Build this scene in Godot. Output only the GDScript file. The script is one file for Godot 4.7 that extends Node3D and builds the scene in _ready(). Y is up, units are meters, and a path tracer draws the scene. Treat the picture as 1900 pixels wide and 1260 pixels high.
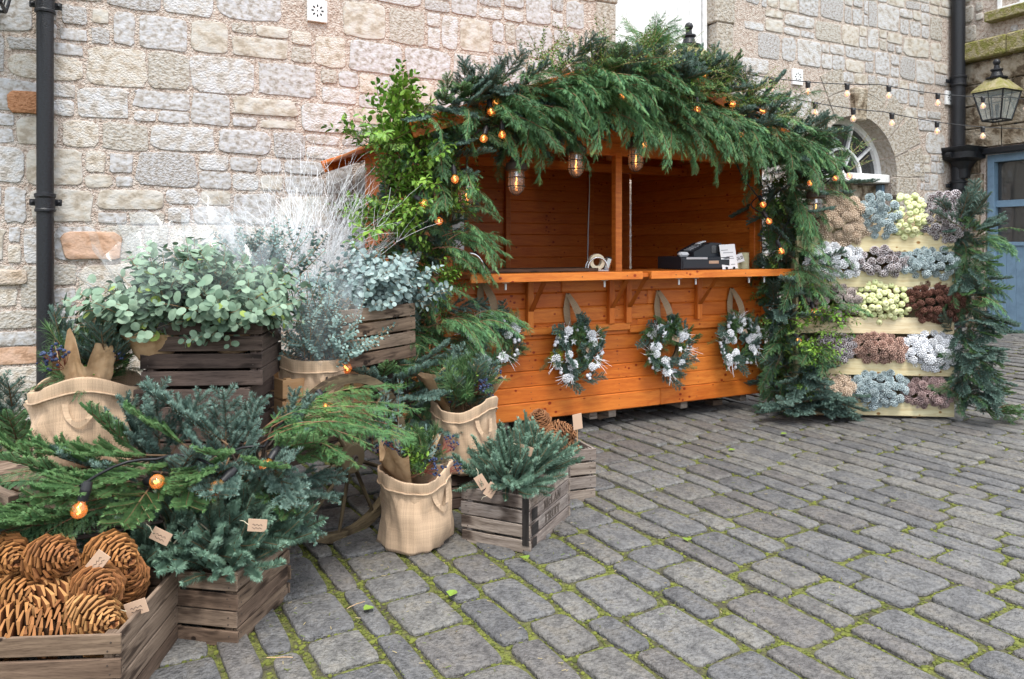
extends Node3D
# A winter greenery stall in a cobbled stone courtyard. Units are metres, y is up, the long wall runs along x.

var rng := RandomNumberGenerator.new()
var noise := FastNoiseLite.new()
var M := {}          # materials
var P := {}          # branch prototypes: kind -> [mesh, mesh, ...]
var box_cache := {}
var names := {}


class MB:                                   # collects triangles, commits one ArrayMesh
	var v := PackedVector3Array()
	var n := PackedVector3Array()
	var c := PackedColorArray()
	var u := PackedVector2Array()

	func tri(a: Vector3, b: Vector3, d: Vector3, col: Color, ua := Vector2.ZERO, ub := Vector2.ZERO, ud := Vector2.ZERO) -> void:
		var nn := (b - a).cross(d - a).normalized()
		v.append(a); v.append(d); v.append(b)
		n.append(nn); n.append(nn); n.append(nn)
		c.append(col); c.append(col); c.append(col)
		u.append(ua); u.append(ud); u.append(ub)

	func tri_n(a: Vector3, b: Vector3, d: Vector3, na: Vector3, nb: Vector3, nd: Vector3, col: Color, ua := Vector2.ZERO, ub := Vector2.ZERO, ud := Vector2.ZERO) -> void:
		v.append(a); v.append(d); v.append(b)
		n.append(na); n.append(nd); n.append(nb)
		c.append(col); c.append(col); c.append(col)
		u.append(ua); u.append(ud); u.append(ub)

	func quad(a: Vector3, b: Vector3, d: Vector3, e: Vector3, col: Color) -> void:
		tri(a, b, d, col)
		tri(a, d, e, col)

	func face(pts: Array, mid: Vector3, col: Color, off: Vector2) -> void:   # convex face, turned away from mid
		var nn: Vector3 = (pts[1] - pts[0]).cross(pts[2] - pts[0])
		if nn.dot(pts[0] + pts[2] - 2.0 * mid) < 0.0:
			pts.reverse()
			nn = -nn
		var uv := []
		var an := nn.abs()
		for p in pts:
			var q: Vector3 = p
			if an.y >= an.x and an.y >= an.z: uv.append(Vector2(q.x, q.z * 4.0) + off)
			elif an.z >= an.x: uv.append(Vector2(q.x, q.y * 4.0 + 0.37) + off)
			else: uv.append(Vector2(q.z * 0.3, q.y * 4.0 + 0.11) + off)
		for k in range(1, pts.size() - 1):
			tri(pts[0], pts[k], pts[k + 1], col, uv[0], uv[k], uv[k + 1])

	func box(s: Vector3, b: float, col := Color.WHITE, mid := Vector3.ZERO, off := Vector2.ZERO, turn := Basis.IDENTITY) -> void:
		var h := s * 0.5
		b = minf(b, minf(h.x, minf(h.y, h.z)) * 0.9)
		var first := v.size()
		var px := {}; var py := {}; var pz := {}
		for i in 8:
			var g := Vector3(1 if i & 1 else -1, 1 if i & 2 else -1, 1 if i & 4 else -1)
			px[i] = Vector3(g.x * h.x, g.y * (h.y - b), g.z * (h.z - b))
			py[i] = Vector3(g.x * (h.x - b), g.y * h.y, g.z * (h.z - b))
			pz[i] = Vector3(g.x * (h.x - b), g.y * (h.y - b), g.z * h.z)
			face([px[i], py[i], pz[i]], Vector3.ZERO, col, off)
		for s0 in [0, 1]:
			face([px[s0], px[s0 | 2], px[s0 | 6], px[s0 | 4]], Vector3.ZERO, col, off)
			face([py[s0 * 2], py[s0 * 2 | 1], py[s0 * 2 | 5], py[s0 * 2 | 4]], Vector3.ZERO, col, off)
			face([pz[s0 * 4], pz[s0 * 4 | 1], pz[s0 * 4 | 3], pz[s0 * 4 | 2]], Vector3.ZERO, col, off)
			for s1 in [0, 1]:
				var k: int = s0 | s1 * 2
				face([px[k], px[k | 4], py[k | 4], py[k]], Vector3.ZERO, col, off)
				k = s0 | s1 * 4
				face([px[k], px[k | 2], pz[k | 2], pz[k]], Vector3.ZERO, col, off)
				k = s0 * 2 | s1 * 4
				face([py[k], py[k | 1], pz[k | 1], pz[k]], Vector3.ZERO, col, off)
		if mid != Vector3.ZERO or turn != Basis.IDENTITY:
			for i in range(first, v.size()):
				v[i] = turn * v[i] + mid
				n[i] = turn * n[i]

	func tube(pts: Array, r0: float, r1: float, sides: int, col: Color, caps := true) -> void:
		var m := pts.size()
		var rings := []
		var dirs := []
		var side := Vector3.ZERO
		var along := 0.0
		var ls := []
		for i in m:
			var d: Vector3 = (pts[mini(i + 1, m - 1)] - pts[maxi(i - 1, 0)]).normalized()
			if i == 0:
				side = d.cross(Vector3.UP if absf(d.y) < 0.9 else Vector3.RIGHT).normalized()
			else:
				side = (side - d * side.dot(d)).normalized()
				along += pts[i].distance_to(pts[i - 1])
			ls.append(along)
			var up := d.cross(side)
			var r := lerpf(r0, r1, float(i) / maxf(1.0, m - 1))
			var ring := []
			for k in sides:
				var a := TAU * k / sides
				ring.append(side * cos(a) + up * sin(a))
			rings.append([ring, r])
			dirs.append(d)
		for i in m - 1:
			for k in sides:
				var k2 := (k + 1) % sides
				var na: Vector3 = rings[i][0][k]; var nb: Vector3 = rings[i][0][k2]
				var nc: Vector3 = rings[i + 1][0][k2]; var nd: Vector3 = rings[i + 1][0][k]
				var a: Vector3 = pts[i] + na * rings[i][1]; var b: Vector3 = pts[i] + nb * rings[i][1]
				var d: Vector3 = pts[i + 1] + nc * rings[i + 1][1]; var e: Vector3 = pts[i + 1] + nd * rings[i + 1][1]
				var u0 := Vector2(ls[i], float(k) / sides); var u1 := Vector2(ls[i], float(k + 1) / sides)
				var u2 := Vector2(ls[i + 1], float(k + 1) / sides); var u3 := Vector2(ls[i + 1], float(k) / sides)
				tri_n(a, b, d, na, nb, nc, col, u0, u1, u2)
				tri_n(a, d, e, na, nc, nd, col, u0, u2, u3)
		if caps:
			for k in range(1, sides - 1):
				tri(pts[0] + rings[0][0][0] * rings[0][1], pts[0] + rings[0][0][k + 1] * rings[0][1], pts[0] + rings[0][0][k] * rings[0][1], col)
				var z := m - 1
				tri(pts[z] + rings[z][0][0] * rings[z][1], pts[z] + rings[z][0][k] * rings[z][1], pts[z] + rings[z][0][k + 1] * rings[z][1], col)

	func lathe(prof: Array, sides: int, col := Color.WHITE, at := Vector3.ZERO, turn := Basis.IDENTITY, smooth := false) -> void:   # prof: Vector2(radius, y), from the top down or the bottom up
		var m := prof.size()
		var nrm := []
		if prof[m - 1].y < prof[0].y:
			prof = prof.duplicate()
			prof.reverse()
		for i in m - 1:
			var e: Vector2 = prof[i + 1] - prof[i]
			nrm.append(Vector2(e.y, -e.x).normalized())
		for i in m - 1:
			var n0: Vector2 = nrm[i]; var n1: Vector2 = nrm[i]
			if smooth:
				if i > 0: n0 = (nrm[i] + nrm[i - 1]).normalized()
				if i < m - 2: n1 = (nrm[i] + nrm[i + 1]).normalized()
			for k in sides:
				var a0 := TAU * k / sides; var a1 := TAU * (k + 1) / sides
				var c0 := Vector3(cos(a0), 0, sin(a0)); var c1 := Vector3(cos(a1), 0, sin(a1))
				var p: Vector2 = prof[i]; var q: Vector2 = prof[i + 1]
				var A := at + turn * (c0 * p.x + Vector3.UP * p.y); var B := at + turn * (c1 * p.x + Vector3.UP * p.y)
				var C := at + turn * (c1 * q.x + Vector3.UP * q.y); var D := at + turn * (c0 * q.x + Vector3.UP * q.y)
				var nA := turn * (c0 * n0.x + Vector3.UP * n0.y); var nB := turn * (c1 * n0.x + Vector3.UP * n0.y)
				var nC := turn * (c1 * n1.x + Vector3.UP * n1.y); var nD := turn * (c0 * n1.x + Vector3.UP * n1.y)
				if p.x > 1e-5: tri_n(A, C, B, nA, nC, nB, col)
				if q.x > 1e-5: tri_n(A, D, C, nA, nD, nC, col)

	func needle(p: Vector3, d: Vector3, side: Vector3, l: float, w: float, col: Color) -> void:
		var mid := p + d * (l * 0.45)
		var nn := side.cross(d).normalized()
		var tip := p + d * l
		tri_n(p, mid + side * w, tip, nn, nn, nn, col)
		tri_n(p, tip, mid - side * w, nn, nn, nn, col)

	func leaf(p: Vector3, d: Vector3, up: Vector3, l: float, w: float, col: Color, fold := 0.25, curl := 0.2, widest := 0.4) -> void:
		var side := d.cross(up).normalized()
		up = side.cross(d).normalized()
		var mids := []; var ls := []; var rs := []
		for t in [0.0, widest, 0.78, 1.0]:
			var wd: float = w * (0.0 if t == 0.0 or t == 1.0 else 1.0 if t == widest else 0.62)
			var q: Vector3 = p + d * (l * t) - up * (l * curl * t * t)
			mids.append(q)
			ls.append(q + side * wd + up * (wd * fold))
			rs.append(q - side * wd + up * (wd * fold))
		tri(mids[0], ls[1], mids[1], col); tri(mids[0], mids[1], rs[1], col)
		quad(mids[1], ls[1], ls[2], mids[2], col); quad(rs[1], mids[1], mids[2], rs[2], col)
		tri(mids[2], ls[2], mids[3], col); tri(rs[2], mids[2], mids[3], col)

	func disc(p: Vector3, d: Vector3, up: Vector3, l: float, w: float, col: Color, cup := 0.15) -> void:   # a roundish leaf
		var side := d.cross(up).normalized()
		up = side.cross(d).normalized()
		var m := p + d * (l * 0.5)
		var pts := []
		for k in 9:
			var a := TAU * k / 9 + PI
			pts.append(m + d * (cos(a) * l * 0.5) + side * (sin(a) * w * 0.5) + up * (cup * w * absf(sin(a)) - 0.12 * l * (cos(a) + 1.0) * 0.5))
		for k in 9:
			tri(m, pts[(k + 1) % 9], pts[k], col)

	func mesh() -> ArrayMesh:
		var arr := []
		arr.resize(Mesh.ARRAY_MAX)
		arr[Mesh.ARRAY_VERTEX] = v; arr[Mesh.ARRAY_NORMAL] = n; arr[Mesh.ARRAY_COLOR] = c; arr[Mesh.ARRAY_TEX_UV] = u
		var m := ArrayMesh.new()
		m.add_surface_from_arrays(Mesh.PRIMITIVE_TRIANGLES, arr)
		return m


# ---------------------------------------------------------------- helpers
func rnd(a: float, b: float) -> float:
	return rng.randf_range(a, b)


func numbered(called: String) -> String:
	names[called] = names.get(called, -1) + 1
	return called if names[called] == 0 else "%s_%03d" % [called, names[called]]


func tag(o: Node, label: String, category: String, group := "", kind := "") -> Node:
	if label: o.set_meta("label", label)
	if category: o.set_meta("category", category)
	if group: o.set_meta("group", group)
	if kind: o.set_meta("kind", kind)
	return o


func thing(called: String, label: String, category: String, at := Vector3.ZERO, turn := 0.0, group := "") -> Node3D:
	var o := Node3D.new()
	o.name = numbered(called)
	add_child(o)
	o.position = at
	o.rotation.y = turn
	tag(o, label, category, group)
	return o


func part(parent: Node, called: String, mesh: Mesh, mat: Material, xf := Transform3D.IDENTITY) -> MeshInstance3D:
	var o := MeshInstance3D.new()
	o.name = numbered(called) if parent == self else called
	o.mesh = mesh
	o.material_override = mat
	o.transform = xf
	parent.add_child(o, true)
	return o


func at3(x: float, y: float, z: float, b := Basis.IDENTITY) -> Transform3D:
	return Transform3D(b, Vector3(x, y, z))


func turn3(yaw: float, pitch := 0.0, roll := 0.0) -> Basis:      # degrees; +x is the axis of a branch, pitch lifts it
	return Basis(Vector3.UP, deg_to_rad(yaw)) * Basis(Vector3.BACK, deg_to_rad(pitch)) * Basis(Vector3.RIGHT, deg_to_rad(roll))


func plank_mesh(s: Vector3, bevel := 0.003, variants := 4) -> ArrayMesh:
	var key := "%.3f %.3f %.3f %d" % [s.x, s.y, s.z, rng.randi() % variants]
	if not box_cache.has(key):
		var mb := MB.new()
		mb.box(s, bevel, Color.WHITE, Vector3.ZERO, Vector2(rng.randf(), rng.randf()))
		box_cache[key] = mb.mesh()
	return box_cache[key]


func plank(parent: Node, called: String, s: Vector3, mid: Vector3, mat: Material, b := Basis.IDENTITY, bevel := 0.003) -> MeshInstance3D:
	return part(parent, called, plank_mesh(s, bevel), mat, Transform3D(b, mid))


func rod(pts: Array, r: float, sides := 6, r1 := -1.0) -> ArrayMesh:
	var mb := MB.new()
	mb.tube(pts, r, r if r1 < 0 else r1, sides, Color.WHITE)
	return mb.mesh()


func curve(p: Vector3, d: Vector3, l: float, n: int, bend: Vector3, wob := 0.0) -> Array:
	var pts := [p]
	d = d.normalized()
	for i in n:
		d = (d + bend / n + Vector3(rnd(-wob, wob), rnd(-wob, wob), rnd(-wob, wob))).normalized()
		p += d * (l / n)
		pts.append(p)
	return pts


func multi(parent: Node, called: String, mesh: Mesh, mat: Material, xfs: Array, cols := []) -> MultiMeshInstance3D:
	var mm := MultiMesh.new()
	mm.transform_format = MultiMesh.TRANSFORM_3D
	mm.use_colors = not cols.is_empty()
	mm.mesh = mesh
	mm.instance_count = xfs.size()
	for i in xfs.size():
		mm.set_instance_transform(i, xfs[i])
		if cols: mm.set_instance_color(i, cols[i])
	var o := MultiMeshInstance3D.new()
	o.name = numbered(called) if parent == self else called
	o.multimesh = mm
	o.material_override = mat
	o.set_meta("kind", "stuff")
	parent.add_child(o, true)
	return o


# ---------------------------------------------------------------- materials
func lin(r: float, g: float, b: float) -> Color:
	return Color(r, g, b).linear_to_srgb()


func ramp(stops: Array) -> Gradient:
	var g := Gradient.new()
	var o := PackedFloat32Array(); var c := PackedColorArray()
	for s in stops:
		o.append(s[0]); c.append(s[1])
	g.offsets = o; g.colors = c
	return g


func noise_tex(sd: int, freq: float, oct: int, stops: Array, size := 512, normal := 0.0, kind := FastNoiseLite.TYPE_SIMPLEX_SMOOTH) -> NoiseTexture2D:
	var f := FastNoiseLite.new()
	f.seed = sd; f.frequency = freq; f.fractal_octaves = oct; f.noise_type = kind
	f.fractal_gain = 0.6
	var t := NoiseTexture2D.new()
	t.width = size; t.height = size; t.seamless = true; t.noise = f
	if normal > 0.0:
		t.as_normal_map = true; t.bump_strength = normal
	elif stops:
		t.color_ramp = ramp(stops)
	return t


func mat(col: Color, rough := 0.7, tex: Texture2D = null, tri := 0.0, bump: Texture2D = null, bump_cm := 0.0) -> StandardMaterial3D:
	var m := StandardMaterial3D.new()
	m.albedo_color = col
	m.roughness = rough
	m.metallic_specular = 0.4
	if tex: m.albedo_texture = tex
	if tri > 0.0:
		m.uv1_triplanar = true; m.uv1_world_triplanar = true; m.uv1_scale = Vector3.ONE * tri
	if bump:
		m.heightmap_enabled = true; m.heightmap_texture = bump; m.heightmap_scale = bump_cm
	return m


func leafy(rough := 0.5, back := 0.0) -> StandardMaterial3D:
	var m := StandardMaterial3D.new()
	m.vertex_color_use_as_albedo = true
	m.roughness = rough
	m.metallic_specular = 0.35
	if back > 0.0:
		m.backlight_enabled = true; m.backlight = Color(back * 0.6, back, back * 0.3)
	return m


func wood_image(sd: int, contrast: float, knots: int, dark: Color, stain: float) -> ImageTexture:
	var w := 1024; var h := 256
	var f := FastNoiseLite.new()
	f.seed = sd; f.frequency = 1.0; f.fractal_octaves = 3
	var r := RandomNumberGenerator.new(); r.seed = sd
	var ks := []
	for k in knots:
		ks.append(Vector3(r.randf_range(0.05, 0.95), r.randf_range(0.1, 0.9), r.randf_range(0.006, 0.014)))
	var data := PackedByteArray()
	data.resize(w * h * 3)
	var at := 0
	for y in h:
		var yy := y / float(h)
		var cy := cos(yy * TAU) * 0.04; var sy := sin(yy * TAU) * 0.04
		for x in w:
			var xx := x / float(w)
			var kn := 0.0; var shift := 0.0
			for k in ks:
				var dx: float = xx - k.x; var dy: float = (yy - k.y) * 0.25
				var q: float = dx * dx * 0.3 + dy * dy
				if q < 0.004:
					shift += dy * exp(-q / (k.z * k.z * 5.0)) * 1.4
					kn = maxf(kn, 1.0 - smoothstep(k.z * 0.6, k.z, sqrt(dx * dx * 0.6 + dy * dy)))
			var a := xx * TAU
			var g := f.get_noise_3d(cos(a) * 0.45 + cy * 40.0, sin(a) * 0.45, sy * 40.0 + shift * 60.0)
			var fine := f.get_noise_3d(cos(a) * 3.0 + cy * 330.0, sin(a) * 3.0, sy * 330.0 + shift * 100.0)
			var st := smoothstep(0.15, 0.6, f.get_noise_3d(cos(a) * 0.7 + 9.0, sin(a) * 0.7, cy * 25.0)) * stain
			var t := clampf((g * 0.5 + 0.35) * contrast + maxf(fine, 0.0) * contrast * 0.7 + kn * 0.75 + st, 0.0, 1.0)
			var col := Color.WHITE.lerp(dark, t)
			data[at] = int(col.r * 255.0); data[at + 1] = int(col.g * 255.0); data[at + 2] = int(col.b * 255.0)
			at += 3
	return ImageTexture.create_from_image(Image.create_from_data(w, h, false, Image.FORMAT_RGB8, data))


func weave_image() -> ImageTexture:
	var s := 256
	var im := Image.create(s, s, false, Image.FORMAT_RGB8)
	var r := RandomNumberGenerator.new(); r.seed = 5
	var wa := []; var we := []
	for i in 32:
		wa.append(r.randf_range(0.86, 1.0)); we.append(r.randf_range(0.86, 1.0))
	for y in s:
		for x in s:
			var i := x / 8; var j := y / 8
			var over := (i + j) % 2 == 0
			var q := (x % 8 - 3.5) / 4.0 if over else (y % 8 - 3.5) / 4.0
			var b: float = (1.0 - q * q * 0.14) * (wa[i] if over else we[j])
			im.set_pixel(x, y, Color(b, b * 0.98, b * 0.95))
	return ImageTexture.create_from_image(im)


func make_materials() -> void:
	var grey := func(a: float) -> Color: return Color(a, a, a)
	var mott := noise_tex(11, 0.012, 5, [[0.22, Color(0.82, 0.785, 0.735)], [0.42, Color(0.95, 0.925, 0.89)], [0.58, Color(0.97, 0.97, 0.96)], [0.78, Color(1, 1, 1)]])
	var faint := noise_tex(16, 0.012, 4, [[0.25, grey.call(0.93)], [0.6, grey.call(1.0)]])
	var speck := noise_tex(12, 0.03, 4, [[0.2, Color(0.78, 0.74, 0.69)], [0.42, Color(0.94, 0.92, 0.89)], [0.7, Color(1, 1, 1)]])
	var rough_h := noise_tex(13, 0.016, 5, [[0.2, Color.BLACK], [0.8, Color.WHITE]])
	var fine_h := noise_tex(14, 0.05, 4, [[0.2, Color.BLACK], [0.8, Color.WHITE]])
	# wall stones: blue-grey, buff and a few rusty ones
	var tones := [[0.47, 0.475, 0.50], [0.51, 0.51, 0.525], [0.43, 0.43, 0.445], [0.49, 0.47, 0.44], [0.44, 0.425, 0.40], [0.54, 0.51, 0.475], [0.45, 0.455, 0.475], [0.48, 0.41, 0.35], [0.44, 0.22, 0.12], [0.52, 0.35, 0.26]]
	M.stone = []
	for i in tones.size():
		var t: Array = tones[i]
		var m := mat(lin(t[0], t[1], t[2]), 0.92, mott if i % 2 else speck, 1.6 + 0.3 * (i % 3), fine_h if i % 3 else rough_h, 0.45)
		m.uv1_scale = Vector3(1.0, 1.25, 1.0) * (1.0 + 0.3 * (i % 3))
		m.uv1_offset = Vector3(i * 0.31, i * 0.17, i * 0.23)
		M.stone.append(m)
	M.mortar = mat(lin(0.54, 0.485, 0.44), 0.95, noise_tex(21, 0.02, 5, [[0.2, Color(0.80, 0.75, 0.72)], [0.45, Color(0.96, 0.93, 0.91)], [0.7, Color(1, 1, 1)]]), 1.7, fine_h, 1.0)
	M.dressed = mat(lin(0.41, 0.385, 0.35), 0.9, speck, 1.1, fine_h, 0.7)
	M.ashlar = mat(lin(0.36, 0.32, 0.26), 0.9, noise_tex(22, 0.008, 5, [[0.25, Color(0.55, 0.5, 0.45)], [0.45, Color(0.85, 0.82, 0.78)], [0.7, Color(1, 1, 1)]]), 0.9, fine_h, 0.8)
	M.mossy_stone = mat(lin(0.27, 0.24, 0.15), 0.95, noise_tex(23, 0.014, 5, [[0.3, Color(0.80, 0.84, 0.58)], [0.5, Color(0.94, 0.93, 0.82)], [0.7, Color(1, 1, 1)]]), 1.2, fine_h, 0.9)
	# setts
	var st := [[0.190, 0.191, 0.197], [0.212, 0.211, 0.212], [0.160, 0.161, 0.168], [0.198, 0.192, 0.186], [0.228, 0.224, 0.216], [0.180, 0.172, 0.170]]
	var sett_tex := noise_tex(31, 0.026, 6, [[0.2, Color(0.74, 0.74, 0.74)], [0.4, Color(0.89, 0.885, 0.875)], [0.55, Color(0.96, 0.955, 0.945)], [0.78, Color(1, 1, 1)]])
	var patch := noise_tex(32, 0.006, 4, [[0.3, Color(0.86, 0.86, 0.87)], [0.6, Color(1, 1, 1)], [0.8, Color(1, 0.985, 0.96)]])
	M.sett = []
	for i in st.size():
		var t: Array = st[i]
		var m := mat(lin(t[0] * 0.80, t[1] * 0.792, t[2] * 0.775), 0.62, sett_tex, 2.4, fine_h, 0.5)
		m.uv1_offset = Vector3(i * 0.37, 0.0, i * 0.19)
		m.detail_enabled = true; m.detail_albedo = patch; m.detail_blend_mode = BaseMaterial3D.BLEND_MODE_MUL
		M.sett.append(m)
	M.joint = mat(lin(1, 1, 1), 0.98, noise_tex(33, 0.012, 5, [[0.25, lin(0.06, 0.055, 0.035)], [0.42, lin(0.085, 0.085, 0.035)], [0.55, lin(0.105, 0.110, 0.032)], [0.75, lin(0.14, 0.155, 0.036)]]), 1.3, fine_h, 1.0)
	M.moss = leafy(0.95)
	M.earth = mat(lin(0.13, 0.13, 0.135), 0.95, sett_tex, 1.0)
	# wood
	var pine := wood_image(41, 0.42, 9, Color(0.62, 0.36, 0.22), 0.15)
	var worn := wood_image(42, 0.75, 5, Color(0.34, 0.30, 0.28), 0.55)
	var pale := wood_image(43, 0.36, 8, Color(0.62, 0.47, 0.33), 0.10)
	M.orange = []
	for i in 5:
		M.orange.append(mat(lin([0.60, 0.55, 0.66, 0.52, 0.62][i], [0.185, 0.16, 0.215, 0.14, 0.175][i], [0.028, 0.023, 0.036, 0.020, 0.024][i]), 0.42, pine))
	M.crate = []
	for t in [[0.235, 0.165, 0.115], [0.28, 0.205, 0.150], [0.185, 0.125, 0.088]]:
		M.crate.append(mat(lin(t[0], t[1], t[2]), 0.85, worn))
	M.crate_dark = []
	for t in [[0.115, 0.080, 0.066], [0.14, 0.10, 0.083], [0.095, 0.066, 0.055]]:
		M.crate_dark.append(mat(lin(t[0], t[1], t[2]), 0.82, worn))
	M.crate_grey = []
	for t in [[0.33, 0.285, 0.255], [0.38, 0.32, 0.27], [0.30, 0.25, 0.22]]:
		M.crate_grey.append(mat(lin(t[0], t[1], t[2]), 0.88, worn))
	M.crate_light = []
	for t in [[0.46, 0.29, 0.15], [0.42, 0.26, 0.135], [0.38, 0.24, 0.13]]:
		M.crate_light.append(mat(lin(t[0], t[1], t[2]), 0.8, pale))
	M.char = mat(lin(0.035, 0.030, 0.028), 0.9, worn)
	M.pallet = []
	for t in [[0.62, 0.56, 0.36], [0.58, 0.54, 0.35], [0.66, 0.58, 0.40]]:
		M.pallet.append(mat(lin(t[0], t[1], t[2]), 0.8, pale))
	M.wheel = mat(lin(0.17, 0.13, 0.075), 0.9, worn)
	M.board = mat(lin(0.11, 0.055, 0.030), 0.6, worn)
	# metal, glass, paint
	M.iron = mat(lin(0.014, 0.016, 0.021), 0.38, speck, 3.0, fine_h, 0.15)
	M.rust = mat(lin(0.055, 0.040, 0.032), 0.6)
	M.steel = mat(lin(0.6, 0.6, 0.62), 0.22); M.steel.metallic = 1.0
	M.white_paint = mat(lin(0.74, 0.75, 0.76), 0.55, faint, 1.4)
	M.blue_paint = mat(lin(0.16, 0.255, 0.36), 0.5, faint, 1.0)
	M.glass_dark = mat(lin(0.03, 0.032, 0.034), 0.06); M.glass_dark.metallic_specular = 0.7
	M.glass = glass(Color(0.9, 0.95, 0.95, 0.16), 0.04)
	M.film = glass(Color(0.93, 0.97, 1.0, 0.075), 0.14); M.film.metallic_specular = 0.3
	M.jar = glass(Color(0.8, 0.78, 0.78, 0.13), 0.04)
	M.amber = glass(Color(0.80, 0.58, 0.30, 0.30), 0.05)
	M.clear_bulb = glass(Color(1.0, 0.93, 0.86, 0.3), 0.05)
	M.filament = mat(Color(1, 0.7, 0.4), 0.5); M.filament.emission_enabled = true
	M.filament.emission = Color(1.0, 0.68, 0.34); M.filament.emission_energy_multiplier = 1.3
	M.dim_filament = mat(Color(1, 0.6, 0.25), 0.5); M.dim_filament.emission_enabled = true
	M.dim_filament.emission = Color(1.0, 0.62, 0.3); M.dim_filament.emission_energy_multiplier = 1.0
	M.black = mat(lin(0.012, 0.012, 0.014), 0.45)
	M.plastic = mat(lin(0.022, 0.026, 0.034), 0.35)
	M.white_plastic = mat(lin(0.7, 0.7, 0.72), 0.4)
	M.grey_paint = mat(lin(0.42, 0.43, 0.45), 0.5)
	M.ink = mat(lin(0.03, 0.025, 0.025), 0.8)
	M.brand_ink = mat(lin(0.085, 0.065, 0.055), 0.9)
	M.pale_ink = mat(lin(0.25, 0.25, 0.27), 0.8)
	# cloth, paper
	var weave := weave_image()
	M.hessian = mat(lin(0.57, 0.425, 0.305), 0.95, weave)
	M.hessian.rim_enabled = true; M.hessian.rim = 0.2
	M.ribbon = mat(lin(0.36, 0.265, 0.18), 0.95, weave)
	M.kraft = mat(lin(0.50, 0.335, 0.20), 0.7, mott, 3.0)
	M.kraft.backlight_enabled = true; M.kraft.backlight = Color(0.25, 0.17, 0.1)
	M.card = mat(lin(0.45, 0.31, 0.22), 0.8)
	M.paper = mat(lin(0.76, 0.77, 0.79), 0.7)
	M.twine = mat(lin(0.62, 0.55, 0.40), 0.9)
	M.spool = mat(lin(0.50, 0.50, 0.32), 0.6)
	M.needles = leafy(0.55)
	M.broad = leafy(0.38, 0.10)
	M.euc = leafy(0.6, 0.05)
	M.twig = mat(lin(0.80, 0.81, 0.84), 0.7)
	M.cone = leafy(0.75)
	M.berry = mat(lin(0.02, 0.03, 0.07), 0.3)
	M.berry_stem = mat(lin(0.25, 0.07, 0.05), 0.6)


func glass(col: Color, rough: float) -> StandardMaterial3D:
	var m := StandardMaterial3D.new()
	m.transparency = BaseMaterial3D.TRANSPARENCY_ALPHA
	m.albedo_color = col
	m.roughness = rough
	m.metallic_specular = 0.5
	m.cull_mode = BaseMaterial3D.CULL_DISABLED
	return m


# ---------------------------------------------------------------- stones
func pillow(w: float, l: float, h: float, corner: float, rough: float, n := 14) -> ArrayMesh:   # an uneven rounded block, top at about h, its base open
	var pts := PackedVector3Array()
	var outline := []
	var f := rnd(0, 99)
	for k in n:
		var a := TAU * (k + 0.5) / n
		var ca := cos(a); var sa := sin(a)
		var e := 2.0 / corner
		var x := signf(ca) * pow(absf(ca), e); var z := signf(sa) * pow(absf(sa), e)
		var j := 1.0 + rough * rnd(-1.0, 0.5)
		outline.append(Vector2(x * w * 0.5 * j, z * l * 0.5 * (1.0 + rough * rnd(-1.0, 0.5))))
	var rings := [[1.0, 0.0], [0.995, h * 0.62], [0.955, h * 0.95], [0.6, h]]
	for r in rings:
		for k in n:
			var q: Vector2 = outline[k] * r[0]
			var up: float = r[1] + (0.0 if r[1] == 0.0 else h * 0.16 * noise.get_noise_3d(q.x * 90.0 + f, q.y * 90.0, f))
			if r[0] == 0.995: up -= h * 0.1
			pts.append(Vector3(q.x, up, q.y))
	pts.append(Vector3(0, h * (1.0 + 0.25 * noise.get_noise_2d(f, f)), 0))
	var idx := PackedInt32Array()
	for r in 3:
		for k in n:
			var k2 := (k + 1) % n
			idx.append_array([r * n + k, (r + 1) * n + k2, r * n + k2, r * n + k, (r + 1) * n + k, (r + 1) * n + k2])
	for k in n:
		idx.append_array([3 * n + k, 4 * n, 3 * n + (k + 1) % n])
	var nrm := PackedVector3Array()
	nrm.resize(pts.size())
	for t in range(0, idx.size(), 3):
		var a := pts[idx[t]]
		var nn := (pts[idx[t + 1]] - a).cross(pts[idx[t + 2]] - a)
		if nn.y < -1e-9: nn = -nn
		for k in 3: nrm[idx[t + k]] += nn
	for i in nrm.size(): nrm[i] = nrm[i].normalized()
	var rev := PackedInt32Array()
	for t in range(0, idx.size(), 3): rev.append_array([idx[t], idx[t + 2], idx[t + 1]])
	var arr := []
	arr.resize(Mesh.ARRAY_MAX)
	arr[Mesh.ARRAY_VERTEX] = pts; arr[Mesh.ARRAY_NORMAL] = nrm; arr[Mesh.ARRAY_INDEX] = rev
	var m := ArrayMesh.new()
	m.add_surface_from_arrays(Mesh.PRIMITIVE_TRIANGLES, arr)
	return m


func joined(list: Array) -> ArrayMesh:        # [mesh, transform] pairs in one mesh
	var st := SurfaceTool.new()
	st.begin(Mesh.PRIMITIVE_TRIANGLES)
	for e in list: st.append_from(e[0], 0, e[1])
	return st.commit()


const EYE := Vector3(0, 1.3, 0)
const WALL_Z := -6.6


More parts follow.
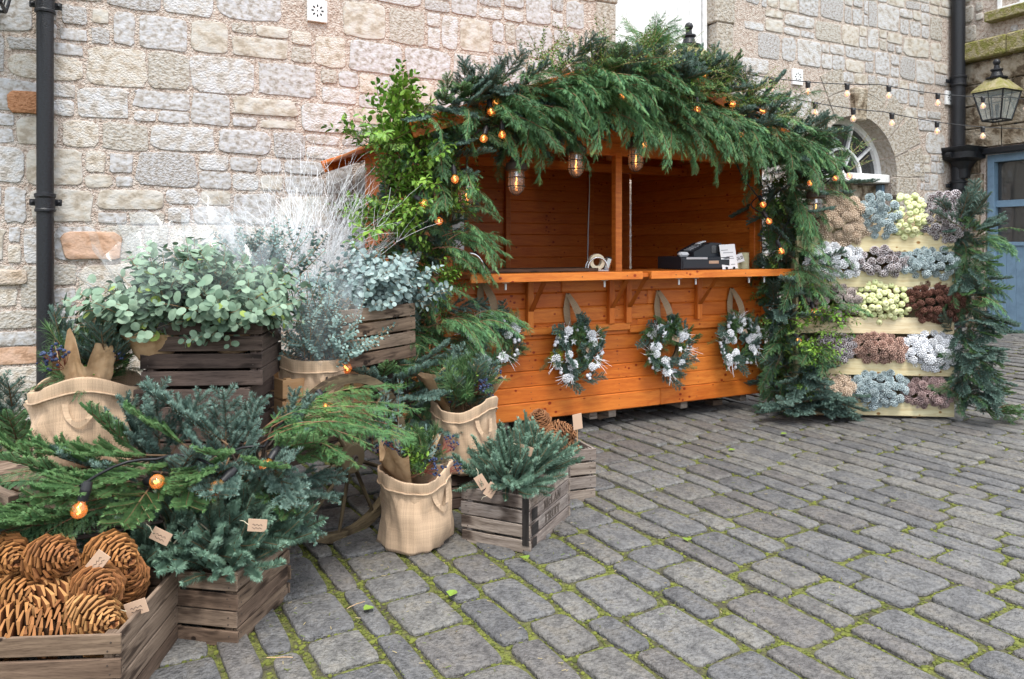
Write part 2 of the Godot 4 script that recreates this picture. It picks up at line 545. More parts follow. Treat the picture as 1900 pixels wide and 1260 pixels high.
func rubble(x0: float, x1: float, y0: float, y1: float) -> Array:    # rects of the stones of a rubble wall
	var out := []
	var y := y0
	while y < y1:
		var h := rnd(0.23, 0.36)
		var x := x0 - rnd(0, 0.3)
		while x < x1:
			var w := rnd(0.26, 0.56)
			var r := rng.randf()
			if r < 0.46:
				out.append(Rect2(x, y, w, h))
			elif r < 0.80:
				var s := rnd(0.35, 0.65) * h
				for q in [[y, s], [y + s, h - s]]:
					if q[1] < 0.15 and w > 0.34 or rng.randf() < 0.4:
						var c := rnd(0.35, 0.65) * w
						out.append(Rect2(x, q[0], c, q[1])); out.append(Rect2(x + c, q[0], w - c, q[1]))
					else:
						out.append(Rect2(x, q[0], w, q[1]))
			else:
				var c := rnd(0.3, 0.45) * w
				var s := rnd(0.4, 0.6) * h
				if rng.randf() < 0.5:
					out.append(Rect2(x, y, c, s)); out.append(Rect2(x, y + s, c, h - s)); out.append(Rect2(x + c, y, w - c, h))
				else:
					out.append(Rect2(x, y, w - c, h)); out.append(Rect2(x + w - c, y, c, s)); out.append(Rect2(x + w - c, y + s, c, h - s))
			x += w
		y += h
	return out


func place_stones(owner_: Node3D, list: Array, most := 300) -> void:      # list of [mesh, transform, material, how large it shows]
	list.sort_custom(func(a, b): return a[3] > b[3])
	var rest := {}
	for i in list.size():
		if i < most:
			part(owner_, "stone", list[i][0], list[i][2], list[i][1])
		else:
			if not rest.has(list[i][2]): rest[list[i][2]] = []
			rest[list[i][2]].append([list[i][0], list[i][1]])
	for m in rest:
		part(owner_, "small_stones", joined(rest[m]), m).set_meta("kind", "stuff")


func sheet(mb: MB, a: Vector3, b: Vector3, c: Vector3, d: Vector3) -> void:
	mb.quad(a, b, c, d, Color.WHITE)


func main_wall() -> void:
	var w := thing("stone_wall", "long rubble stone wall of grey and buff blocks behind the stall", "wall", Vector3(0, 0, WALL_Z))
	# the mortar face, left open at the fanlight doorway and the shuttered loading door
	var mb := MB.new()
	var top := 5.4
	var cols := [[-2.6, -0.2, 0.0, top]]
	var ax := 8.17; var ar := 0.75; var ay := 2.2
	var strip := func(xa: float, xb: float, ya: float, yb: float, yc := -1.0):
		sheet(mb, Vector3(xa, ya, 0), Vector3(xb, ya if yc < 0 else yc, 0), Vector3(xb, yb, 0), Vector3(xa, yb, 0))
	strip.call(-2.6, 4.50, -0.1, top)
	strip.call(4.50, 5.88, -0.1, 3.40); strip.call(4.50, 5.88, 5.2, top)
	strip.call(5.88, ax - ar, -0.1, top)
	for k in 16:
		var a0 := PI - PI * k / 16; var a1 := PI - PI * (k + 1) / 16
		strip.call(ax + cos(a0) * ar, ax + cos(a1) * ar, ay + sin(a0) * ar, top, ay + sin(a1) * ar)
		sheet(mb, Vector3(ax + cos(a0) * ar, ay + sin(a0) * ar, 0), Vector3(ax + cos(a1) * ar, ay + sin(a1) * ar, 0), Vector3(ax + cos(a1) * ar, ay + sin(a1) * ar, -0.34), Vector3(ax + cos(a0) * ar, ay + sin(a0) * ar, -0.34))
	strip.call(ax + ar, 10.26, -0.1, top)
	for s in [-1, 1]:
		sheet(mb, Vector3(ax + s * ar, -0.1, 0), Vector3(ax + s * ar, ay, 0), Vector3(ax + s * ar, ay, -0.34), Vector3(ax + s * ar, -0.1, -0.34))
	# its back and ends give it thickness
	sheet(mb, Vector3(-2.6, -0.1, -0.6), Vector3(10.26, -0.1, -0.6), Vector3(10.26, top, -0.6), Vector3(-2.6, top, -0.6))
	sheet(mb, Vector3(-2.6, top, -0.6), Vector3(10.26, top, -0.6), Vector3(10.26, top, 0), Vector3(-2.6, top, 0))
	sheet(mb, Vector3(-2.6, -0.1, -0.6), Vector3(-2.6, top, -0.6), Vector3(-2.6, top, 0), Vector3(-2.6, -0.1, 0))
	part(w, "mortar", mb.mesh(), M.mortar)
	var list := []
	var flat := Basis(Vector3.RIGHT, PI / 2)
	for q in rubble(-2.3, 10.2, -0.05, 5.2):
		var r: Rect2 = q
		var c := r.get_center()
		if c.x > 2.0 and c.x < 4.7 and c.y < 1.7: continue
		if c.x > 9.98 or c.x + r.size.x * 0.5 > 10.24: continue
		if r.end.x > 4.28 and r.position.x < 6.10 and r.end.y > 3.28: continue
		if r.end.x > ax - ar - 0.33 and r.position.x < ax + ar + 0.33 and c.y < ay: continue
		if c.y >= ay - 0.1 and Vector2(c.x - ax, c.y - ay).length() < ar + 0.37 + r.size.x * 0.36: continue
		var vent := false
		for vx in [1.4, 4.22, 7.12, 10.0]:
			if Rect2(vx - 0.10, 3.21, 0.2, 0.24).intersects(r.grow(-0.03)): vent = true
		if vent: continue
		var g := rnd(0.008, 0.034)
		var yy := c.y + 0.035 * noise.get_noise_2d(c.x * 22.0, c.y * 9.0)
		var proud := rnd(0.004, 0.010)
		var low := smoothstep(1.6, 0.6, c.y) * smoothstep(1.6, 0.8, c.x)
		var pick: int = [0, 0, 1, 1, 2, 3, 3, 4, 5, 6, 6][rng.randi() % 11]
		if rng.randf() < 0.10 * low: pick = [7, 9, 9][rng.randi() % 3]
		if low > 0.3 and pick < 3 and rng.randf() < 0.6: pick = [3, 4, 5][rng.randi() % 3]
		var mesh := pillow(r.size.x - g, r.size.y - g, proud, rnd(3.6, 9.0), rnd(0.05, 0.14), 18)
		var d := Vector3(c.x, yy, WALL_Z).distance_to(EYE)
		list.append([mesh, Transform3D(Basis(Vector3.BACK, rnd(-0.03, 0.03)) * flat, Vector3(c.x, yy, 0.002)), M.stone[pick], r.size.x * r.size.y / (d * d) * (1.0 if c.x > -1.0 and c.y < 4.6 else 0.1)])
	# the rust-red stones by the downpipe
	for s in [[-0.72, 2.36, 0.26, 0.17, 8], [-0.30, 1.30, 0.42, 0.22, 9], [-0.86, 1.07, 0.28, 0.12, 7]]:
		list.append([pillow(s[2], s[3], 0.024, 5.0, 0.09), Transform3D(flat, Vector3(s[0], s[1], 0.004)), M.stone[s[4]], 9.0])
	place_stones(w, list, 260)
	# dressed ring round the fanlight: voussoirs, keystone, imposts and jambs
	var n := 9
	for k in n:
		if k == 4: continue
		var a0 := PI * k / n + 0.012; var a1 := PI * (k + 1) / n - 0.012
		part(w, "voussoir", wedge(ar, ar + 0.31, a0, a1, 0.018), M.dressed, at3(ax, ay, 0.0))
		part(w, "voussoir", wedge(ar + 0.322, ar + 0.322 + rnd(0.2, 0.28), a0 + 0.012, a1 - 0.012, 0.010), M.dressed, at3(ax, ay, 0.0))
	var key := MB.new()
	key.box(Vector3(0.21, 0.42, 0.12), 0.02)
	for i in key.v.size(): key.v[i].x *= 1.0 + key.v[i].y * 0.7
	part(w, "keystone", key.mesh(), M.ashlar, at3(ax, ay + ar + 0.13, 0.03))
	for s in [-1, 1]:
		plank(w, "impost", Vector3(0.40, 0.24, 0.10), Vector3(ax + s * (ar + 0.165), ay - 0.125, -0.005), M.dressed, Basis.IDENTITY, 0.008)
		for k in 5:
			plank(w, "jamb_stone", Vector3(0.30 + 0.06 * (k % 2), 0.385, 0.10), Vector3(ax + s * (ar + 0.15), ay - 0.445 - k * 0.395, -0.03), M.dressed, Basis.IDENTITY, 0.008)
	# dressed surround of the loading door
	for s in [-1, 1]:
		var x: float = 5.19 + s * 0.75
		for k in 5:
			plank(w, "jamb_stone", Vector3(0.24 + 0.05 * (k % 2), 0.40, 0.3), Vector3(x + s * 0.055, 3.63 + k * 0.41, -0.134 + 0.004 * (k % 2)), M.dressed, Basis.IDENTITY, 0.012)
	plank(w, "sill", Vector3(1.9, 0.17, 0.36), Vector3(5.19, 3.335, -0.13), M.dressed, Basis.IDENTITY, 0.012)
	for vx in [1.4, 4.22, 7.12, 10.0]: air_vent(vx)
	fanlight_door(ax, ay, ar)
	var sh := thing("loading_door", "white painted boarded loading door high in the stone wall", "door", Vector3(5.19, 3.42, WALL_Z - 0.17))
	for k in 7:
		plank(sh, "board", Vector3(0.168, 1.75, 0.035), Vector3(-0.516 + k * 0.172, 0.875, 0), M.white_paint)
	for s in [-1, 1]: plank(sh, "frame", Vector3(0.05, 1.76, 0.07), Vector3(s * 0.635, 0.88, 0.012), M.white_paint)


func wedge(r0: float, r1: float, a0: float, a1: float, h: float) -> ArrayMesh:
	var mb := MB.new()
	var mid := Vector3(cos((a0 + a1) / 2), sin((a0 + a1) / 2), 0) * (r0 + r1) * 0.5
	for k in 3:
		var b0 := lerpf(a0, a1, k / 3.0); var b1 := lerpf(a0, a1, (k + 1) / 3.0)
		var p := [Vector3(cos(b0), sin(b0), 0), Vector3(cos(b1), sin(b1), 0)]
		var z := Vector3(0, 0, h); var zb := Vector3(0, 0, -0.30)
		mb.face([p[0] * r0 + z, p[1] * r0 + z, p[1] * r1 + z, p[0] * r1 + z], mid, Color.WHITE, Vector2.ZERO)
		mb.face([p[0] * r1 + z, p[1] * r1 + z, p[1] * r1 + zb, p[0] * r1 + zb], mid, Color.WHITE, Vector2.ZERO)
		mb.face([p[0] * (r0 - 0.004) + z, p[1] * (r0 - 0.004) + z, p[1] * (r0 - 0.004) + zb, p[0] * (r0 - 0.004) + zb], mid, Color.WHITE, Vector2.ZERO)
	for b in [a0, a1]:
		var q := Vector3(cos(b), sin(b), 0)
		mb.face([q * r0 + Vector3(0, 0, h), q * r1 + Vector3(0, 0, h), q * r1 - Vector3(0, 0, 0.3), q * r0 - Vector3(0, 0, 0.3)], mid, Color.WHITE, Vector2.ZERO)
	return mb.mesh()


func air_vent(x: float) -> void:
	var where: String = {1.4: "highest at the top left of the wall", 4.22: "beside the loading door, half behind leaves", 7.12: "between the stall roof and the fanlight", 10.0: "next to the right downpipe"}[x]
	var v := thing("air_vent", "cream air vent with ring of holes, " + where, "air vent", Vector3(x, 3.33, WALL_Z + 0.002))
	plank(v, "plate", Vector3(0.17, 0.19, 0.03), Vector3(0, 0, 0.012), M.white_paint, Basis.IDENTITY, 0.004)
	var mb := MB.new()
	for k in 8:
		var a := TAU * k / 8
		mb.box(Vector3(0.022, 0.014, 0.004), 0.003, Color.WHITE, Vector3(cos(a) * 0.042, sin(a) * 0.042, 0.028), Vector2.ZERO, Basis(Vector3.BACK, a))
	mb.box(Vector3(0.012, 0.012, 0.004), 0.003, Color.WHITE, Vector3(0, 0, 0.028))
	part(v, "holes", mb.mesh(), M.black)


func fanlight_door(ax: float, ay: float, ar: float) -> void:
	var z := WALL_Z - 0.26
	var d := thing("arched_doorway", "arched doorway with white fanlight bars over a boarded door", "doorway", Vector3(ax, 0, z))
	var mb := MB.new()
	for k in 20:
		var a0 := PI * k / 20; var a1 := PI * (k + 1) / 20
		mb.tri(Vector3(0, ay, 0), Vector3(cos(a0) * ar, ay + sin(a0) * ar, 0), Vector3(cos(a1) * ar, ay + sin(a1) * ar, 0), Color.WHITE)
	var pane := part(d, "pane", mb.mesh(), M.glass_dark)
	var arc := func(r: float, t: float) -> ArrayMesh:
		var m := MB.new()
		for k in 24:
			var a0 := PI * k / 24; var a1 := PI * (k + 1) / 24
			var p := Vector3(cos(a0), sin(a0), 0); var q := Vector3(cos(a1), sin(a1), 0)
			var f := Vector3(0, 0, 0.05)
			var c := p * (r - t * 0.5) + f * 0.4
			m.face([p * r + f, q * r + f, q * (r - t) + f, p * (r - t) + f], c, Color.WHITE, Vector2.ZERO)
			m.face([p * (r - t) + f, q * (r - t) + f, q * (r - t), p * (r - t)], p * r, Color.WHITE, Vector2.ZERO)
			m.face([p * r + f, q * r + f, q * r, p * r], Vector3.ZERO, Color.WHITE, Vector2.ZERO)
		return m.mesh()
	part(d, "fanlight_frame", arc.call(ar - 0.003, 0.07), M.white_paint, at3(0, ay, 0))
	part(d, "glazing_bar", arc.call(ar * 0.5, 0.03), M.white_paint, at3(0, ay, -0.004))
	for a in [36.0, 72.0, 108.0, 144.0]:
		var b := Basis(Vector3.BACK, deg_to_rad(a))
		plank(d, "glazing_bar", Vector3(ar * 0.52, 0.03, 0.042), b * Vector3(ar * 0.72, 0, 0) + Vector3(0, ay, 0.022), M.white_paint, b)
	for a in [60.0, 120.0]:
		var b := Basis(Vector3.BACK, deg_to_rad(a))
		plank(d, "glazing_bar", Vector3(ar * 0.46, 0.028, 0.04), b * Vector3(ar * 0.25, 0, 0) + Vector3(0, ay, 0.02), M.white_paint, b)
	plank(d, "transom", Vector3(ar * 2 - 0.01, 0.11, 0.2), Vector3(0, ay - 0.02, 0.08), M.white_paint, Basis.IDENTITY, 0.012)
	for k in 8: plank(d, "board", Vector3(0.172, ay - 0.1, 0.03), Vector3(-0.61 + k * 0.174, (ay - 0.1) / 2, -0.01), M.ashlar)
	for s in [-1, 1]: plank(d, "door_frame", Vector3(0.05, ay - 0.09, 0.1), Vector3(s * (ar - 0.03), (ay - 0.09) / 2, 0.05), M.blue_paint)


func ground_y(x: float) -> float:
	return 0.17 * smoothstep(5.9, 9.6, x)


func paving() -> void:
	var g := MB.new()
	for i in 34:
		for j in 3:
			var x := -8.0 + i * 0.8; var z := -7.4 + j * 8.0
			var a := Vector3(x, ground_y(x), z); var b := Vector3(x + 0.8, ground_y(x + 0.8), z)
			g.quad(a + Vector3(0, 0, 8), b + Vector3(0, 0, 8), b, a, Color.WHITE)
	g.quad(Vector3(-60, -0.02, 60), Vector3(60, -0.02, 60), Vector3(60, -0.02, -60), Vector3(-60, -0.02, -60), Color.WHITE)
	var pv := part(self, "pavement", g.mesh(), M.joint)
	pv.set_meta("kind", "structure")
	pv.set_meta("label", "cobbled yard of worn grey setts with moss in the joints")
	# rows of setts run out from the wall, turned five degrees
	var ang := deg_to_rad(4.0)
	var L := Vector2(sin(ang), cos(ang)); var S := Vector2(cos(ang), -sin(ang))
	var list := []
	var tufts := []; var tcol := []
	var s := -1.6
	var wide := true
	while s < 11.5:
		var w := rnd(0.18, 0.25) if wide else rnd(0.10, 0.145)
		if s > 3.2: w = rnd(0.11, 0.20)
		wide = not wide if rng.randf() < 0.85 else wide
		var l := -7.0 + rnd(0, 0.3)
		while l < -0.9:
			var len_ := rnd(0.19, 0.38) if w > 0.15 else rnd(0.22, 0.42)
			if s > 3.2: len_ *= 1.15
			var gap := rnd(0.02, 0.036)
			var sw := s + w / 2 + 0.035 * noise.get_noise_2d(s * 3.0, l * 22.0)
			var c := S * sw + L * (l + len_ / 2)
			var dep := c.x * 0.446 - c.y * 0.895
			var acr := c.x * 0.895 + c.y * 0.446
			if dep > 1.9 and absf(acr) < dep * 0.74 + 0.5 and c.y > -6.58 and c.x < 10.2 and not (c.x > 1.9 and c.x < 4.4 and c.y < -5.0) and not (c.x < 0.6 and c.y < -4.6):
				var m := pillow(w - gap, len_ - gap * 0.8, rnd(0.013, 0.020), rnd(5.0, 10.0), rnd(0.02, 0.06), 16)
				var tilt := Basis(Vector3.RIGHT, rnd(-0.015, 0.015)) * Basis(Vector3.BACK, rnd(-0.02, 0.02)) * Basis(Vector3.UP, ang + rnd(-0.035, 0.035))
				list.append([m, Transform3D(tilt, Vector3(c.x, ground_y(c.x), c.y)), M.sett[rng.randi() % 6], w * len_ / pow(maxf(dep, 0.5), 3.0)])
				if dep < 5.2:
					var ragged := 0.5 + 0.5 * noise.get_noise_2d(c.x * 40.0, c.y * 40.0)
					for k in int((46.0 if dep < 3.4 else 18.0) * (0.35 + ragged)):
						var q: Vector2
						if rng.randf() < 0.62: q = S * (sw + (w * 0.5 + rnd(-0.011, 0.013))) + L * (l + rnd(0, len_))
						else: q = S * (sw + rnd(-0.5, 0.5) * w) + L * (l + rnd(-0.014, 0.012))
						var sz := rnd(0.003, 0.0075)
						tufts.append(Transform3D(Basis(Vector3.UP, rnd(0, 6)).scaled(Vector3(sz * rnd(0.9, 1.6), sz * rnd(0.4, 0.9), sz * rnd(0.9, 1.6))), Vector3(q.x, ground_y(q.x) + 0.002, q.y)))
						var k2 := rng.randf()
						tcol.append(Color(0.05, 0.06, 0.016).lerp(Color(0.135, 0.15, 0.028), k2) if ragged > 0.28 else Color(0.055, 0.05, 0.025).lerp(Color(0.12, 0.13, 0.03), k2))
			l += len_
		s += w
	list.sort_custom(func(a, b): return a[3] > b[3])
	var rest := {}
	for i in list.size():
		if i < 300: part(pv, "sett", list[i][0], list[i][2], list[i][1])
		else:
			if not rest.has(list[i][2]): rest[list[i][2]] = []
			rest[list[i][2]].append([list[i][0], list[i][1]])
	for m in rest: part(pv, "far_setts", joined(rest[m]), m).set_meta("kind", "stuff")
	var tm := MB.new()
	tm.lathe([Vector2(1.0, -0.3), Vector2(0.95, 0.3), Vector2(0.6, 0.8), Vector2(0, 1.0)], 6)
	tag(multi(self, "moss", tm.mesh(), M.moss, tufts, tcol), "yellow green moss growing in the joints of the setts", "moss")


func downpipe(x: float, z: float, r: float, joints: Array, top: float, label: String) -> Node3D:
	var d := thing("downpipe", label, "downpipe", Vector3(x, 0, z))
	var y0 := ground_y(x)
	part(d, "pipe", rod([Vector3(0, y0, 0), Vector3(0, 1.2, 0), Vector3(0, 2.4, 0), Vector3(0, top, 0)], r, 20), M.iron)
	for j in joints:
		var mb := MB.new()
		mb.lathe([Vector2(r, -0.075), Vector2(r * 1.22, -0.07), Vector2(r * 1.25, -0.055), Vector2(r * 1.13, -0.045), Vector2(r * 1.13, 0.03), Vector2(r * 1.27, 0.04), Vector2(r * 1.27, 0.06), Vector2(r, 0.068)], 20)
		var c := part(d, "collar", mb.mesh(), M.iron, at3(0, j, 0))
		var e := MB.new()
		for s in [-1, 1]:
			e.box(Vector3(r * 1.2, 0.05, 0.02), 0.004, Color.WHITE, Vector3(s * r * 1.25, 0, -r * 0.8))
			e.lathe([Vector2(0.014, 0), Vector2(0.014, 0.02), Vector2(0, 0.026)], 8, Color.WHITE, Vector3(s * r * 1.5, 0, -r * 0.8), Basis(Vector3.RIGHT, PI / 2))
		part(c, "bracket", e.mesh(), M.iron)
	return d


func lantern(at: Vector3, wall_dir: Vector3, label: String) -> void:     # at: the middle of its base
	var l := thing("wall_lantern", label, "lantern", at, 0.0, "")
	var b0 := 0.115; var b1 := 0.19; var h := 0.36
	var glass_ := MB.new(); var frame := MB.new()
	for k in 4:
		var bs := Basis(Vector3.UP, k * PI / 2)
		var p := [bs * Vector3(-b0, 0, b0), bs * Vector3(b0, 0, b0), bs * Vector3(b1, h, b1), bs * Vector3(-b1, h, b1)]
		glass_.quad(p[0], p[1], p[2], p[3], Color.WHITE)
		frame.tube([p[1], p[2]], 0.011, 0.011, 5, Color.WHITE)
		frame.tube([p[0], p[1]], 0.012, 0.012, 5, Color.WHITE)
		frame.tube([p[3], p[2]], 0.014, 0.014, 5, Color.WHITE)
		frame.tube([(p[0] + p[1]) / 2, (p[3] + p[2]) / 2], 0.006, 0.006, 4, Color.WHITE)
	part(l, "frame", frame.mesh(), M.iron)
	part(l, "panes", glass_.mesh(), M.glass)
	var roof := MB.new()
	roof.lathe([Vector2(b1 * 1.56, h), Vector2(b1 * 1.5, h + 0.025), Vector2(0.11, h + 0.17), Vector2(0.08, h + 0.18)], 4, Color.WHITE, Vector3.ZERO, Basis(Vector3.UP, PI / 4))
	part(l, "roof", roof.mesh(), M.mossy_stone)
	var fin := MB.new()
	fin.lathe([Vector2(0.12, h + 0.165), Vector2(0.125, h + 0.185), Vector2(0.075, h + 0.20), Vector2(0.055, h + 0.26), Vector2(0.072, h + 0.275), Vector2(0.072, h + 0.29), Vector2(0.035, h + 0.30), Vector2(0.03, h + 0.34), Vector2(0.018, h + 0.345)], 16)
	fin.lathe([Vector2(0.012, h + 0.335), Vector2(0.033, h + 0.35), Vector2(0.046, h + 0.38), Vector2(0.033, h + 0.41), Vector2(0.0, h + 0.426)], 14, Color.WHITE, Vector3.ZERO, Basis.IDENTITY, true)
	part(l, "finial", fin.mesh(), M.iron)
	var bk := MB.new()
	var far := wall_dir * 0.42
	bk.tube([wall_dir * b1 * 0.7 + Vector3(0, h * 0.95, 0), far + Vector3(0, h * 0.85, 0)], 0.014, 0.014, 6, Color.WHITE)
	bk.tube([wall_dir * 0.24 + Vector3(0, h * 0.9, 0), wall_dir * 0.33 + Vector3(0, h * 0.66, 0), far * 0.98 + Vector3(0, h * 0.4, 0)], 0.012, 0.012, 6, Color.WHITE)
	bk.box(Vector3(0.05, 0.42, 0.05), 0.006, Color.WHITE, far + Vector3(0, h * 0.5, 0))
	part(l, "bracket", bk.mesh(), M.iron)
	var bl := MB.new()
	bl.lathe([Vector2(0.012, 0.0), Vector2(0.012, 0.12), Vector2(0.02, 0.13), Vector2(0.02, 0.2), Vector2(0, 0.21)], 10)
	part(l, "lamp_holder", bl.mesh(), M.black)


func side_wall() -> void:
	var X := 10.25
	var w := thing("side_building", "stone side building with mossy cornice at right edge", "building", Vector3(X, 0, 0))
	var mb := MB.new()
	mb.quad(Vector3(0, -0.1, -6.62), Vector3(0, -0.1, -6.24), Vector3(0, 5.4, -6.24), Vector3(0, 5.4, -6.62), Color.WHITE)
	mb.quad(Vector3(0, 2.55, -6.24), Vector3(0, 2.55, -5.1), Vector3(0, 5.4, -5.1), Vector3(0, 5.4, -6.24), Color.WHITE)
	mb.quad(Vector3(0, -0.1, -5.1), Vector3(0, -0.1, -4.4), Vector3(0, 5.4, -4.4), Vector3(0, 5.4, -5.1), Color.WHITE)
	mb.quad(Vector3(0.5, -0.1, -4.4), Vector3(0.5, -0.1, -6.62), Vector3(0.5, 5.4, -6.62), Vector3(0.5, 5.4, -4.4), Color.WHITE)
	mb.quad(Vector3(0, -0.1, -4.4), Vector3(0.5, -0.1, -4.4), Vector3(0.5, 5.4, -4.4), Vector3(0, 5.4, -4.4), Color.WHITE)
	mb.quad(Vector3(0, 5.4, -4.4), Vector3(0.5, 5.4, -4.4), Vector3(0.5, 5.4, -6.62), Vector3(0, 5.4, -6.62), Color.WHITE)
	part(w, "mortar", mb.mesh(), M.mortar)
	# ashlar courses under the cornice
	var y := 2.62
	for k in 4:
		var h: float = [0.27, 0.31, 0.29, 0.30][k]
		var z := -6.6
		while z < -4.5:
			var l := minf(rnd(0.45, 0.8), -4.42 - z)
			if l < 0.1: break
			plank(w, "ashlar_block", Vector3(0.06, h - 0.012, l - 0.012), Vector3(-0.012 + rnd(-0.004, 0.004), y + h / 2, z + l / 2), M.ashlar, Basis.IDENTITY, 0.01)
			z += l
		y += h
	for k in 7:
		plank(w, "ashlar_block", Vector3(0.06, 0.35, 0.30 + 0.05 * (k % 2)), Vector3(-0.014, 0.29 + k * 0.362, -6.46 + 0.02 * (k % 2)), M.ashlar, Basis.IDENTITY, 0.01)
	plank(w, "lintel", Vector3(0.12, 0.08, 1.25), Vector3(-0.03, 2.565, -5.66), M.iron, Basis.IDENTITY, 0.01)
	for k in 3: plank(w, "cornice", Vector3(0.26, 0.25, 0.72), Vector3(-0.06, 3.925, -6.24 + k * 0.725), M.mossy_stone, Basis.IDENTITY, 0.02)
	var list := []
	for q in rubble(-6.6, -4.5, 4.08, 5.3):
		var r: Rect2 = q
		if r.end.x > -6.22 and r.position.x < -5.2 and r.end.y > 4.26: continue
		list.append([pillow(r.size.x - 0.03, r.size.y - 0.03, 0.02, 5.0, 0.07), Transform3D(Basis(Vector3.BACK, PI / 2), Vector3(0, r.get_center().y, r.get_center().x)).rotated_local(Vector3.UP, PI / 2), M.stone[[3, 4, 5, 6][rng.randi() % 4]], r.get_area()])
	place_stones(w, list)
	plank(w, "window_sill", Vector3(0.22, 0.13, 1.1), Vector3(-0.05, 4.335, -5.62), M.mossy_stone, Basis.IDENTITY, 0.01)
	var win := part(w, "window", plank_mesh(Vector3(0.02, 0.9, 0.86)), M.glass_dark, at3(0.012, 4.86, -5.62))
	for dz in [-0.43, -0.15, 0.15, 0.43]: plank(win, "frame", Vector3(0.05, 0.9, 0.05), Vector3(-0.012, 0, dz), M.white_paint)
	plank(win, "frame", Vector3(0.052, 0.05, 0.9), Vector3(-0.014, -0.43, 0), M.white_paint)
	# the blue stable door
	var d := thing("blue_door", "blue painted half glazed door at the right edge", "door", Vector3(X + 0.10, ground_y(X), -6.24))
	plank(d, "door_frame", Vector3(0.14, 2.35, 0.09), Vector3(0, 1.175, 0.045), M.blue_paint)
	plank(d, "door_frame", Vector3(0.14, 2.35, 0.09), Vector3(0, 1.175, 1.095), M.blue_paint)
	plank(d, "door_frame", Vector3(0.14, 0.1, 0.96), Vector3(0, 2.30, 0.57), M.blue_paint)
	for k in 8: plank(d, "panel_board", Vector3(0.045, 1.12, 0.117), Vector3(0.02, 0.57, 0.152 + k * 0.12), M.blue_paint)
	plank(d, "rail", Vector3(0.07, 0.09, 0.96), Vector3(0.01, 1.69, 0.57), M.blue_paint)
	plank(d, "rail", Vector3(0.07, 0.05, 0.96), Vector3(0.01, 1.155, 0.57), M.blue_paint)
	for q in [[1.41, 0.46], [1.99, 0.52]]: plank(d, "pane", Vector3(0.01, q[1], 0.95), Vector3(0.02, q[0], 0.57), M.glass_dark)


func string_lights(pts: Array, bulbs: Array, label: String, group := "") -> void:
	var o := thing("string_lights", label, "string lights", Vector3.ZERO, 0.0, group)
	var line := []
	for i in pts.size() - 1:
		for k in 8:
			var t := k / 8.0
			line.append(pts[i].lerp(pts[i + 1], t) - Vector3(0, 0.035 * 4.0 * t * (1.0 - t), 0))
	line.append(pts[-1])
	part(o, "cable", rod(line, 0.004, 5), M.black)
	for b in bulbs:
		var f: float = b * (line.size() - 1)
		var at: Vector3 = line[int(f)].lerp(line[mini(int(f) + 1, line.size() - 1)], f - int(f))
		var so := MB.new()
		so.lathe([Vector2(0.018, -0.045), Vector2(0.02, -0.01), Vector2(0.012, 0.006), Vector2(0, 0.008)], 8)
		so.box(Vector3(0.06, 0.014, 0.014), 0.003)
		var s := part(o, "socket", so.mesh(), M.black, at3(at.x, at.y, at.z))
		part(s, "bulb", bulb_mesh(0.024), M.clear_bulb, at3(0, -0.085, 0))
		part(s, "filament", rod([Vector3(0, -0.055, 0), Vector3(0, -0.095, 0)], 0.006, 5), M.dim_filament)


func bulb_mesh(r: float) -> ArrayMesh:
	var key := "bulb%.3f" % r
	if not box_cache.has(key):
		var mb := MB.new()
		var prof := [Vector2(r * 0.45, r * 1.35)]
		for k in 9:
			var a := deg_to_rad(62.0 - k * 19.0)
			prof.append(Vector2(cos(a) * r if k < 8 else 0.0, sin(a) * r))
		mb.lathe(prof, 14, Color.WHITE, Vector3.ZERO, Basis.IDENTITY, true)
		box_cache[key] = mb.mesh()
	return box_cache[key]


# ---------------------------------------------------------------- the wooden stall
const KX0 := 1.72
const KX1 := 4.46
const KZ := -4.45
const KB := -6.25


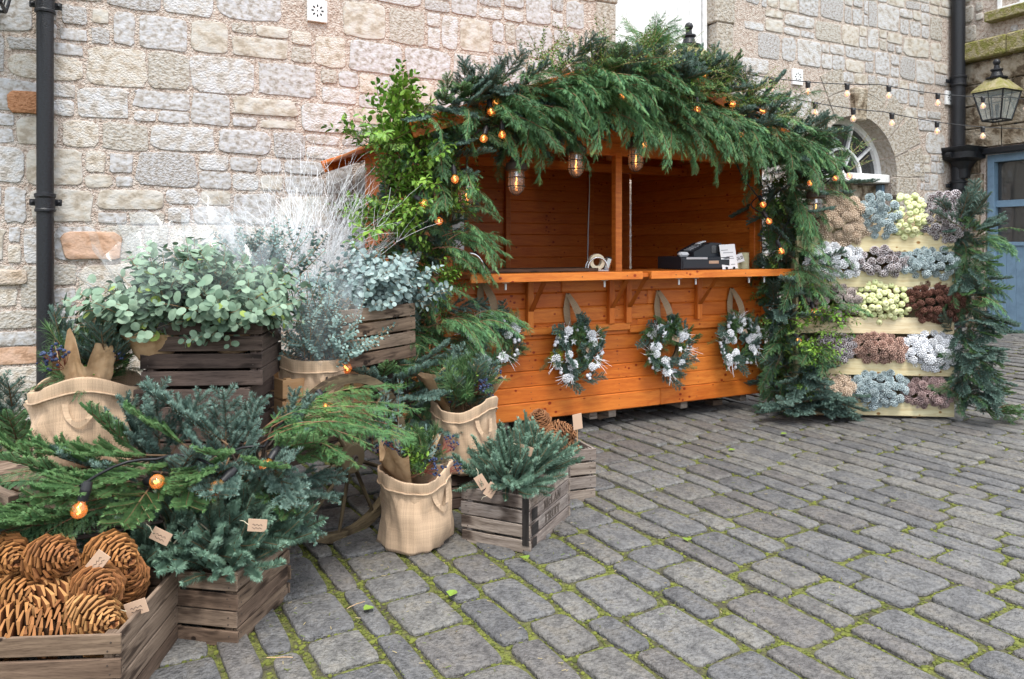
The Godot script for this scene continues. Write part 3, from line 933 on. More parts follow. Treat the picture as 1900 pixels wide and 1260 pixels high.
func kiosk() -> void:
	var k := thing("market_stall", "orange stained timber market stall with gable roof and drop counter", "stall", Vector3.ZERO)
	var xm := (KX0 + KX1) / 2
	var wd := KX1 - KX0
	# front boards below the counter
	var y := 0.135
	for i in 9:
		var h := 0.118 if i == 0 else 0.104
		var cut := rnd(0.3, 0.7)
		plank(k, "board", Vector3(wd * cut - 0.001, h, 0.024), Vector3(KX0 + wd * cut / 2, y + h / 2, KZ - 0.012 + rnd(-0.002, 0.002)), M.orange[rng.randi() % 5], Basis.IDENTITY, 0.007)
		plank(k, "board", Vector3(wd * (1 - cut) - 0.001, h, 0.024), Vector3(KX1 - wd * (1 - cut) / 2, y + h / 2, KZ - 0.012 + rnd(-0.002, 0.002)), M.orange[rng.randi() % 5], Basis.IDENTITY, 0.007)
		y += h
	var nails := MB.new()
	for i in 9:
		for x in [KX0 + 0.05, 2.36, 3.06, 3.78, KX1 - 0.05]:
			for q in [0.03, 0.075]: nails.lathe([Vector2(0.0032, 0.0), Vector2(0.003, 0.001), Vector2(0, 0.0014)], 6, Color.WHITE, Vector3(x + rnd(-0.012, 0.012), 0.14 + i * 0.1055 + q, KZ + 0.0015), Basis(Vector3.RIGHT, PI / 2))
	part(k, "nails", nails.mesh(), M.rust)
	# sides, back, lined the same way inside
	for i in 18:
		var yy := 0.19 + i * 0.1055
		for x in [KX0 + 0.012, KX1 - 0.012]:
			plank(k, "side_board", Vector3(KZ - KB - 0.05, 0.1055, 0.024), Vector3(x, yy, (KZ + KB) / 2), M.orange[i % 5], turn3(90), 0.006)
		if i > 6: plank(k, "back_board", Vector3(wd - 0.05, 0.1055, 0.022), Vector3(xm, yy, KB), M.orange[3], Basis.IDENTITY, 0.006)
	plank(k, "back_panel", Vector3(wd - 0.05, 0.75, 0.02), Vector3(xm, 0.5, KB), M.orange[3])
	for x in [2.42, 3.05, 3.95]: plank(k, "stud", Vector3(0.05, 1.9, 0.045), Vector3(x, 1.1, KB + 0.036), M.orange[1])
	plank(k, "floor", Vector3(wd - 0.06, 0.03, KZ - KB - 0.06), Vector3(xm, 0.16, (KZ + KB) / 2), M.orange[3])
	for x in [2.9, 3.06, 3.71, 2.2, 4.3]: plank(k, "bearer", Vector3(0.065, 0.055, KZ - KB - 0.1), Vector3(x, 0.098, (KZ + KB) / 2 - 0.02), M.crate_grey[1])
	for x in [1.95, 3.1, 4.2]:
		for z in [-4.75, -5.9]: plank(k, "foot_block", Vector3(0.1, 0.056, 0.1), Vector3(x, 0.026, z), M.crate[0])
	for x in [KX0 + 0.014, KX1 - 0.014]: plank(k, "skirt_board", Vector3(1.2, 0.12, 0.022), Vector3(x, 0.072, KB + 0.62), M.orange[3], turn3(90))
	plank(k, "skirt_board", Vector3(wd - 0.06, 0.12, 0.022), Vector3(xm, 0.072, KB), M.orange[3])
	# frame of the opening
	plank(k, "post", Vector3(0.055, 0.9, 0.055), Vector3(3.07, 1.52, KZ - 0.03), M.orange[0])
	plank(k, "post", Vector3(0.06, 1.85, 0.06), Vector3(KX0 + 0.056, 1.06, KZ - 0.056), M.orange[1])
	plank(k, "post", Vector3(0.06, 1.85, 0.06), Vector3(KX1 - 0.056, 1.06, KZ - 0.056), M.orange[1])
	plank(k, "beam", Vector3(wd + 0.1, 0.09, 0.05), Vector3(xm, 1.985, KZ - 0.03), M.orange[1])
	plank(k, "beam", Vector3(wd - 0.1, 0.07, 0.05), Vector3(xm, 1.955, -5.35), M.orange[3])
	for x in [KX0 + 0.02, KX1 - 0.02]: plank(k, "wall_plate", Vector3(KZ - KB, 0.10, 0.07), Vector3(x, 2.085, (KZ + KB) / 2), M.orange[3], turn3(90))
	# gable boards and roof
	for i in 5:
		var yy := 2.08 + i * 0.105
		var half := (2.60 - yy) / 0.60 * 1.5
		if half > 0.1: plank(k, "gable_board", Vector3(half * 2, 0.104, 0.022), Vector3(xm, yy, KZ - 0.02), M.orange[i % 5], Basis.IDENTITY, 0.006)
	for i in 6:
		var yy := 2.0885 + i * 0.1055
		var half := minf((2.62 - yy) / 0.60 * 1.5, wd / 2)
		plank(k, "back_board", Vector3(half * 2, 0.1055, 0.022), Vector3(xm, yy, KB), M.orange[3], Basis.IDENTITY, 0.006)
	for s in [-1, 1]:
		var slope := atan2(0.60, 1.66)
		var b := Basis(Vector3.BACK, -s * slope)
		var mid := Vector3(xm + s * 0.84, 2.29, (KZ + KB) / 2)
		for i in 8:
			plank(k, "roof_board", Vector3(2.3, 0.02, 0.218), mid + b * Vector3(s * (-0.77 + i * 0.22), 0, 0), M.orange[i % 5], b * turn3(90), 0.004)
		for z in [-4.13, -6.42]:
			plank(k, "barge_board", Vector3(1.80, 0.10, 0.022), mid + b * Vector3(0, -0.02, 0) + Vector3(0, 0, z - mid.z), M.orange[0], b)
	# two counter flaps on brackets
	for c in [[1.80, 3.05], [3.13, 4.48]]:
		var w: float = c[1] - c[0]; var cx: float = (c[0] + c[1]) / 2
		var f := part(k, "counter", plank_mesh(Vector3(w, 0.022, 0.56)), M.orange[0], at3(cx, 1.112, -4.45))
		plank(f, "front_edge", Vector3(w + 0.01, 0.052, 0.026), Vector3(0, -0.012, 0.29), M.orange[2])
		for t in [-0.35, 0.12, 0.4]:
			part(f, "nail", rod([Vector3(t * w, -0.012, 0.30), Vector3(t * w, -0.012, 0.3045)], 0.004, 6), M.rust)
	plank(k, "counter_joint", Vector3(0.075, 0.03, 0.4), Vector3(3.09, 1.10, -4.38), M.orange[3])
	plank(k, "rail", Vector3(1.42, 0.052, 0.024), Vector3(2.44, 0.728, KZ + 0.013), M.orange[2], Basis.IDENTITY, 0.006)
	plank(k, "rail", Vector3(1.30, 0.052, 0.024), Vector3(3.80, 0.705, KZ + 0.013), M.orange[0], Basis.IDENTITY, 0.006)
	for x in [2.34, 2.985, 3.13, 3.77, 4.44]:
		plank(k, "bracket_upright", Vector3(0.325, 0.045, 0.04), Vector3(x, 0.915, KZ + 0.0205), M.orange[rng.randi() % 5], Basis(Vector3.BACK, PI / 2))
		var a := Vector3(x, 0.84, KZ + 0.02); var e := Vector3(x, 1.09, KZ + 0.24)
		var d := (e - a).normalized()
		plank(k, "bracket_strut", Vector3(a.distance_to(e), 0.04, 0.04), (a + e) / 2, M.orange[rng.randi() % 5], Basis(d, Vector3.RIGHT.cross(d).cross(d).normalized() * -1.0, Vector3.RIGHT).orthonormalized())
	for x in [2.05, 2.78, 3.4, 3.55, 4.05, 4.2]:
		var h := MB.new()
		h.box(Vector3(0.012, 0.04, 0.012), 0.003, Color.WHITE, Vector3(0, -0.03, 0))
		h.box(Vector3(0.05, 0.012, 0.02), 0.003)
		part(k, "clip", h.mesh(), M.white_plastic, at3(x, 1.075, -4.2))
	counter_goods()


func counter_goods() -> void:
	var b := thing("cutting_board", "dark brown board lying on the left counter", "board", Vector3(2.42, 1.125, -4.5), 0.03)
	for i in 3: plank(b, "slat", Vector3(0.86, 0.022, 0.085), Vector3(0, 0.011, -0.09 + i * 0.088), M.board)
	# tape dispenser
	var t := thing("tape_dispenser", "chrome tape dispenser with a roll beside the centre post", "tape dispenser", Vector3(2.86, 1.124, -4.42), -0.3)
	var mb := MB.new()
	for s in [-1, 1]:
		var pts := []
		for k in 10:
			var a := PI * k / 9.0
			pts.append(Vector3(cos(a) * 0.07, 0.02 + sin(a) * 0.075, s * 0.032))
		mb.tube(pts, 0.006, 0.006, 6, Color.WHITE)
	mb.box(Vector3(0.16, 0.012, 0.07), 0.003, Color.WHITE, Vector3(0, 0.006, 0))
	mb.box(Vector3(0.05, 0.09, 0.066), 0.012, Color.WHITE, Vector3(0.075, 0.055, 0), Vector2.ZERO, Basis(Vector3.BACK, -0.3))
	part(t, "body", mb.mesh(), M.steel)
	var rl := MB.new()
	rl.lathe([Vector2(0.03, -0.025), Vector2(0.055, -0.025), Vector2(0.055, 0.025), Vector2(0.03, 0.025)], 18, Color.WHITE, Vector3(0, 0.065, 0), Basis(Vector3.RIGHT, PI / 2))
	part(t, "tape_roll", rl.mesh(), M.twine)
	# cash register
	var r := thing("cash_register", "black cash register with drawer on the right counter", "cash register", Vector3(3.78, 1.124, -4.50), -0.12)
	plank(r, "drawer_case", Vector3(0.42, 0.095, 0.34), Vector3(0, 0.048, 0), M.plastic, Basis.IDENTITY, 0.006)
	plank(r, "drawer_front", Vector3(0.40, 0.065, 0.012), Vector3(0, 0.042, 0.172), M.plastic, Basis.IDENTITY, 0.004)
	plank(r, "drawer_label", Vector3(0.085, 0.022, 0.002), Vector3(0.06, 0.055, 0.179), M.card)
	plank(r, "trim", Vector3(0.18, 0.016, 0.002), Vector3(-0.08, 0.084, 0.172), M.grey_paint)
	var hd := MB.new()
	var prof := [Vector2(-0.10, 0), Vector2(0.14, 0), Vector2(0.14, 0.10), Vector2(0.05, 0.105), Vector2(-0.10, 0.035)]
	var fr := []; var bk := []
	for q in prof:
		fr.append(Vector3(q.x, q.y, 0.11)); bk.append(Vector3(q.x, q.y, -0.12))
	var mid := Vector3(0.03, 0.05, 0)
	hd.face(fr.duplicate(), mid, Color.WHITE, Vector2.ZERO); hd.face(bk.duplicate(), mid, Color.WHITE, Vector2.ZERO)
	for i in 5: hd.face([fr[i], fr[(i + 1) % 5], bk[(i + 1) % 5], bk[i]], mid, Color.WHITE, Vector2.ZERO)
	part(r, "till_head", hd.mesh(), M.plastic, at3(0.02, 0.095, 0.02))
	plank(r, "display", Vector3(0.09, 0.06, 0.004), Vector3(0.115, 0.15, 0.133), M.glass_dark)
	plank(r, "receipt_roll", Vector3(0.085, 0.034, 0.05), Vector3(-0.145, 0.113, 0.09), M.white_plastic, Basis.IDENTITY, 0.014)
	plank(r, "receipt", Vector3(0.07, 0.008, 0.05), Vector3(0.03, 0.20, 0.05), M.paper, Basis(Vector3.BACK, 0.3))
	var keys := MB.new()
	for i in 5:
		for j in 4: keys.box(Vector3(0.012, 0.008, 0.014), 0.002, Color.WHITE, Vector3(-0.06 + i * 0.022, 0.145 + i * 0.0095, 0.05 - j * 0.024))
	part(r, "keys", keys.mesh(), M.grey_paint)
	var s := thing("counter_notice", "white printed notice propped against the cash register", "notice", Vector3(3.955, 1.126, -4.30), -0.1)
	var tilt := Basis(Vector3.RIGHT, -0.16) * Basis(Vector3.BACK, 0.05)
	var sheet_ := plank(s, "sheet", Vector3(0.14, 0.185, 0.003), Vector3(0, 0.093, -0.012), M.paper, tilt, 0.001)
	var ln := MB.new()
	for q in [[0.05, 0.06, -0.03], [0.03, 0.09, 0.0], [0.0, 0.06, 0.01], [-0.015, 0.09, 0.0], [-0.06, 0.04, 0.03]]:
		ln.box(Vector3(q[1], 0.005, 0.001), 0.0003, Color.WHITE, Vector3(q[2], q[0], 0.0022))
	part(sheet_, "print", ln.mesh(), M.pale_ink)
	for x in [-0.03, 0.035]: plank(s, "clip", Vector3(0.014, 0.018, 0.02), Vector3(x, 0.008, 0.006), M.black)
	var c := thing("sold_card", "small tilted white card on the counter reading SOLD", "card", Vector3(4.10, 1.128, -4.36), -0.15)
	var cb := Basis(Vector3.BACK, 0.28) * Basis(Vector3.RIGHT, -0.2)
	var cd := plank(c, "card", Vector3(0.085, 0.065, 0.002), Vector3(0, 0.075, 0), M.paper, cb, 0.0008)
	part(cd, "lettering", text_mesh("SOLD", 0.024, "Droid Sans"), M.ink, at3(0, 0, 0.0015))
	for q in [[4.10, -4.40, 0.038, 0.055, "short reel of pale green ribbon behind the sold card"], [4.205, -4.42, 0.047, 0.125, "tall reel of pale green ribbon at the counter's right end"]]:
		var sp := thing("ribbon_reel", q[4], "reel", Vector3(q[0], 1.124, q[1]), 0.0, "ribbon reels on the counter")
		var m := MB.new()
		var n := 9
		var pr := [Vector2(0, 0), Vector2(q[2], 0)]
		for i in n: pr.append(Vector2(q[2] * (0.93 if i % 2 else 0.9), q[3] * (0.05 + 0.9 * i / (n - 1))))
		pr.append(Vector2(q[2], q[3])); pr.append(Vector2(0.012, q[3] + 0.001))
		m.lathe(pr, 22)
		part(sp, "ribbon", m.mesh(), M.spool)
	var tp := thing("chrome_rail", "bent chrome tube at the left end of the counter", "rail", Vector3(2.03, 1.12, -4.48))
	var arc := []
	for i in 9: arc.append(Vector3(-0.10 + 0.10 * sin(i / 8.0 * 1.6), 0.13 * cos(i / 8.0 * 1.57), 0))
	part(tp, "tube", rod(arc, 0.010, 8), M.steel)
	part(tp, "foot", rod([Vector3(0, 0, 0), Vector3(0, 0.01, 0)], 0.02, 12), M.steel)
	var fb := thing("fuse_box", "pale grey box fixed inside the left post of the stall", "box", Vector3(1.86, 1.22, -4.62), 0.2)
	plank(fb, "case", Vector3(0.17, 0.36, 0.05), Vector3(0, 0.18, 0), M.grey_paint, Basis.IDENTITY, 0.006)
	plank(fb, "lid", Vector3(0.15, 0.33, 0.012), Vector3(0, 0.18, 0.028), M.grey_paint, Basis.IDENTITY, 0.004)
	for q in [["white_cable", 2.30, M.grey_paint, "thin white cable hanging inside left of the centre post", -5.9], ["lilac_cable", 3.42, M.grey_paint, "pale cable hanging inside right of the centre post", -5.4]]:
		var cl := part(self, q[0], rod(curve(Vector3(q[1], 1.9, q[4]), Vector3.DOWN, 1.0, 14, Vector3(0.2, 0, 0), 0.06), 0.005, 5), q[2])
		tag(cl, q[3], "cable")
	var bc := part(self, "black_cable", rod([Vector3(2.42, 1.63, -6.1), Vector3(2.50, 1.5, -6.1), Vector3(2.62, 1.3, -6.08), Vector3(2.78, 1.1, -6.06)], 0.011, 6), M.black)
	tag(bc, "black cable slanting down the stall's back wall", "cable")


func text_mesh(s: String, h: float, font: String, bold := true) -> TextMesh:
	var f := SystemFont.new()
	f.font_names = PackedStringArray([font])
	if bold: f.font_weight = 700
	var t := TextMesh.new()
	t.text = s; t.font = f; t.font_size = 48
	t.pixel_size = h / 36.0
	t.depth = 0.001
	return t


func cage_lamp(at: Vector3, label: String, lit := 0.0012) -> void:        # at: the middle of its cap
	var l := thing("cage_lamp", label, "lamp", at, 0.0, "caged jar lamps hung along the stall front")
	var cap := MB.new()
	cap.lathe([Vector2(0, 0.06), Vector2(0.035, 0.058), Vector2(0.045, 0.03), Vector2(0.066, 0.02), Vector2(0.07, 0.0), Vector2(0.07, -0.02), Vector2(0.058, -0.028), Vector2(0, -0.03)], 20)
	cap.tube([Vector3(0, 0.055, 0), Vector3(0, 0.3, 0)], 0.007, 0.007, 6, Color.WHITE)
	part(l, "cap", cap.mesh(), M.rust)
	var j := MB.new()
	j.lathe([Vector2(0.048, -0.03), Vector2(0.052, -0.05), Vector2(0.053, -0.12), Vector2(0.046, -0.15), Vector2(0.03, -0.168), Vector2(0, -0.174)], 20, Color.WHITE, Vector3.ZERO, Basis.IDENTITY, true)
	part(l, "jar", j.mesh(), M.jar)
	var c := MB.new()
	for y in [-0.07, -0.125]:
		var ring := []
		for k in 17: ring.append(Vector3(cos(TAU * k / 16) * 0.058, y, sin(TAU * k / 16) * 0.058))
		c.tube(ring, 0.0028, 0.0028, 4, Color.WHITE)
	for k in 4:
		var b := Basis(Vector3.UP, TAU * k / 4 + 0.4)
		c.tube([b * Vector3(0.058, -0.02, 0), b * Vector3(0.058, -0.12, 0), b * Vector3(0.05, -0.155, 0), b * Vector3(0.028, -0.176, 0), Vector3(0, -0.182, 0)], 0.0026, 0.0026, 4, Color.WHITE)
	part(l, "cage", c.mesh(), M.rust)
	var s := MB.new()
	s.lathe([Vector2(0.014, -0.028), Vector2(0.014, -0.06), Vector2(0.0, -0.062)], 10)
	part(l, "holder", s.mesh(), M.steel)
	part(l, "filament", rod([Vector3(0, -0.065, 0), Vector3(0.003, -0.085, 0), Vector3(-0.003, -0.10, 0), Vector3(0, -0.13, 0)], 0.0035, 6), M.filament)
	var o := OmniLight3D.new()
	o.name = "cage_lamp_glow"
	o.position = at + Vector3(0, -0.095, 0)
	o.light_color = Color(1.0, 0.62, 0.3); o.light_energy = lit; o.light_size = 0.012; o.omni_range = 20.0; o.omni_attenuation = 2.0
	o.shadow_enabled = true
	add_child(o, true)


func festoon(label: String, list: Array, hang: Array, glow := 0.0006) -> void:     # a cable with amber globe bulbs
	var o := thing("festoon_lights", label, "string lights")
	var line := []
	for i in list.size() - 1:
		var a: Vector3 = list[i] + Vector3(0, 0.06, -0.05); var b: Vector3 = list[i + 1] + Vector3(0, 0.06, -0.05)
		for k in 5: line.append(a.lerp(b, k / 5.0) - Vector3(0, 0, 0.10 * sin(PI * k / 5.0)))
	line.append(list[-1] + Vector3(0, 0.06, -0.05))
	part(o, "cable", rod(line, 0.005, 5), M.black)
	for i in list.size():
		var d: Vector3 = hang[i] if i < hang.size() else Vector3(rnd(-0.6, 0.6), -1, rnd(0.1, 0.9))
		d = d.normalized()
		var side := d.cross(Vector3(0.3, 0.2, 1)).normalized()
		var b := Basis(side, -d, side.cross(-d))
		var so := MB.new()
		so.lathe([Vector2(0.015, 0.028), Vector2(0.017, 0.06), Vector2(0.013, 0.085), Vector2(0, 0.087)], 10)
		var s := part(o, "socket", so.mesh(), M.black, Transform3D(b, list[i]))
		part(s, "bulb", bulb_mesh(0.0235), M.amber)
		part(s, "filament", rod([Vector3(0, 0.02, 0), Vector3(0.006, 0.008, 0), Vector3(-0.004, -0.004, 0), Vector3(0.002, -0.012, 0)], 0.004, 5), M.filament)
		var g := OmniLight3D.new()
		g.name = "festoon_bulb_glow"
		g.position = list[i]
		g.light_color = Color(1.0, 0.55, 0.2); g.light_energy = glow; g.light_size = 0.01; g.omni_range = 20.0; g.omni_attenuation = 2.0
		g.shadow_enabled = true
		add_child(g, true)


# ---------------------------------------------------------------- greenery: every branch grows along +x with +y up
func tone(a: Color, b: Color) -> Color:
	return a.lerp(b, rng.randf())


func fingers(mb: MB, base: Vector3, dir: Vector3, up: Vector3, l: float, nl: float, flat: float, ca: Color, cb: Color, step := 0.0034, hw := 0.0020) -> void:
	var bend := up * 0.25
	var pts := curve(base, dir, l, 5, bend, 0.05)
	mb.tube(pts, 0.0022, 0.0014, 3, Color(0.12, 0.085, 0.04), false)
	var n := int(l / step)
	var old := tone(ca, cb)
	for i in n:
		var t := i / float(n)
		var f := t * 5.0
		var k := mini(int(f), 4)
		var p: Vector3 = pts[k].lerp(pts[k + 1], f - k)
		var d: Vector3 = (pts[k + 1] - pts[k]).normalized()
		var side := d.cross(up).normalized()
		var u2 := side.cross(d)
		for q in 5:
			var a: float
			if flat > 0.5: a = (PI / 2 + rnd(-0.55, 0.35)) * (1.0 if q % 2 else -1.0)
			else: a = rnd(-2.3, 2.3)
			var rad := u2 * cos(a) + side * sin(a)
			var nd := (rad * rnd(0.7, 1.05) + d * rnd(0.45, 0.85) + u2 * 0.25 * (1.0 - flat)).normalized()
			var ln := nl * rnd(0.75, 1.1) * (1.0 - 0.45 * smoothstep(0.8, 1.0, t)) * (0.7 + 0.3 * smoothstep(0.0, 0.1, t))
			mb.needle(p, nd, nd.cross(rad + d * 0.3).normalized(), ln, hw, old.lerp(tone(ca, cb), 0.5))
	for q in 7:
		var d: Vector3 = (pts[5] - pts[4]).normalized()
		var nd := (d + Vector3(rnd(-0.6, 0.6), rnd(-0.6, 0.6), rnd(-0.6, 0.6))).normalized()
		mb.needle(pts[5], nd, nd.cross(up).normalized(), nl * 0.6, hw, tone(ca, cb))


func fir_branch(l: float, spread: float, nl: float, flat: float, ca: Color, cb: Color) -> ArrayMesh:
	var mb := MB.new()
	var main := curve(Vector3.ZERO, Vector3(1, 0.05, 0), l, 6, Vector3(0, rnd(-0.25, 0.15), rnd(-0.15, 0.15)), 0.04)
	mb.tube(main, 0.0042, 0.002, 5, Color(0.16, 0.10, 0.055), false)
	fingers(mb, main[3], main[4] - main[3], Vector3.UP, l * 0.56, nl, flat, ca, cb)
	for i in range(0, 6):
		var p: Vector3 = main[i].lerp(main[i + 1], 0.5)
		var d: Vector3 = (main[i + 1] - main[i]).normalized()
		for s in [-1, 1]:
			if i == 0 and rng.randf() < 0.5: continue
			var dd := (d * rnd(0.75, 1.1) + Vector3(0, rnd(0.0, 0.25), s * rnd(0.7, 1.0))).normalized()
			var ll := spread * lerpf(1.0, 0.4, i / 5.5) * rnd(0.75, 1.15)
			fingers(mb, p, dd, Vector3.UP, ll, nl, flat, ca, cb)
			if ll > 0.11:
				fingers(mb, p + dd * ll * 0.45, (dd + Vector3(0.5, 0.1, -s * 0.35)).normalized(), Vector3.UP, ll * 0.45, nl, flat, ca, cb)
	return mb.mesh()


func cedar_branch(l: float, droop: float, fine: float, ca: Color, cb: Color, tip: Color, wid := 0.0012) -> ArrayMesh:
	var mb := MB.new()
	var n := 14
	var main := curve(Vector3.ZERO, Vector3(1, 0.3, 0), l, n, Vector3(0, -droop, rnd(-0.3, 0.3)), 0.05)
	mb.tube(main, 0.0038, 0.0010, 4, Color(0.20, 0.105, 0.06), false)
	var steps := int(l / 0.0165)
	for i in steps:
		var t := (i + rng.randf()) / steps
		if t < 0.08: continue
		var f := t * n
		var k := mini(int(f), n - 1)
		var p: Vector3 = main[k].lerp(main[k + 1], f - k)
		var d: Vector3 = (main[k + 1] - main[k]).normalized()
		var s := 1.0 if i % 2 else -1.0
		var out := d.cross(Vector3.UP).normalized() * s
		var sl := lerpf(0.19, 0.05, t) * rnd(0.4, 1.2) * fine
		var sd := (d * rnd(0.6, 1.2) + out * rnd(0.5, 1.0) + Vector3(0, rnd(-0.35, 0.35), 0)).normalized()
		var sp := curve(p, sd, sl, 5, Vector3(0, -droop * rnd(0.3, 0.7), 0) + d * 0.3, 0.08)
		var col := tone(ca, cb)
		if rng.randf() < 0.22: col = col.lerp(tip, rnd(0.3, 0.8))
		var pn := (sd.cross(Vector3(rnd(-0.8, 0.8), 1, rnd(-0.8, 0.8)))).normalized()
		mb.tube(sp, 0.0011, 0.0006, 3, col * 0.85, false)
		var m := int(sl / 0.0115)
		for j in m + 1:
			var tt := (j + 0.4) / (m + 1)
			var ff := tt * 5.0
			var kk := mini(int(ff), 4)
			var q: Vector3 = sp[kk].lerp(sp[kk + 1], ff - kk)
			var dd: Vector3 = (sp[kk + 1] - sp[kk]).normalized()
			var z := 1.0 if j % 2 else -1.0
			var lt := lerpf(0.052, 0.020, tt) * rnd(0.6, 1.25) * fine
			var td := (dd * 0.9 + pn * z * rnd(0.4, 0.9) + Vector3(0, rnd(-0.3, 0.2), 0)).normalized()
			var tp := q
			var tw := col.lerp(tone(ca, cb), 0.4)
			var side := td.cross(Vector3(rnd(-0.5, 0.5), 0.9, rnd(-0.5, 0.5))).normalized()
			var c := int(lt / 0.0048)
			for e in c:
				var bl := 0.0125 * (1.0 - 0.45 * e / c)
				for y in [-1.0, 1.0]:
					var nd: Vector3 = (td * 0.9 + side * y * 0.55).normalized()
					mb.needle(tp, nd, side, bl, wid, tw)
				td = (td + Vector3(0, -droop * 0.035, 0)).normalized()
				tp += td * 0.0048
			mb.needle(tp, td, side, 0.011, wid, tw)
	return mb.mesh()


func leaf_branch(l: float, pairs: int, ll: float, lw: float, ca: Color, cb: Color, bark: Color, subs := 3) -> ArrayMesh:
	var mb := MB.new()
	var stems := [curve(Vector3.ZERO, Vector3(1, 0.1, 0), l, 8, Vector3(0, rnd(-0.4, 0.5), rnd(-0.3, 0.3)), 0.07)]
	for s in subs:
		var b: Vector3 = stems[0][2 + s]
		stems.append(curve(b, Vector3(1, rnd(-0.1, 0.7), (1.0 if s % 2 else -1.0) * rnd(0.6, 1.1)), l * rnd(0.35, 0.55), 8, Vector3(0.3, rnd(-0.3, 0.4), 0), 0.07))
	for si in stems.size():
		var st: Array = stems[si]
		mb.tube(st, 0.0032 if si == 0 else 0.002, 0.0012, 4, bark, false)
		var n := pairs if si == 0 else int(pairs * 0.55)
		for i in n:
			var t := lerpf(0.15, 1.0, (i + 0.6) / n)
			var f := minf(t * 8.0, 7.99)
			var k := int(f)
			var p: Vector3 = st[k].lerp(st[k + 1], f - k)
			var d: Vector3 = (st[k + 1] - st[k]).normalized()
			var a0 := (i % 2) * PI / 2 + rnd(-0.4, 0.4)
			for s in 2:
				var a := a0 + s * PI
				var side := d.cross(Vector3.UP).normalized()
				var rad := side * cos(a) + side.cross(d) * sin(a)
				var ld := (rad * rnd(0.7, 1.0) + d * rnd(0.5, 0.9) + Vector3(0, rnd(-0.4, 0.15), 0)).normalized()
				var sz := rnd(0.65, 1.1) * lerpf(1.0, 0.62, t)
				mb.leaf(p + rad * 0.003, ld, (Vector3.UP + d * 0.4 + rad * 0.2).normalized(), ll * sz, lw * 0.5 * sz, tone(ca, cb), rnd(0.15, 0.4), rnd(0.05, 0.3))
	return mb.mesh()


func euc_branch(l: float, nodes: int, size: float, ca: Color, cb: Color, oval: float, subs: int, droop := 0.3) -> ArrayMesh:
	var mb := MB.new()
	var stems := [curve(Vector3.ZERO, Vector3(1, 0.1, 0), l, 8, Vector3(0, -droop, rnd(-0.3, 0.3)), 0.06)]
	for s in subs:
		stems.append(curve(stems[0][1 + s % 6], Vector3(1, rnd(-0.2, 0.5), (1.0 if s % 2 else -1.0) * rnd(0.5, 1.0)), l * rnd(0.35, 0.6), 8, Vector3(0.3, -droop, 0), 0.08))
	for si in stems.size():
		var st: Array = stems[si]
		mb.tube(st, 0.003 if si == 0 else 0.0018, 0.001, 4, Color(0.30, 0.19, 0.10), false)
		var n := nodes if si == 0 else int(nodes * 0.5)
		for i in n:
			var t := lerpf(0.08, 1.0, (i + 0.5) / n)
			var f := minf(t * 8.0, 7.99)
			var k := int(f)
			var p: Vector3 = st[k].lerp(st[k + 1], f - k)
			var d: Vector3 = (st[k + 1] - st[k]).normalized()
			var a0 := i * 1.57 + rnd(-0.5, 0.5)
			for s in 2:
				var a := a0 + s * PI
				var side := d.cross(Vector3.UP).normalized()
				var rad := side * cos(a) + side.cross(d) * sin(a)
				var ld := (rad + d * rnd(0.2, 0.8) + Vector3(0, rnd(-0.5, 0.2), 0)).normalized()
				var sz := size * rnd(0.7, 1.1) * lerpf(1.0, 0.6, t * t)
				var pet := size * 0.2
				mb.disc(p + ld * pet, ld, (d + Vector3(rnd(-0.6, 0.6), rnd(0, 0.9), rnd(-0.6, 0.6))).normalized(), sz * oval, sz, tone(ca, cb) if rng.randf() > 0.07 or oval < 1.1 else Color(0.20, 0.27, 0.06), rnd(-0.05, 0.16))
	return mb.mesh()


func pine_branch(l: float, nl: float, ca: Color, cb: Color) -> ArrayMesh:
	var mb := MB.new()
	for b in 5:
		var st := curve(Vector3(l * 0.12 * b, 0, 0), Vector3(1, rnd(-0.1, 0.5), rnd(-0.7, 0.7)), l * 0.55, 5, Vector3(0, 0.3, 0), 0.05)
		mb.tube(st, 0.0035, 0.002, 4, Color(0.15, 0.09, 0.05), false)
		for i in 150:
			var t := rnd(0.25, 1.0)
			var f := minf(t * 5.0, 4.99)
			var k := int(f)
			var p: Vector3 = st[k].lerp(st[k + 1], f - k)
			var d: Vector3 = (st[k + 1] - st[k]).normalized()
			var rad := Vector3(rnd(-1, 1), rnd(-1, 1), rnd(-1, 1)).normalized()
			var nd := (d * rnd(0.6, 1.3) + rad * 0.9).normalized()
			mb.needle(p, nd, nd.cross(rad + Vector3(0.1, 0.2, 0.3)).normalized(), nl * rnd(0.7, 1.1), 0.0012, tone(ca, cb))
	return mb.mesh()


func berry_spray(l: float) -> ArrayMesh:             # red stalks ending in a head of blue-black berries; vertex colours carry both
	var mb := MB.new()
	for s in 26:
		var e := Vector3(l + rnd(-0.012, 0.015), rnd(-0.03, 0.03), rnd(-0.03, 0.03))
		mb.tube([Vector3(l * 0.5, 0, 0), e], 0.0008, 0.0006, 3, Color(0.25, 0.07, 0.05), false)
		var r := rnd(0.0032, 0.0046)
		var blue := tone(Color(0.012, 0.018, 0.05), Color(0.05, 0.07, 0.14))
		mb.lathe([Vector2(0, -r), Vector2(r * 0.8, -r * 0.6), Vector2(r, 0), Vector2(r * 0.8, r * 0.6), Vector2(0, r)], 7, blue, e, Basis.IDENTITY, true)
	mb.tube([Vector3.ZERO, Vector3(l * 0.5, 0, 0)], 0.0018, 0.0012, 4, Color(0.22, 0.10, 0.06), false)
	return mb.mesh()


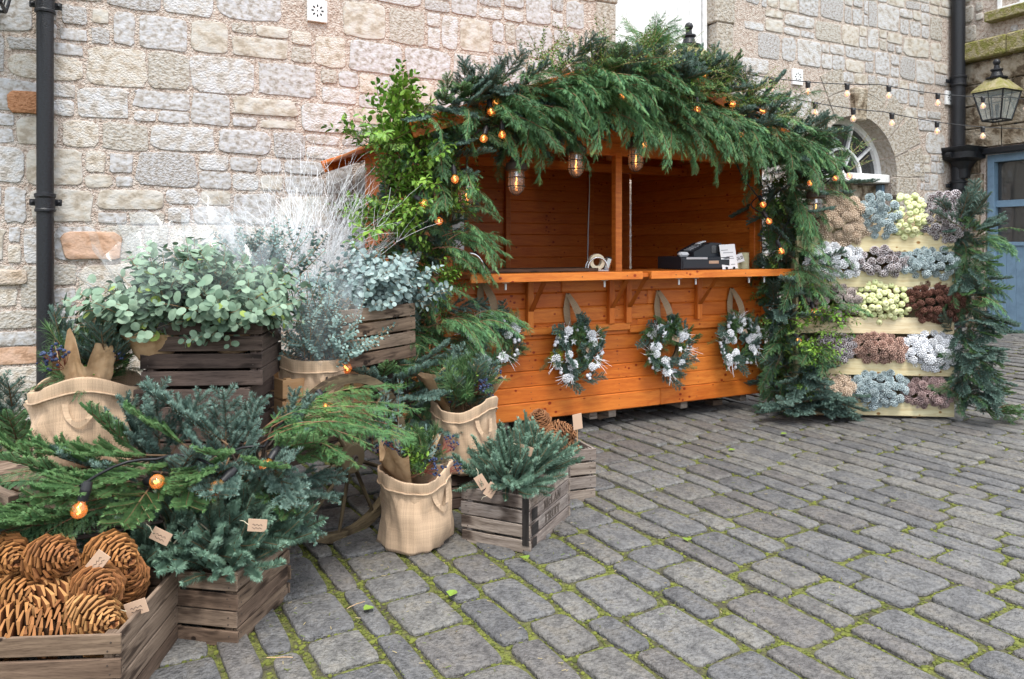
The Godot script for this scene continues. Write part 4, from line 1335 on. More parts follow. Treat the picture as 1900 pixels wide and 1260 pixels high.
func twig_spray(l: float, n: int, spread: float, wob: float, r := 0.0016, subs := 4) -> ArrayMesh:
	var mb := MB.new()
	for i in n:
		var d := Vector3(1, rnd(-spread, spread), rnd(-spread, spread))
		var st := curve(Vector3.ZERO, d, l * rnd(0.6, 1.1), 9, Vector3(0, rnd(-0.5, 0.5), rnd(-0.5, 0.5)), wob)
		mb.tube(st, r, r * 0.5, 4, Color.WHITE, false)
		for s in subs:
			var k := 2 + rng.randi() % 6
			mb.tube(curve(st[k], (st[k + 1] - st[k]).normalized() + Vector3(rnd(-0.8, 0.8), rnd(-0.8, 0.8), rnd(-0.8, 0.8)), l * rnd(0.15, 0.4), 5, Vector3(0.4, 0, 0), wob * 1.3), r * 0.7, r * 0.35, 3, Color.WHITE, false)
	return mb.mesh()


func make_plants() -> void:
	for k in ["noble", "fir", "cedar", "cedar_dark", "juniper", "broad", "broad_dark", "box", "euc", "euc_silver", "euc_baby", "pine", "thuja", "finger", "berry", "golden", "twigs"]: P[k] = []
	for i in 3:
		P.noble.append(fir_branch(0.36, 0.17, 0.029, 0.0, Color(0.058, 0.115, 0.092), Color(0.175, 0.258, 0.218)))
		P.fir.append(fir_branch(0.31, 0.16, 0.027, 1.0, Color(0.050, 0.128, 0.046), Color(0.145, 0.250, 0.095)))
		P.cedar.append(cedar_branch(0.46, 1.9, 1.0, Color(0.058, 0.165, 0.075), Color(0.135, 0.275, 0.115), Color(0.24, 0.37, 0.10)))
		P.cedar_dark.append(cedar_branch(0.46, 1.3, 1.0, Color(0.038, 0.100, 0.046), Color(0.085, 0.170, 0.072), Color(0.14, 0.23, 0.07)))
		P.juniper.append(cedar_branch(0.55, 0.85, 0.9, Color(0.038, 0.108, 0.040), Color(0.085, 0.190, 0.062), Color(0.14, 0.25, 0.06)))
		P.broad.append(leaf_branch(0.38, 9, 0.072, 0.040, Color(0.065, 0.16, 0.022), Color(0.20, 0.33, 0.05), Color(0.14, 0.10, 0.05)))
		P.broad_dark.append(leaf_branch(0.34, 9, 0.055, 0.028, Color(0.04, 0.10, 0.02), Color(0.13, 0.22, 0.04), Color(0.14, 0.10, 0.05)))
		P.box.append(leaf_branch(0.42, 17, 0.026, 0.015, Color(0.05, 0.12, 0.022), Color(0.16, 0.26, 0.06), Color(0.30, 0.22, 0.11), 4))
		P.euc.append(euc_branch(0.36, 11, 0.050, Color(0.085, 0.150, 0.098), Color(0.225, 0.315, 0.225), 1.15, 4))
		P.euc_silver.append(euc_branch(0.30, 12, 0.045, Color(0.13, 0.195, 0.190), Color(0.295, 0.375, 0.365), 1.0, 5))
		P.euc_baby.append(euc_branch(0.30, 20, 0.020, Color(0.095, 0.165, 0.150), Color(0.22, 0.31, 0.285), 1.0, 5, 0.0))
		P.pine.append(pine_branch(0.26, 0.075, Color(0.035, 0.09, 0.035), Color(0.11, 0.19, 0.07)))
		P.thuja.append(cedar_branch(0.24, 0.15, 0.6, Color(0.12, 0.20, 0.18), Color(0.24, 0.34, 0.32), Color(0.3, 0.4, 0.36), 0.0014))
		P.golden.append(cedar_branch(0.24, 0.25, 0.6, Color(0.15, 0.22, 0.02), Color(0.30, 0.36, 0.03), Color(0.36, 0.38, 0.04), 0.0014))
		P.berry.append(berry_spray(0.13))
		P.twigs.append(twig_spray(0.16, 6, 0.35, 0.16, 0.0017, 2))
	for i in 5:
		var mb := MB.new()
		fingers(mb, Vector3.ZERO, Vector3(1, 0, 0), Vector3.UP, rnd(0.11, 0.17), 0.026, 0.0, Color(0.085, 0.165, 0.112), Color(0.225, 0.335, 0.255), 0.0026, 0.0019)
		P.finger.append(mb.mesh())
	M.by_kind = {"noble": M.needles, "fir": M.needles, "cedar": M.needles, "cedar_dark": M.needles, "juniper": M.needles, "broad": M.broad, "broad_dark": M.broad, "box": M.broad, "euc": M.euc, "euc_silver": M.euc, "euc_baby": M.euc, "pine": M.needles, "thuja": M.needles, "finger": M.needles, "berry": M.cone, "golden": M.needles, "twigs": M.twig}


const PART_NAMES := {"noble": "noble_fir_branch", "fir": "fir_branch", "cedar": "cedar_branch", "cedar_dark": "dark_cedar_branch", "juniper": "juniper_branch", "broad": "leafy_branch", "broad_dark": "leafy_branch", "box": "boxwood_twig", "euc": "eucalyptus_stem", "euc_silver": "silver_eucalyptus_stem", "euc_baby": "small_leaved_eucalyptus_stem", "pine": "pine_branch", "thuja": "blue_cypress_sprig", "finger": "fir_tip", "berry": "berry_spray", "golden": "golden_cypress_sprig", "twigs": "white_twigs"}


func sprig(parent: Node, kind: String, at: Vector3, b: Basis, size := 1.0) -> MeshInstance3D:
	var list: Array = P[kind]
	return part(parent, PART_NAMES[kind], list[rng.randi() % list.size()], M.by_kind[kind], Transform3D(b.scaled_local(Vector3.ONE * size), at))


# ---------------------------------------------------------------- crates, bags, cones
func crate(label: String, corner: Vector3, yaw: float, size: Vector3, mats: Array, group := "", slats := 4, skew := 0.0, called := "wooden_crate") -> Node3D:   # corner: its right front bottom corner
	var b := turn3(yaw)
	var w := size.x; var d := size.y; var h := size.z
	var c := thing(called, label, "crate", corner + b * Vector3(-w / 2, 0, -d / 2), deg_to_rad(yaw), group)
	if skew != 0.0: c.rotation.z = skew
	var pitch := h / slats
	var sh := pitch * 0.86
	for i in slats:
		var y := pitch * i + sh / 2 + 0.003
		for s in [-1, 1]:
			plank(c, "slat", Vector3(w, sh, 0.010), Vector3(rnd(-0.003, 0.003), y + rnd(-0.002, 0.002), s * (d / 2 - 0.005)), mats[rng.randi() % 3], Basis(Vector3.BACK, rnd(-0.008, 0.008)), 0.002)
			plank(c, "end_slat", Vector3(d - 0.024, sh + 0.004, 0.014), Vector3(s * (w / 2 - 0.012), y + rnd(-0.002, 0.002), 0), mats[rng.randi() % 3], turn3(90) * Basis(Vector3.BACK, rnd(-0.008, 0.008)), 0.002)
	for sx in [-1, 1]:
		for sz in [-1, 1]:
			plank(c, "corner_post", Vector3(h - 0.012, 0.028, 0.028), Vector3(sx * (w / 2 - 0.035), h / 2, sz * (d / 2 - 0.026)), mats[0], Basis(Vector3.BACK, PI / 2), 0.003)
	var nails := MB.new()
	for i in slats:
		for sx in [-1, 1]:
			for q in [-0.22, 0.22]:
				nails.lathe([Vector2(0.0028, 0.0), Vector2(0.0026, 0.0012), Vector2(0, 0.0016)], 6, Color.WHITE, Vector3(sx * (w / 2 - 0.03 + rnd(-0.006, 0.006)), pitch * i + sh * (0.5 + q), d / 2), Basis(Vector3.RIGHT, PI / 2))
				nails.lathe([Vector2(0.0028, 0.0), Vector2(0.0026, 0.0012), Vector2(0, 0.0016)], 6, Color.WHITE, Vector3(w / 2 - 0.005, pitch * i + sh * (0.5 + q), sx * (d / 2 - 0.035 + rnd(-0.006, 0.006))), Basis(Vector3.BACK, -PI / 2))
	part(c, "nails", nails.mesh(), M.rust)
	for i in 4:
		plank(c, "bottom_slat", Vector3(w - 0.03, 0.008, d / 4 - 0.014), Vector3(0, 0.008, -d / 2 + d / 4 * (i + 0.5)), mats[1], Basis.IDENTITY, 0.002)
	return c


func hessian_bag(label: String, at: Vector3, r: float, h: float, yaw := 0.0, lean := 0.0, squash := 1.0, handle := true) -> Node3D:
	var o := thing("hessian_bag", label, "bag", at, deg_to_rad(yaw))
	var mb := MB.new()
	var sd := rnd(0, 99)
	var n := 56
	var prof := [[0.0, 0.004], [0.80, 0.002], [0.93, 0.012], [0.97, 0.06], [0.985, 0.25], [0.99, 0.42], [1.0, 0.58], [1.01, 0.72], [1.02, 0.80], [1.04, 0.84], [1.045, 0.98], [1.02, 1.0], [0.985, 0.985], [0.97, 0.7]]
	var rows := []
	for pr in prof:
		var row := []
		for k in n + 1:
			var a := TAU * (k % n) / n
			var e := 1.0 / pow(pow(absf(cos(a)), 3.2) + pow(absf(sin(a)), 3.2), 1.0 / 3.2)
			e = lerpf(1.0, e, 0.55 * (1.0 - pr[1] * 0.5))
			var y: float = pr[1] * h
			var wr := noise.get_noise_3d(cos(a) * 40.0 + sd, y * 200.0, sin(a) * 40.0) * 0.26 + (absf(noise.get_noise_3d(cos(a) * 75.0 + 30.0, y * 320.0 + sd, sin(a) * 75.0)) - 0.2) * 0.26 + noise.get_noise_3d(cos(a) * 100.0, y * 500.0 + sin(a) * 90.0 + sd, sin(a) * 100.0) * 0.075
			if pr[1] > 0.82: wr *= 0.6
			if pr[0] == 1.04 or pr[0] == 1.045: wr += 0.016
			var rr: float = r * pr[0] * e * (1.0 + wr)
			var top := 0.07 * h * sin(a * 2.0 + sd) + 0.04 * h * sin(a * 3.0 + 2.0 * sd) if pr[1] > 0.5 else 0.0
			row.append(Vector3(cos(a) * rr + lean * y, y + top * pr[1], sin(a) * rr * squash))
		rows.append(row)
	grid(mb, rows, 9.0)
	part(o, "sack", mb.mesh(), M.hessian)
	# stitched hem under the roll
	var hem := []
	for k in n + 1:
		var q: Vector3 = rows[9][k]
		hem.append(q + Vector3(q.x, 0, q.z).normalized() * 0.002)
	part(o, "hem", rod(hem, 0.0042, 5), M.hessian)
	if handle:
		var st := MB.new()
		var rws := []
		for k in 15:
			var t := k / 14.0
			var a := deg_to_rad(75 + 30 * t)
			var y := h * (0.80 - 0.24 * pow(sin(PI * t), 0.6))
			var rr := r * (1.05 + 0.13 * sin(PI * t))
			var p := Vector3(cos(a) * rr + lean * y, y, sin(a) * rr * squash)
			var wdir := Vector3(0, 1, 0) if t > 0.25 and t < 0.75 else Vector3(-sin(a), 0, cos(a)) * (1.0 if t < 0.5 else -1.0)
			rws.append([p - wdir * 0.011, p + wdir * 0.011])
		grid(st, rws, 1.0)
		part(o, "handle", st.mesh(), M.hessian)
	return o


func grid(mb: MB, rows: Array, uv := 1.0) -> void:            # a smooth skin over rows of points, first and last column joined when they coincide
	var nr := rows.size(); var nc: int = rows[0].size()
	var closed: bool = rows[0][0].distance_to(rows[0][nc - 1]) < 1e-6 and rows[nr - 1][0].distance_to(rows[nr - 1][nc - 1]) < 1e-6
	var nrm := []
	for i in nr:
		var r := []
		for j in nc:
			var jl := j - 1; var jr := j + 1
			if closed:
				jl = (j - 1 + nc - 1) % (nc - 1); jr = (j + 1) % (nc - 1)
			var du: Vector3 = rows[i][clampi(jr, 0, nc - 1)] - rows[i][clampi(jl, 0, nc - 1)]
			var dv: Vector3 = rows[mini(i + 1, nr - 1)][j] - rows[maxi(i - 1, 0)][j]
			r.append(dv.cross(du).normalized())
		nrm.append(r)
	for i in nr - 1:
		for j in nc - 1:
			var u0 := Vector2(float(j) / (nc - 1), float(i) / (nr - 1)) * uv; var u1 := Vector2(float(j + 1) / (nc - 1), float(i + 1) / (nr - 1)) * uv
			mb.tri_n(rows[i][j], rows[i + 1][j], rows[i + 1][j + 1], nrm[i][j], nrm[i + 1][j], nrm[i + 1][j + 1], Color.WHITE, u0, Vector2(u0.x, u1.y), u1)
			mb.tri_n(rows[i][j], rows[i + 1][j + 1], rows[i][j + 1], nrm[i][j], nrm[i + 1][j + 1], nrm[i][j + 1], Color.WHITE, u0, u1, Vector2(u1.x, u0.y))


func wrap_sheet(r0: float, r1: float, h: float, a0: float, a1: float, wav: float, cr: float, ragged := 0.12) -> ArrayMesh:      # paper or film wrapped as part of a cone, open at the top
	var mb := MB.new()
	var sd := rnd(0, 99)
	var rows := []
	for i in 13:
		var t := i / 12.0
		var row := []
		for j in 29:
			var s := j / 28.0
			var a := deg_to_rad(lerpf(a0, a1, s))
			var hh := h * (1.0 + ragged * noise.get_noise_2d(s * 90.0 + sd, sd) * 2.0 + ragged * 1.2 * absf(fmod(s * 3.0 + sd, 1.0) - 0.5))
			var r := lerpf(r0, r1, t) * (1.0 + wav * noise.get_noise_3d(s * 60.0, t * 22.0, sd)) + cr * noise.get_noise_3d(s * 260.0, t * 140.0, sd + 5.0)
			row.append(Vector3(cos(a) * r, hh * t, sin(a) * r))
		rows.append(row)
	grid(mb, rows)
	return mb.mesh()


func pine_cone(l: float, r: float, rings: int, per: int, open: float, body: Color, tip: Color, core: Color) -> ArrayMesh:    # base at the origin, tip towards +y
	var mb := MB.new()
	mb.lathe([Vector2(0.0, 0.0), Vector2(r * 0.4, l * 0.04), Vector2(r * 0.42, l * 0.4), Vector2(r * 0.2, l * 0.8), Vector2(0, l * 0.95)], 7, core)
	var small := l < 0.08
	var total := int(rings * per * (0.8 if small else 0.9))
	for i in total:
		var t := i / float(total - 1)
		var pr := sin(PI * (0.17 + 0.79 * pow(t, 0.85)))
		var op := open * lerpf(1.3, 0.7, t)
		var a := i * 2.39996 + rnd(-0.08, 0.08)
		var rad := Vector3(cos(a), 0, sin(a)); var side := Vector3(-sin(a), 0, cos(a))
		var d := (rad * op + Vector3.UP * (1.0 - op * 0.7)).normalized()
		var up := side.cross(d) * -1.0
		if up.y < 0: up = -up
		var len_ := r * (0.60 * pr + 0.14) * rnd(0.88, 1.1)
		var wd := minf(1.9 * r * (0.75 * pr + 0.22) * PI / per, len_ * 0.62) * (0.66 if small else 0.92)
		var p := rad * (r * 0.36 * pr) + Vector3.UP * (l * (0.02 + 0.88 * t))
		var th := r * (0.10 if small else 0.055)
		var L := p + d * len_ * 0.72 + side * wd; var R := p + d * len_ * 0.72 - side * wd
		var T := p + d * len_ + up * th * 1.5
		var L2 := L - up * th; var R2 := R - up * th; var T2 := p + d * len_ * 0.98 - up * th
		var bc := body * rnd(0.75, 1.2)
		var tc := tip * (rnd(0.85, 1.1) if small else rnd(0.6, 1.15))
		var mL := p.lerp(L, 0.86); var mR := p.lerp(R, 0.86); var mT := p.lerp(T, 0.84)
		mb.tri(p, mL, mT, bc); mb.tri(p, mT, mR, bc)
		mb.quad(mL, L, T, mT, tc); mb.quad(mT, T, R, mR, tc)
		mb.tri(p, T2, L2, bc); mb.tri(p, R2, T2, bc)
		mb.quad(L, L2, T2, T, tc); mb.quad(T, T2, R2, R, tc)
	return mb.mesh()


func bead_head(r: float, ca: Color, cb: Color) -> ArrayMesh:      # a lumpy head of tiny dried buds
	var mb := MB.new()
	mb.lathe([Vector2(0, -r), Vector2(r * 0.75, -r * 0.6), Vector2(r * 0.9, 0), Vector2(r * 0.7, r * 0.6), Vector2(0, r * 0.9)], 8, ca * 0.7)
	for i in 110:
		var y := 1.0 - 2.0 * (i + 0.5) / 110.0
		var a := i * 2.39996
		var q := sqrt(1.0 - y * y)
		var p := Vector3(cos(a) * q, y, sin(a) * q) * r * rnd(0.92, 1.05)
		var s := r * 0.125
		mb.lathe([Vector2(0, -s), Vector2(s, -s * 0.2), Vector2(s * 0.7, s * 0.7), Vector2(0, s)], 5, tone(ca, cb), p)
	return mb.mesh()


func apple(r: float) -> ArrayMesh:
	var mb := MB.new()
	var col := tone(Color(0.50, 0.56, 0.27), Color(0.66, 0.66, 0.38))
	mb.lathe([Vector2(0, -r * 0.82), Vector2(r * 0.5, -r * 0.85), Vector2(r * 0.9, -r * 0.4), Vector2(r, 0.05 * r), Vector2(r * 0.85, r * 0.58), Vector2(r * 0.45, r * 0.84), Vector2(r * 0.15, r * 0.72), Vector2(0, r * 0.55)], 12, col, Vector3.ZERO, Basis.IDENTITY, true)
	mb.tube([Vector3(0, r * 0.55, 0), Vector3(r * 0.1, r * 0.95, 0)], r * 0.06, r * 0.05, 4, Color(0.12, 0.07, 0.03))
	return mb.mesh()


func star_mesh(r: float) -> ArrayMesh:
	var mb := MB.new()
	var pts := []
	for k in 10:
		var q := r if k % 2 == 0 else r * 0.48
		pts.append(Vector3(cos(TAU * k / 10) * q, sin(TAU * k / 10) * q, 0))
	for k in 10:
		var a: Vector3 = pts[k]; var b: Vector3 = pts[(k + 1) % 10]
		mb.tri(Vector3(0, 0, r * 0.42), a, b, Color(0.74, 0.75, 0.78))
		mb.tri(Vector3(0, 0, -r * 0.2), b, a, Color(0.7, 0.7, 0.74))
	return mb.mesh()


func make_cones() -> void:
	for k in ["big", "white", "blue", "frost", "brown", "pink", "mauve", "beige", "apple", "rustic", "rustic_frost", "star"]: P[k] = []
	for i in 3:
		P.big.append(pine_cone(rnd(0.15, 0.185), 0.060, 12, 9, 1.0, Color(0.15, 0.055, 0.020) * [1.0, 0.75, 1.25][i], [Color(0.32, 0.145, 0.05), Color(0.25, 0.105, 0.037), Color(0.35, 0.175, 0.065)][i], Color(0.05, 0.02, 0.01)))
		P.rustic.append(pine_cone(0.13, 0.055, 11, 9, 1.0, Color(0.15, 0.058, 0.025), Color(0.26, 0.12, 0.055), Color(0.08, 0.03, 0.015)))
		P.rustic_frost.append(pine_cone(0.11, 0.05, 11, 9, 1.0, Color(0.09, 0.045, 0.035), Color(0.50, 0.43, 0.41), Color(0.03, 0.015, 0.012)))
		P.white.append(pine_cone(0.045, 0.036, 6, 9, 1.15, Color(0.66, 0.68, 0.72) * [1.0, 0.8, 1.15][i], Color(0.80, 0.81, 0.84) * [0.98, 0.82, 1.06][i], Color(0.4, 0.4, 0.43)))
		P.blue.append(pine_cone(0.048, 0.032, 7, 9, 1.0, Color(0.20, 0.27, 0.29) * [1.0, 0.8, 1.15][i], Color(0.48, 0.56, 0.58) * [0.98, 0.82, 1.06][i], Color(0.10, 0.13, 0.14)))
		P.frost.append(pine_cone(0.050, 0.032, 7, 8, 1.05, Color(0.10, 0.055, 0.05) * [1.0, 0.8, 1.15][i], Color(0.58, 0.54, 0.56) * [0.98, 0.82, 1.06][i], Color(0.04, 0.02, 0.02)))
		P.brown.append(pine_cone(0.055, 0.028, 7, 8, 0.75, Color(0.085, 0.028, 0.018) * [1.0, 0.8, 1.15][i], Color(0.17, 0.08, 0.06) * [0.98, 0.82, 1.06][i], Color(0.03, 0.01, 0.01)))
		P.pink.append(pine_cone(0.045, 0.034, 6, 9, 1.15, Color(0.28, 0.16, 0.125) * [1.0, 0.8, 1.15][i], Color(0.50, 0.33, 0.27) * [0.98, 0.82, 1.06][i], Color(0.10, 0.05, 0.04)))
		P.mauve.append(pine_cone(0.045, 0.031, 7, 9, 1.0, Color(0.18, 0.11, 0.105) * [1.0, 0.8, 1.15][i], Color(0.42, 0.31, 0.30) * [0.98, 0.82, 1.06][i], Color(0.07, 0.04, 0.04)))
		P.beige.append(bead_head(0.042, Color(0.44, 0.33, 0.24), Color(0.70, 0.57, 0.45)))
		P.apple.append(apple(0.025))
	P.star.append(star_mesh(0.028))


const HEADS := {"white": "painted_cone", "blue": "blue_grey_cone", "frost": "frosted_cone", "brown": "brown_cone", "pink": "pink_brown_cone", "mauve": "mauve_cone", "beige": "dried_head", "apple": "apple", "rustic_frost": "frosted_cone"}


func bunch(parent_xf: Transform3D, kind: String, label: String, cat: String, mid: Vector3, w: float, h: float, dist: float, size := 1.0) -> void:   # a wired bunch of cones, lying in its bin with the heads to the front
	var o := Node3D.new()
	o.name = numbered("cone_bunch" if kind != "apple" and kind != "beige" else "apple_bunch" if kind == "apple" else "dried_flower_bunch")
	add_child(o)
	o.transform = parent_xf.translated_local(mid)
	tag(o, label, cat, "bunches for sale on the pallet shelves")
	var placed := []
	var tries := 0
	while tries < 1400 and placed.size() < 75:
		tries += 1
		var q := Vector2(rnd(-1, 1), rnd(-1, 1))
		if q.length() > 1.0 and absf(q.x) + absf(q.y) > 1.45: continue
		var p := Vector3(q.x * w / 2, q.y * h / 2, 0.085 * (1.0 - q.length_squared() * 0.7) + rnd(-0.02, 0.02))
		var ok := true
		for e in placed:
			if e.distance_to(p) < dist: ok = false; break
		if not ok: continue
		placed.append(p)
		var d := Vector3(q.x * 0.7 + rnd(-0.3, 0.3), q.y * 0.7 + rnd(-0.3, 0.3), 1.0).normalized()
		var s := d.cross(Vector3(rnd(-1, 1), rnd(-1, 1), 0.2)).normalized()
		var b := Basis(s, d, s.cross(d))
		var list: Array = P[kind]
		part(o, HEADS[kind], list[rng.randi() % list.size()], M.cone, Transform3D(b.scaled_local(Vector3.ONE * size * rnd(0.88, 1.1)), p))
	var mb := MB.new()
	for p in placed:
		if rng.randf() < 0.5: mb.tube([p, Vector3(p.x * 0.2, -h * 0.1, -0.16)], 0.0016, 0.0016, 3, Color.WHITE)
	part(o, "wire_stems", mb.mesh(), M.rust)


func shelves() -> void:
	var yaw := -32.9
	var o := thing("pallet_shelf", "pale timber pallet shelving stacked with bunches of cones beside the stall", "shelf", Vector3(4.46, 0, -4.13), deg_to_rad(yaw))
	var W := 1.12
	var tops := [1.376, 1.113, 0.767, 0.457, 0.158]
	for i in 5:
		plank(o, "front_board", Vector3(W, 0.122, 0.022), Vector3(W / 2, tops[i] - 0.061, 0), M.pallet[i % 3], Basis(Vector3.BACK, rnd(-0.004, 0.004)), 0.003)
		plank(o, "shelf_board", Vector3(W, 0.02, 0.20), Vector3(W / 2, tops[i] - 0.09, -0.115), M.pallet[(i + 1) % 3])
		plank(o, "back_board", Vector3(W, 0.26, 0.016), Vector3(W / 2, tops[i] + 0.05, -0.225), M.pallet[(i + 2) % 3])
	for i in 4:
		for x in [0.335, 0.69]:
			var y0: float = tops[i + 1] - 0.08; var y1: float = tops[i] - 0.10
			plank(o, "divider", Vector3(y1 - y0, 0.2, 0.016), Vector3(x + rnd(-0.02, 0.02), (y0 + y1) / 2, -0.114), M.crate_light[i % 3], Basis(Vector3.BACK, PI / 2) * Basis(Vector3.RIGHT, PI / 2))
	for x in [0.008, W - 0.008]: plank(o, "side", Vector3(1.30, 0.22, 0.02), Vector3(x, 0.69, -0.125), M.pallet[1], Basis(Vector3.BACK, PI / 2) * Basis(Vector3.RIGHT, PI / 2))
	for x in [0.2, 0.9]: plank(o, "foot_block", Vector3(0.10, 0.035, 0.12), Vector3(x, 0.02, -0.12), M.crate_light[0])
	var xf := Transform3D(turn3(yaw), Vector3(4.46, 0, -4.13))
	var rows := [
		["beige", 1567, 412, 88, 82, 0.056, "beige dried flower heads, bunch at the top left of the shelves"], ["blue", 1631, 400, 64, 74, 0.05, "blue grey cones, bunch on the top shelf next to apples"],
		["apple", 1689, 403, 70, 78, 0.042, "small pale green apples, bunch heaped on the top shelf"], ["frost", 1752, 402, 78, 84, 0.048, "frosted brown cones, bunch at the top right shelf end"],
		["white", 1551, 484, 96, 62, 0.052, "white painted cones, bunch at the left of the second shelf"], ["frost", 1638, 486, 84, 42, 0.048, "frosted brown cones, bunch in the middle of the second shelf"], ["blue", 1726, 488, 98, 46, 0.05, "blue grey cones, bunch at the right of the second shelf"],
		["rustic_frost", 1545, 562, 84, 52, 0.058, "large frosted brown cones at the left of the middle shelf"], ["apple", 1640, 560, 104, 74, 0.042, "small pale green apples, wide bunch on the middle shelf"], ["brown", 1736, 560, 98, 62, 0.042, "dark red brown cones, bunch on the middle shelf's right"],
		["frost", 1548, 645, 78, 44, 0.048, "frosted dark cones, bunch at the left of the fourth shelf"], ["pink", 1633, 645, 96, 48, 0.05, "pinkish brown cones, bunch in the middle of the fourth shelf"], ["white", 1728, 648, 96, 62, 0.052, "white painted cones, bunch at the right of the fourth shelf"],
		["beige", 1541, 726, 92, 52, 0.056, "beige dried flower heads, bunch on the bottom shelf"], ["blue", 1632, 722, 98, 58, 0.05, "blue grey cones, bunch in the middle of the bottom shelf"], ["mauve", 1726, 727, 92, 46, 0.046, "mauve brown cones, bunch at the right of the bottom shelf"]]
	for q in rows:
		bunch(xf, q[0], q[6], "dried flowers" if q[0] == "beige" else "apples" if q[0] == "apple" else "pine cones", Vector3((q[1] - 1479.0) * 0.00385, 1.3 - (q[2] - 456.0) * 0.00403, -0.035), q[3] * 0.00385 * 1.02, q[4] * 0.00403 * 1.0, q[5] * 0.92, 0.62 if q[0] == "rustic_frost" else 1.0)


func wreath(at: Vector3, label: String, sd: int, tagged: Vector3) -> void:
	rng.seed = sd
	var o := thing("wreath", label, "wreath", at, 0.0, "wreaths hung along the front of the stall")
	var R := 0.135
	var ring := []
	for k in 25: ring.append(Vector3(cos(TAU * k / 24) * R, sin(TAU * k / 24) * R, 0.02))
	part(o, "ring", rod(ring, 0.022, 7), M.wheel)
	for k in 62:
		var a := TAU * k / 46 + rnd(-0.1, 0.1)
		var rr := R + rnd(-0.025, 0.05)
		var kind: String = ["noble", "noble", "cedar_dark", "fir", "cedar", "pine", "golden", "juniper"][rng.randi() % 8]
		if kind == "golden" and rng.randf() < 0.5: kind = "noble"
		var ang := rad_to_deg(a) + 90.0 + rnd(-45, 45) + (0.0 if rr > R else 20.0)
		var b := Basis(Vector3.BACK, deg_to_rad(ang)) * Basis(Vector3.UP, deg_to_rad(rnd(-35, 0))) * Basis(Vector3.RIGHT, deg_to_rad(90 + rnd(-40, 40)))
		var s := {"noble": 0.42, "fir": 0.36, "cedar_dark": 0.36, "cedar": 0.34, "pine": 0.5, "golden": 0.5, "juniper": 0.28}[kind] as float
		sprig(o, kind, Vector3(cos(a) * rr, sin(a) * rr, 0.03 + rnd(0, 0.025)), b, s * rnd(0.85, 1.15))
	for g in 5:
		var ga := TAU * g / 5 + rnd(-0.3, 0.3) + 0.5
		var what := g % 3
		for k in 4:
			var p := Vector3(cos(ga) * R, sin(ga) * R, 0.075) + Vector3(rnd(-0.05, 0.05), rnd(-0.05, 0.05), rnd(-0.01, 0.012))
			if what == 1 and k < 3 or what == 2 and k == 3:
				part(o, "star", P.star[0], M.cone, Transform3D(Basis(Vector3.BACK, rnd(0, 6)) * Basis(Vector3.RIGHT, rnd(-0.4, 0.4)), p + Vector3(0, 0, 0.012)))
			else:
				var d := Vector3(rnd(-0.4, 0.4), rnd(-0.4, 0.4), 1).normalized()
				var s := d.cross(Vector3.UP).normalized()
				part(o, "painted_cone", P.white[k % 3], M.cone, Transform3D(Basis(s, d, s.cross(d)).scaled_local(Vector3.ONE * rnd(0.72, 0.98)), p))
		for k in 2:
			var berry := MB.new()
			for i in 3: berry.lathe([Vector2(0, -0.013), Vector2(0.011, -0.008), Vector2(0.013, 0.0), Vector2(0.009, 0.01), Vector2(0.004, 0.014), Vector2(0, 0.008)], 9, Color(0.62, 0.62, 0.67), Vector3(rnd(-0.022, 0.022), rnd(-0.022, 0.022), 0), Basis.IDENTITY, true)
			var ba := ga + (0.5 if k else -0.5)
			part(o, "painted_pods", berry.mesh(), M.cone, at3(cos(ba) * (R + 0.045), sin(ba) * (R + 0.045), 0.075))
		var ta := ga + rnd(0.2, 0.6)
		for q in 1 + g % 2:
			sprig(o, "twigs", Vector3(cos(ta) * R * 0.9, sin(ta) * R * 0.9, 0.065), Basis(Vector3.BACK, ta - rnd(0.2, 1.1)) * Basis(Vector3.UP, rnd(-0.5, -0.1)), rnd(0.75, 1.05))
	var tg := plank(o, "gift_tag", Vector3(0.055, 0.04, 0.002), tagged, M.card, Basis(Vector3.BACK, rnd(-0.9, 0.9)) * Basis(Vector3.UP, -0.3), 0.0008)
	tg.name = "gift_tag"
	# the hessian ribbon it hangs by
	var rb := MB.new()
	var top := Vector3(rnd(-0.05, -0.02), 0.40, 0.012)
	for s in [-1, 1]:
		var rws := []
		for k in 9:
			var t := k / 8.0
			var p: Vector3 = top.lerp(Vector3(s * 0.02 + 0.015, R - 0.02, 0.055 if s > 0 else 0.0), t) + Vector3(0.02 * s * sin(PI * t), 0, (0.03 if s > 0 else -0.002) * sin(PI * t))
			var w := 0.010 + 0.014 * minf(1.0, t * 3.0)
			rws.append([p - Vector3(w, 0.01 * s, 0.006), p + Vector3(w, 0.01 * s, 0.0)])
		grid(rb, rws, 2.0)
	part(o, "ribbon", rb.mesh(), M.ribbon)
	part(o, "hook", rod([top + Vector3(0, 0, -0.03), top + Vector3(0, 0.004, 0.012)], 0.004, 5), M.rust)


# ---------------------------------------------------------------- greenery on the stall
func swag(o: Node3D, a: Vector3, b: Vector3, r: Vector3, n: int, kinds: Array, yaw: Vector2, pitch: Vector2, size: Vector2) -> void:
	for i in n:
		var p := a.lerp(b, (i + rng.randf()) / n) + Vector3(rnd(-r.x, r.x), rnd(-r.y, r.y), rnd(-r.z, r.z))
		sprig(o, kinds[rng.randi() % kinds.size()], p, turn3(rnd(yaw.x, yaw.y), rnd(pitch.x, pitch.y), rnd(-25, 25)), rnd(size.x, size.y))


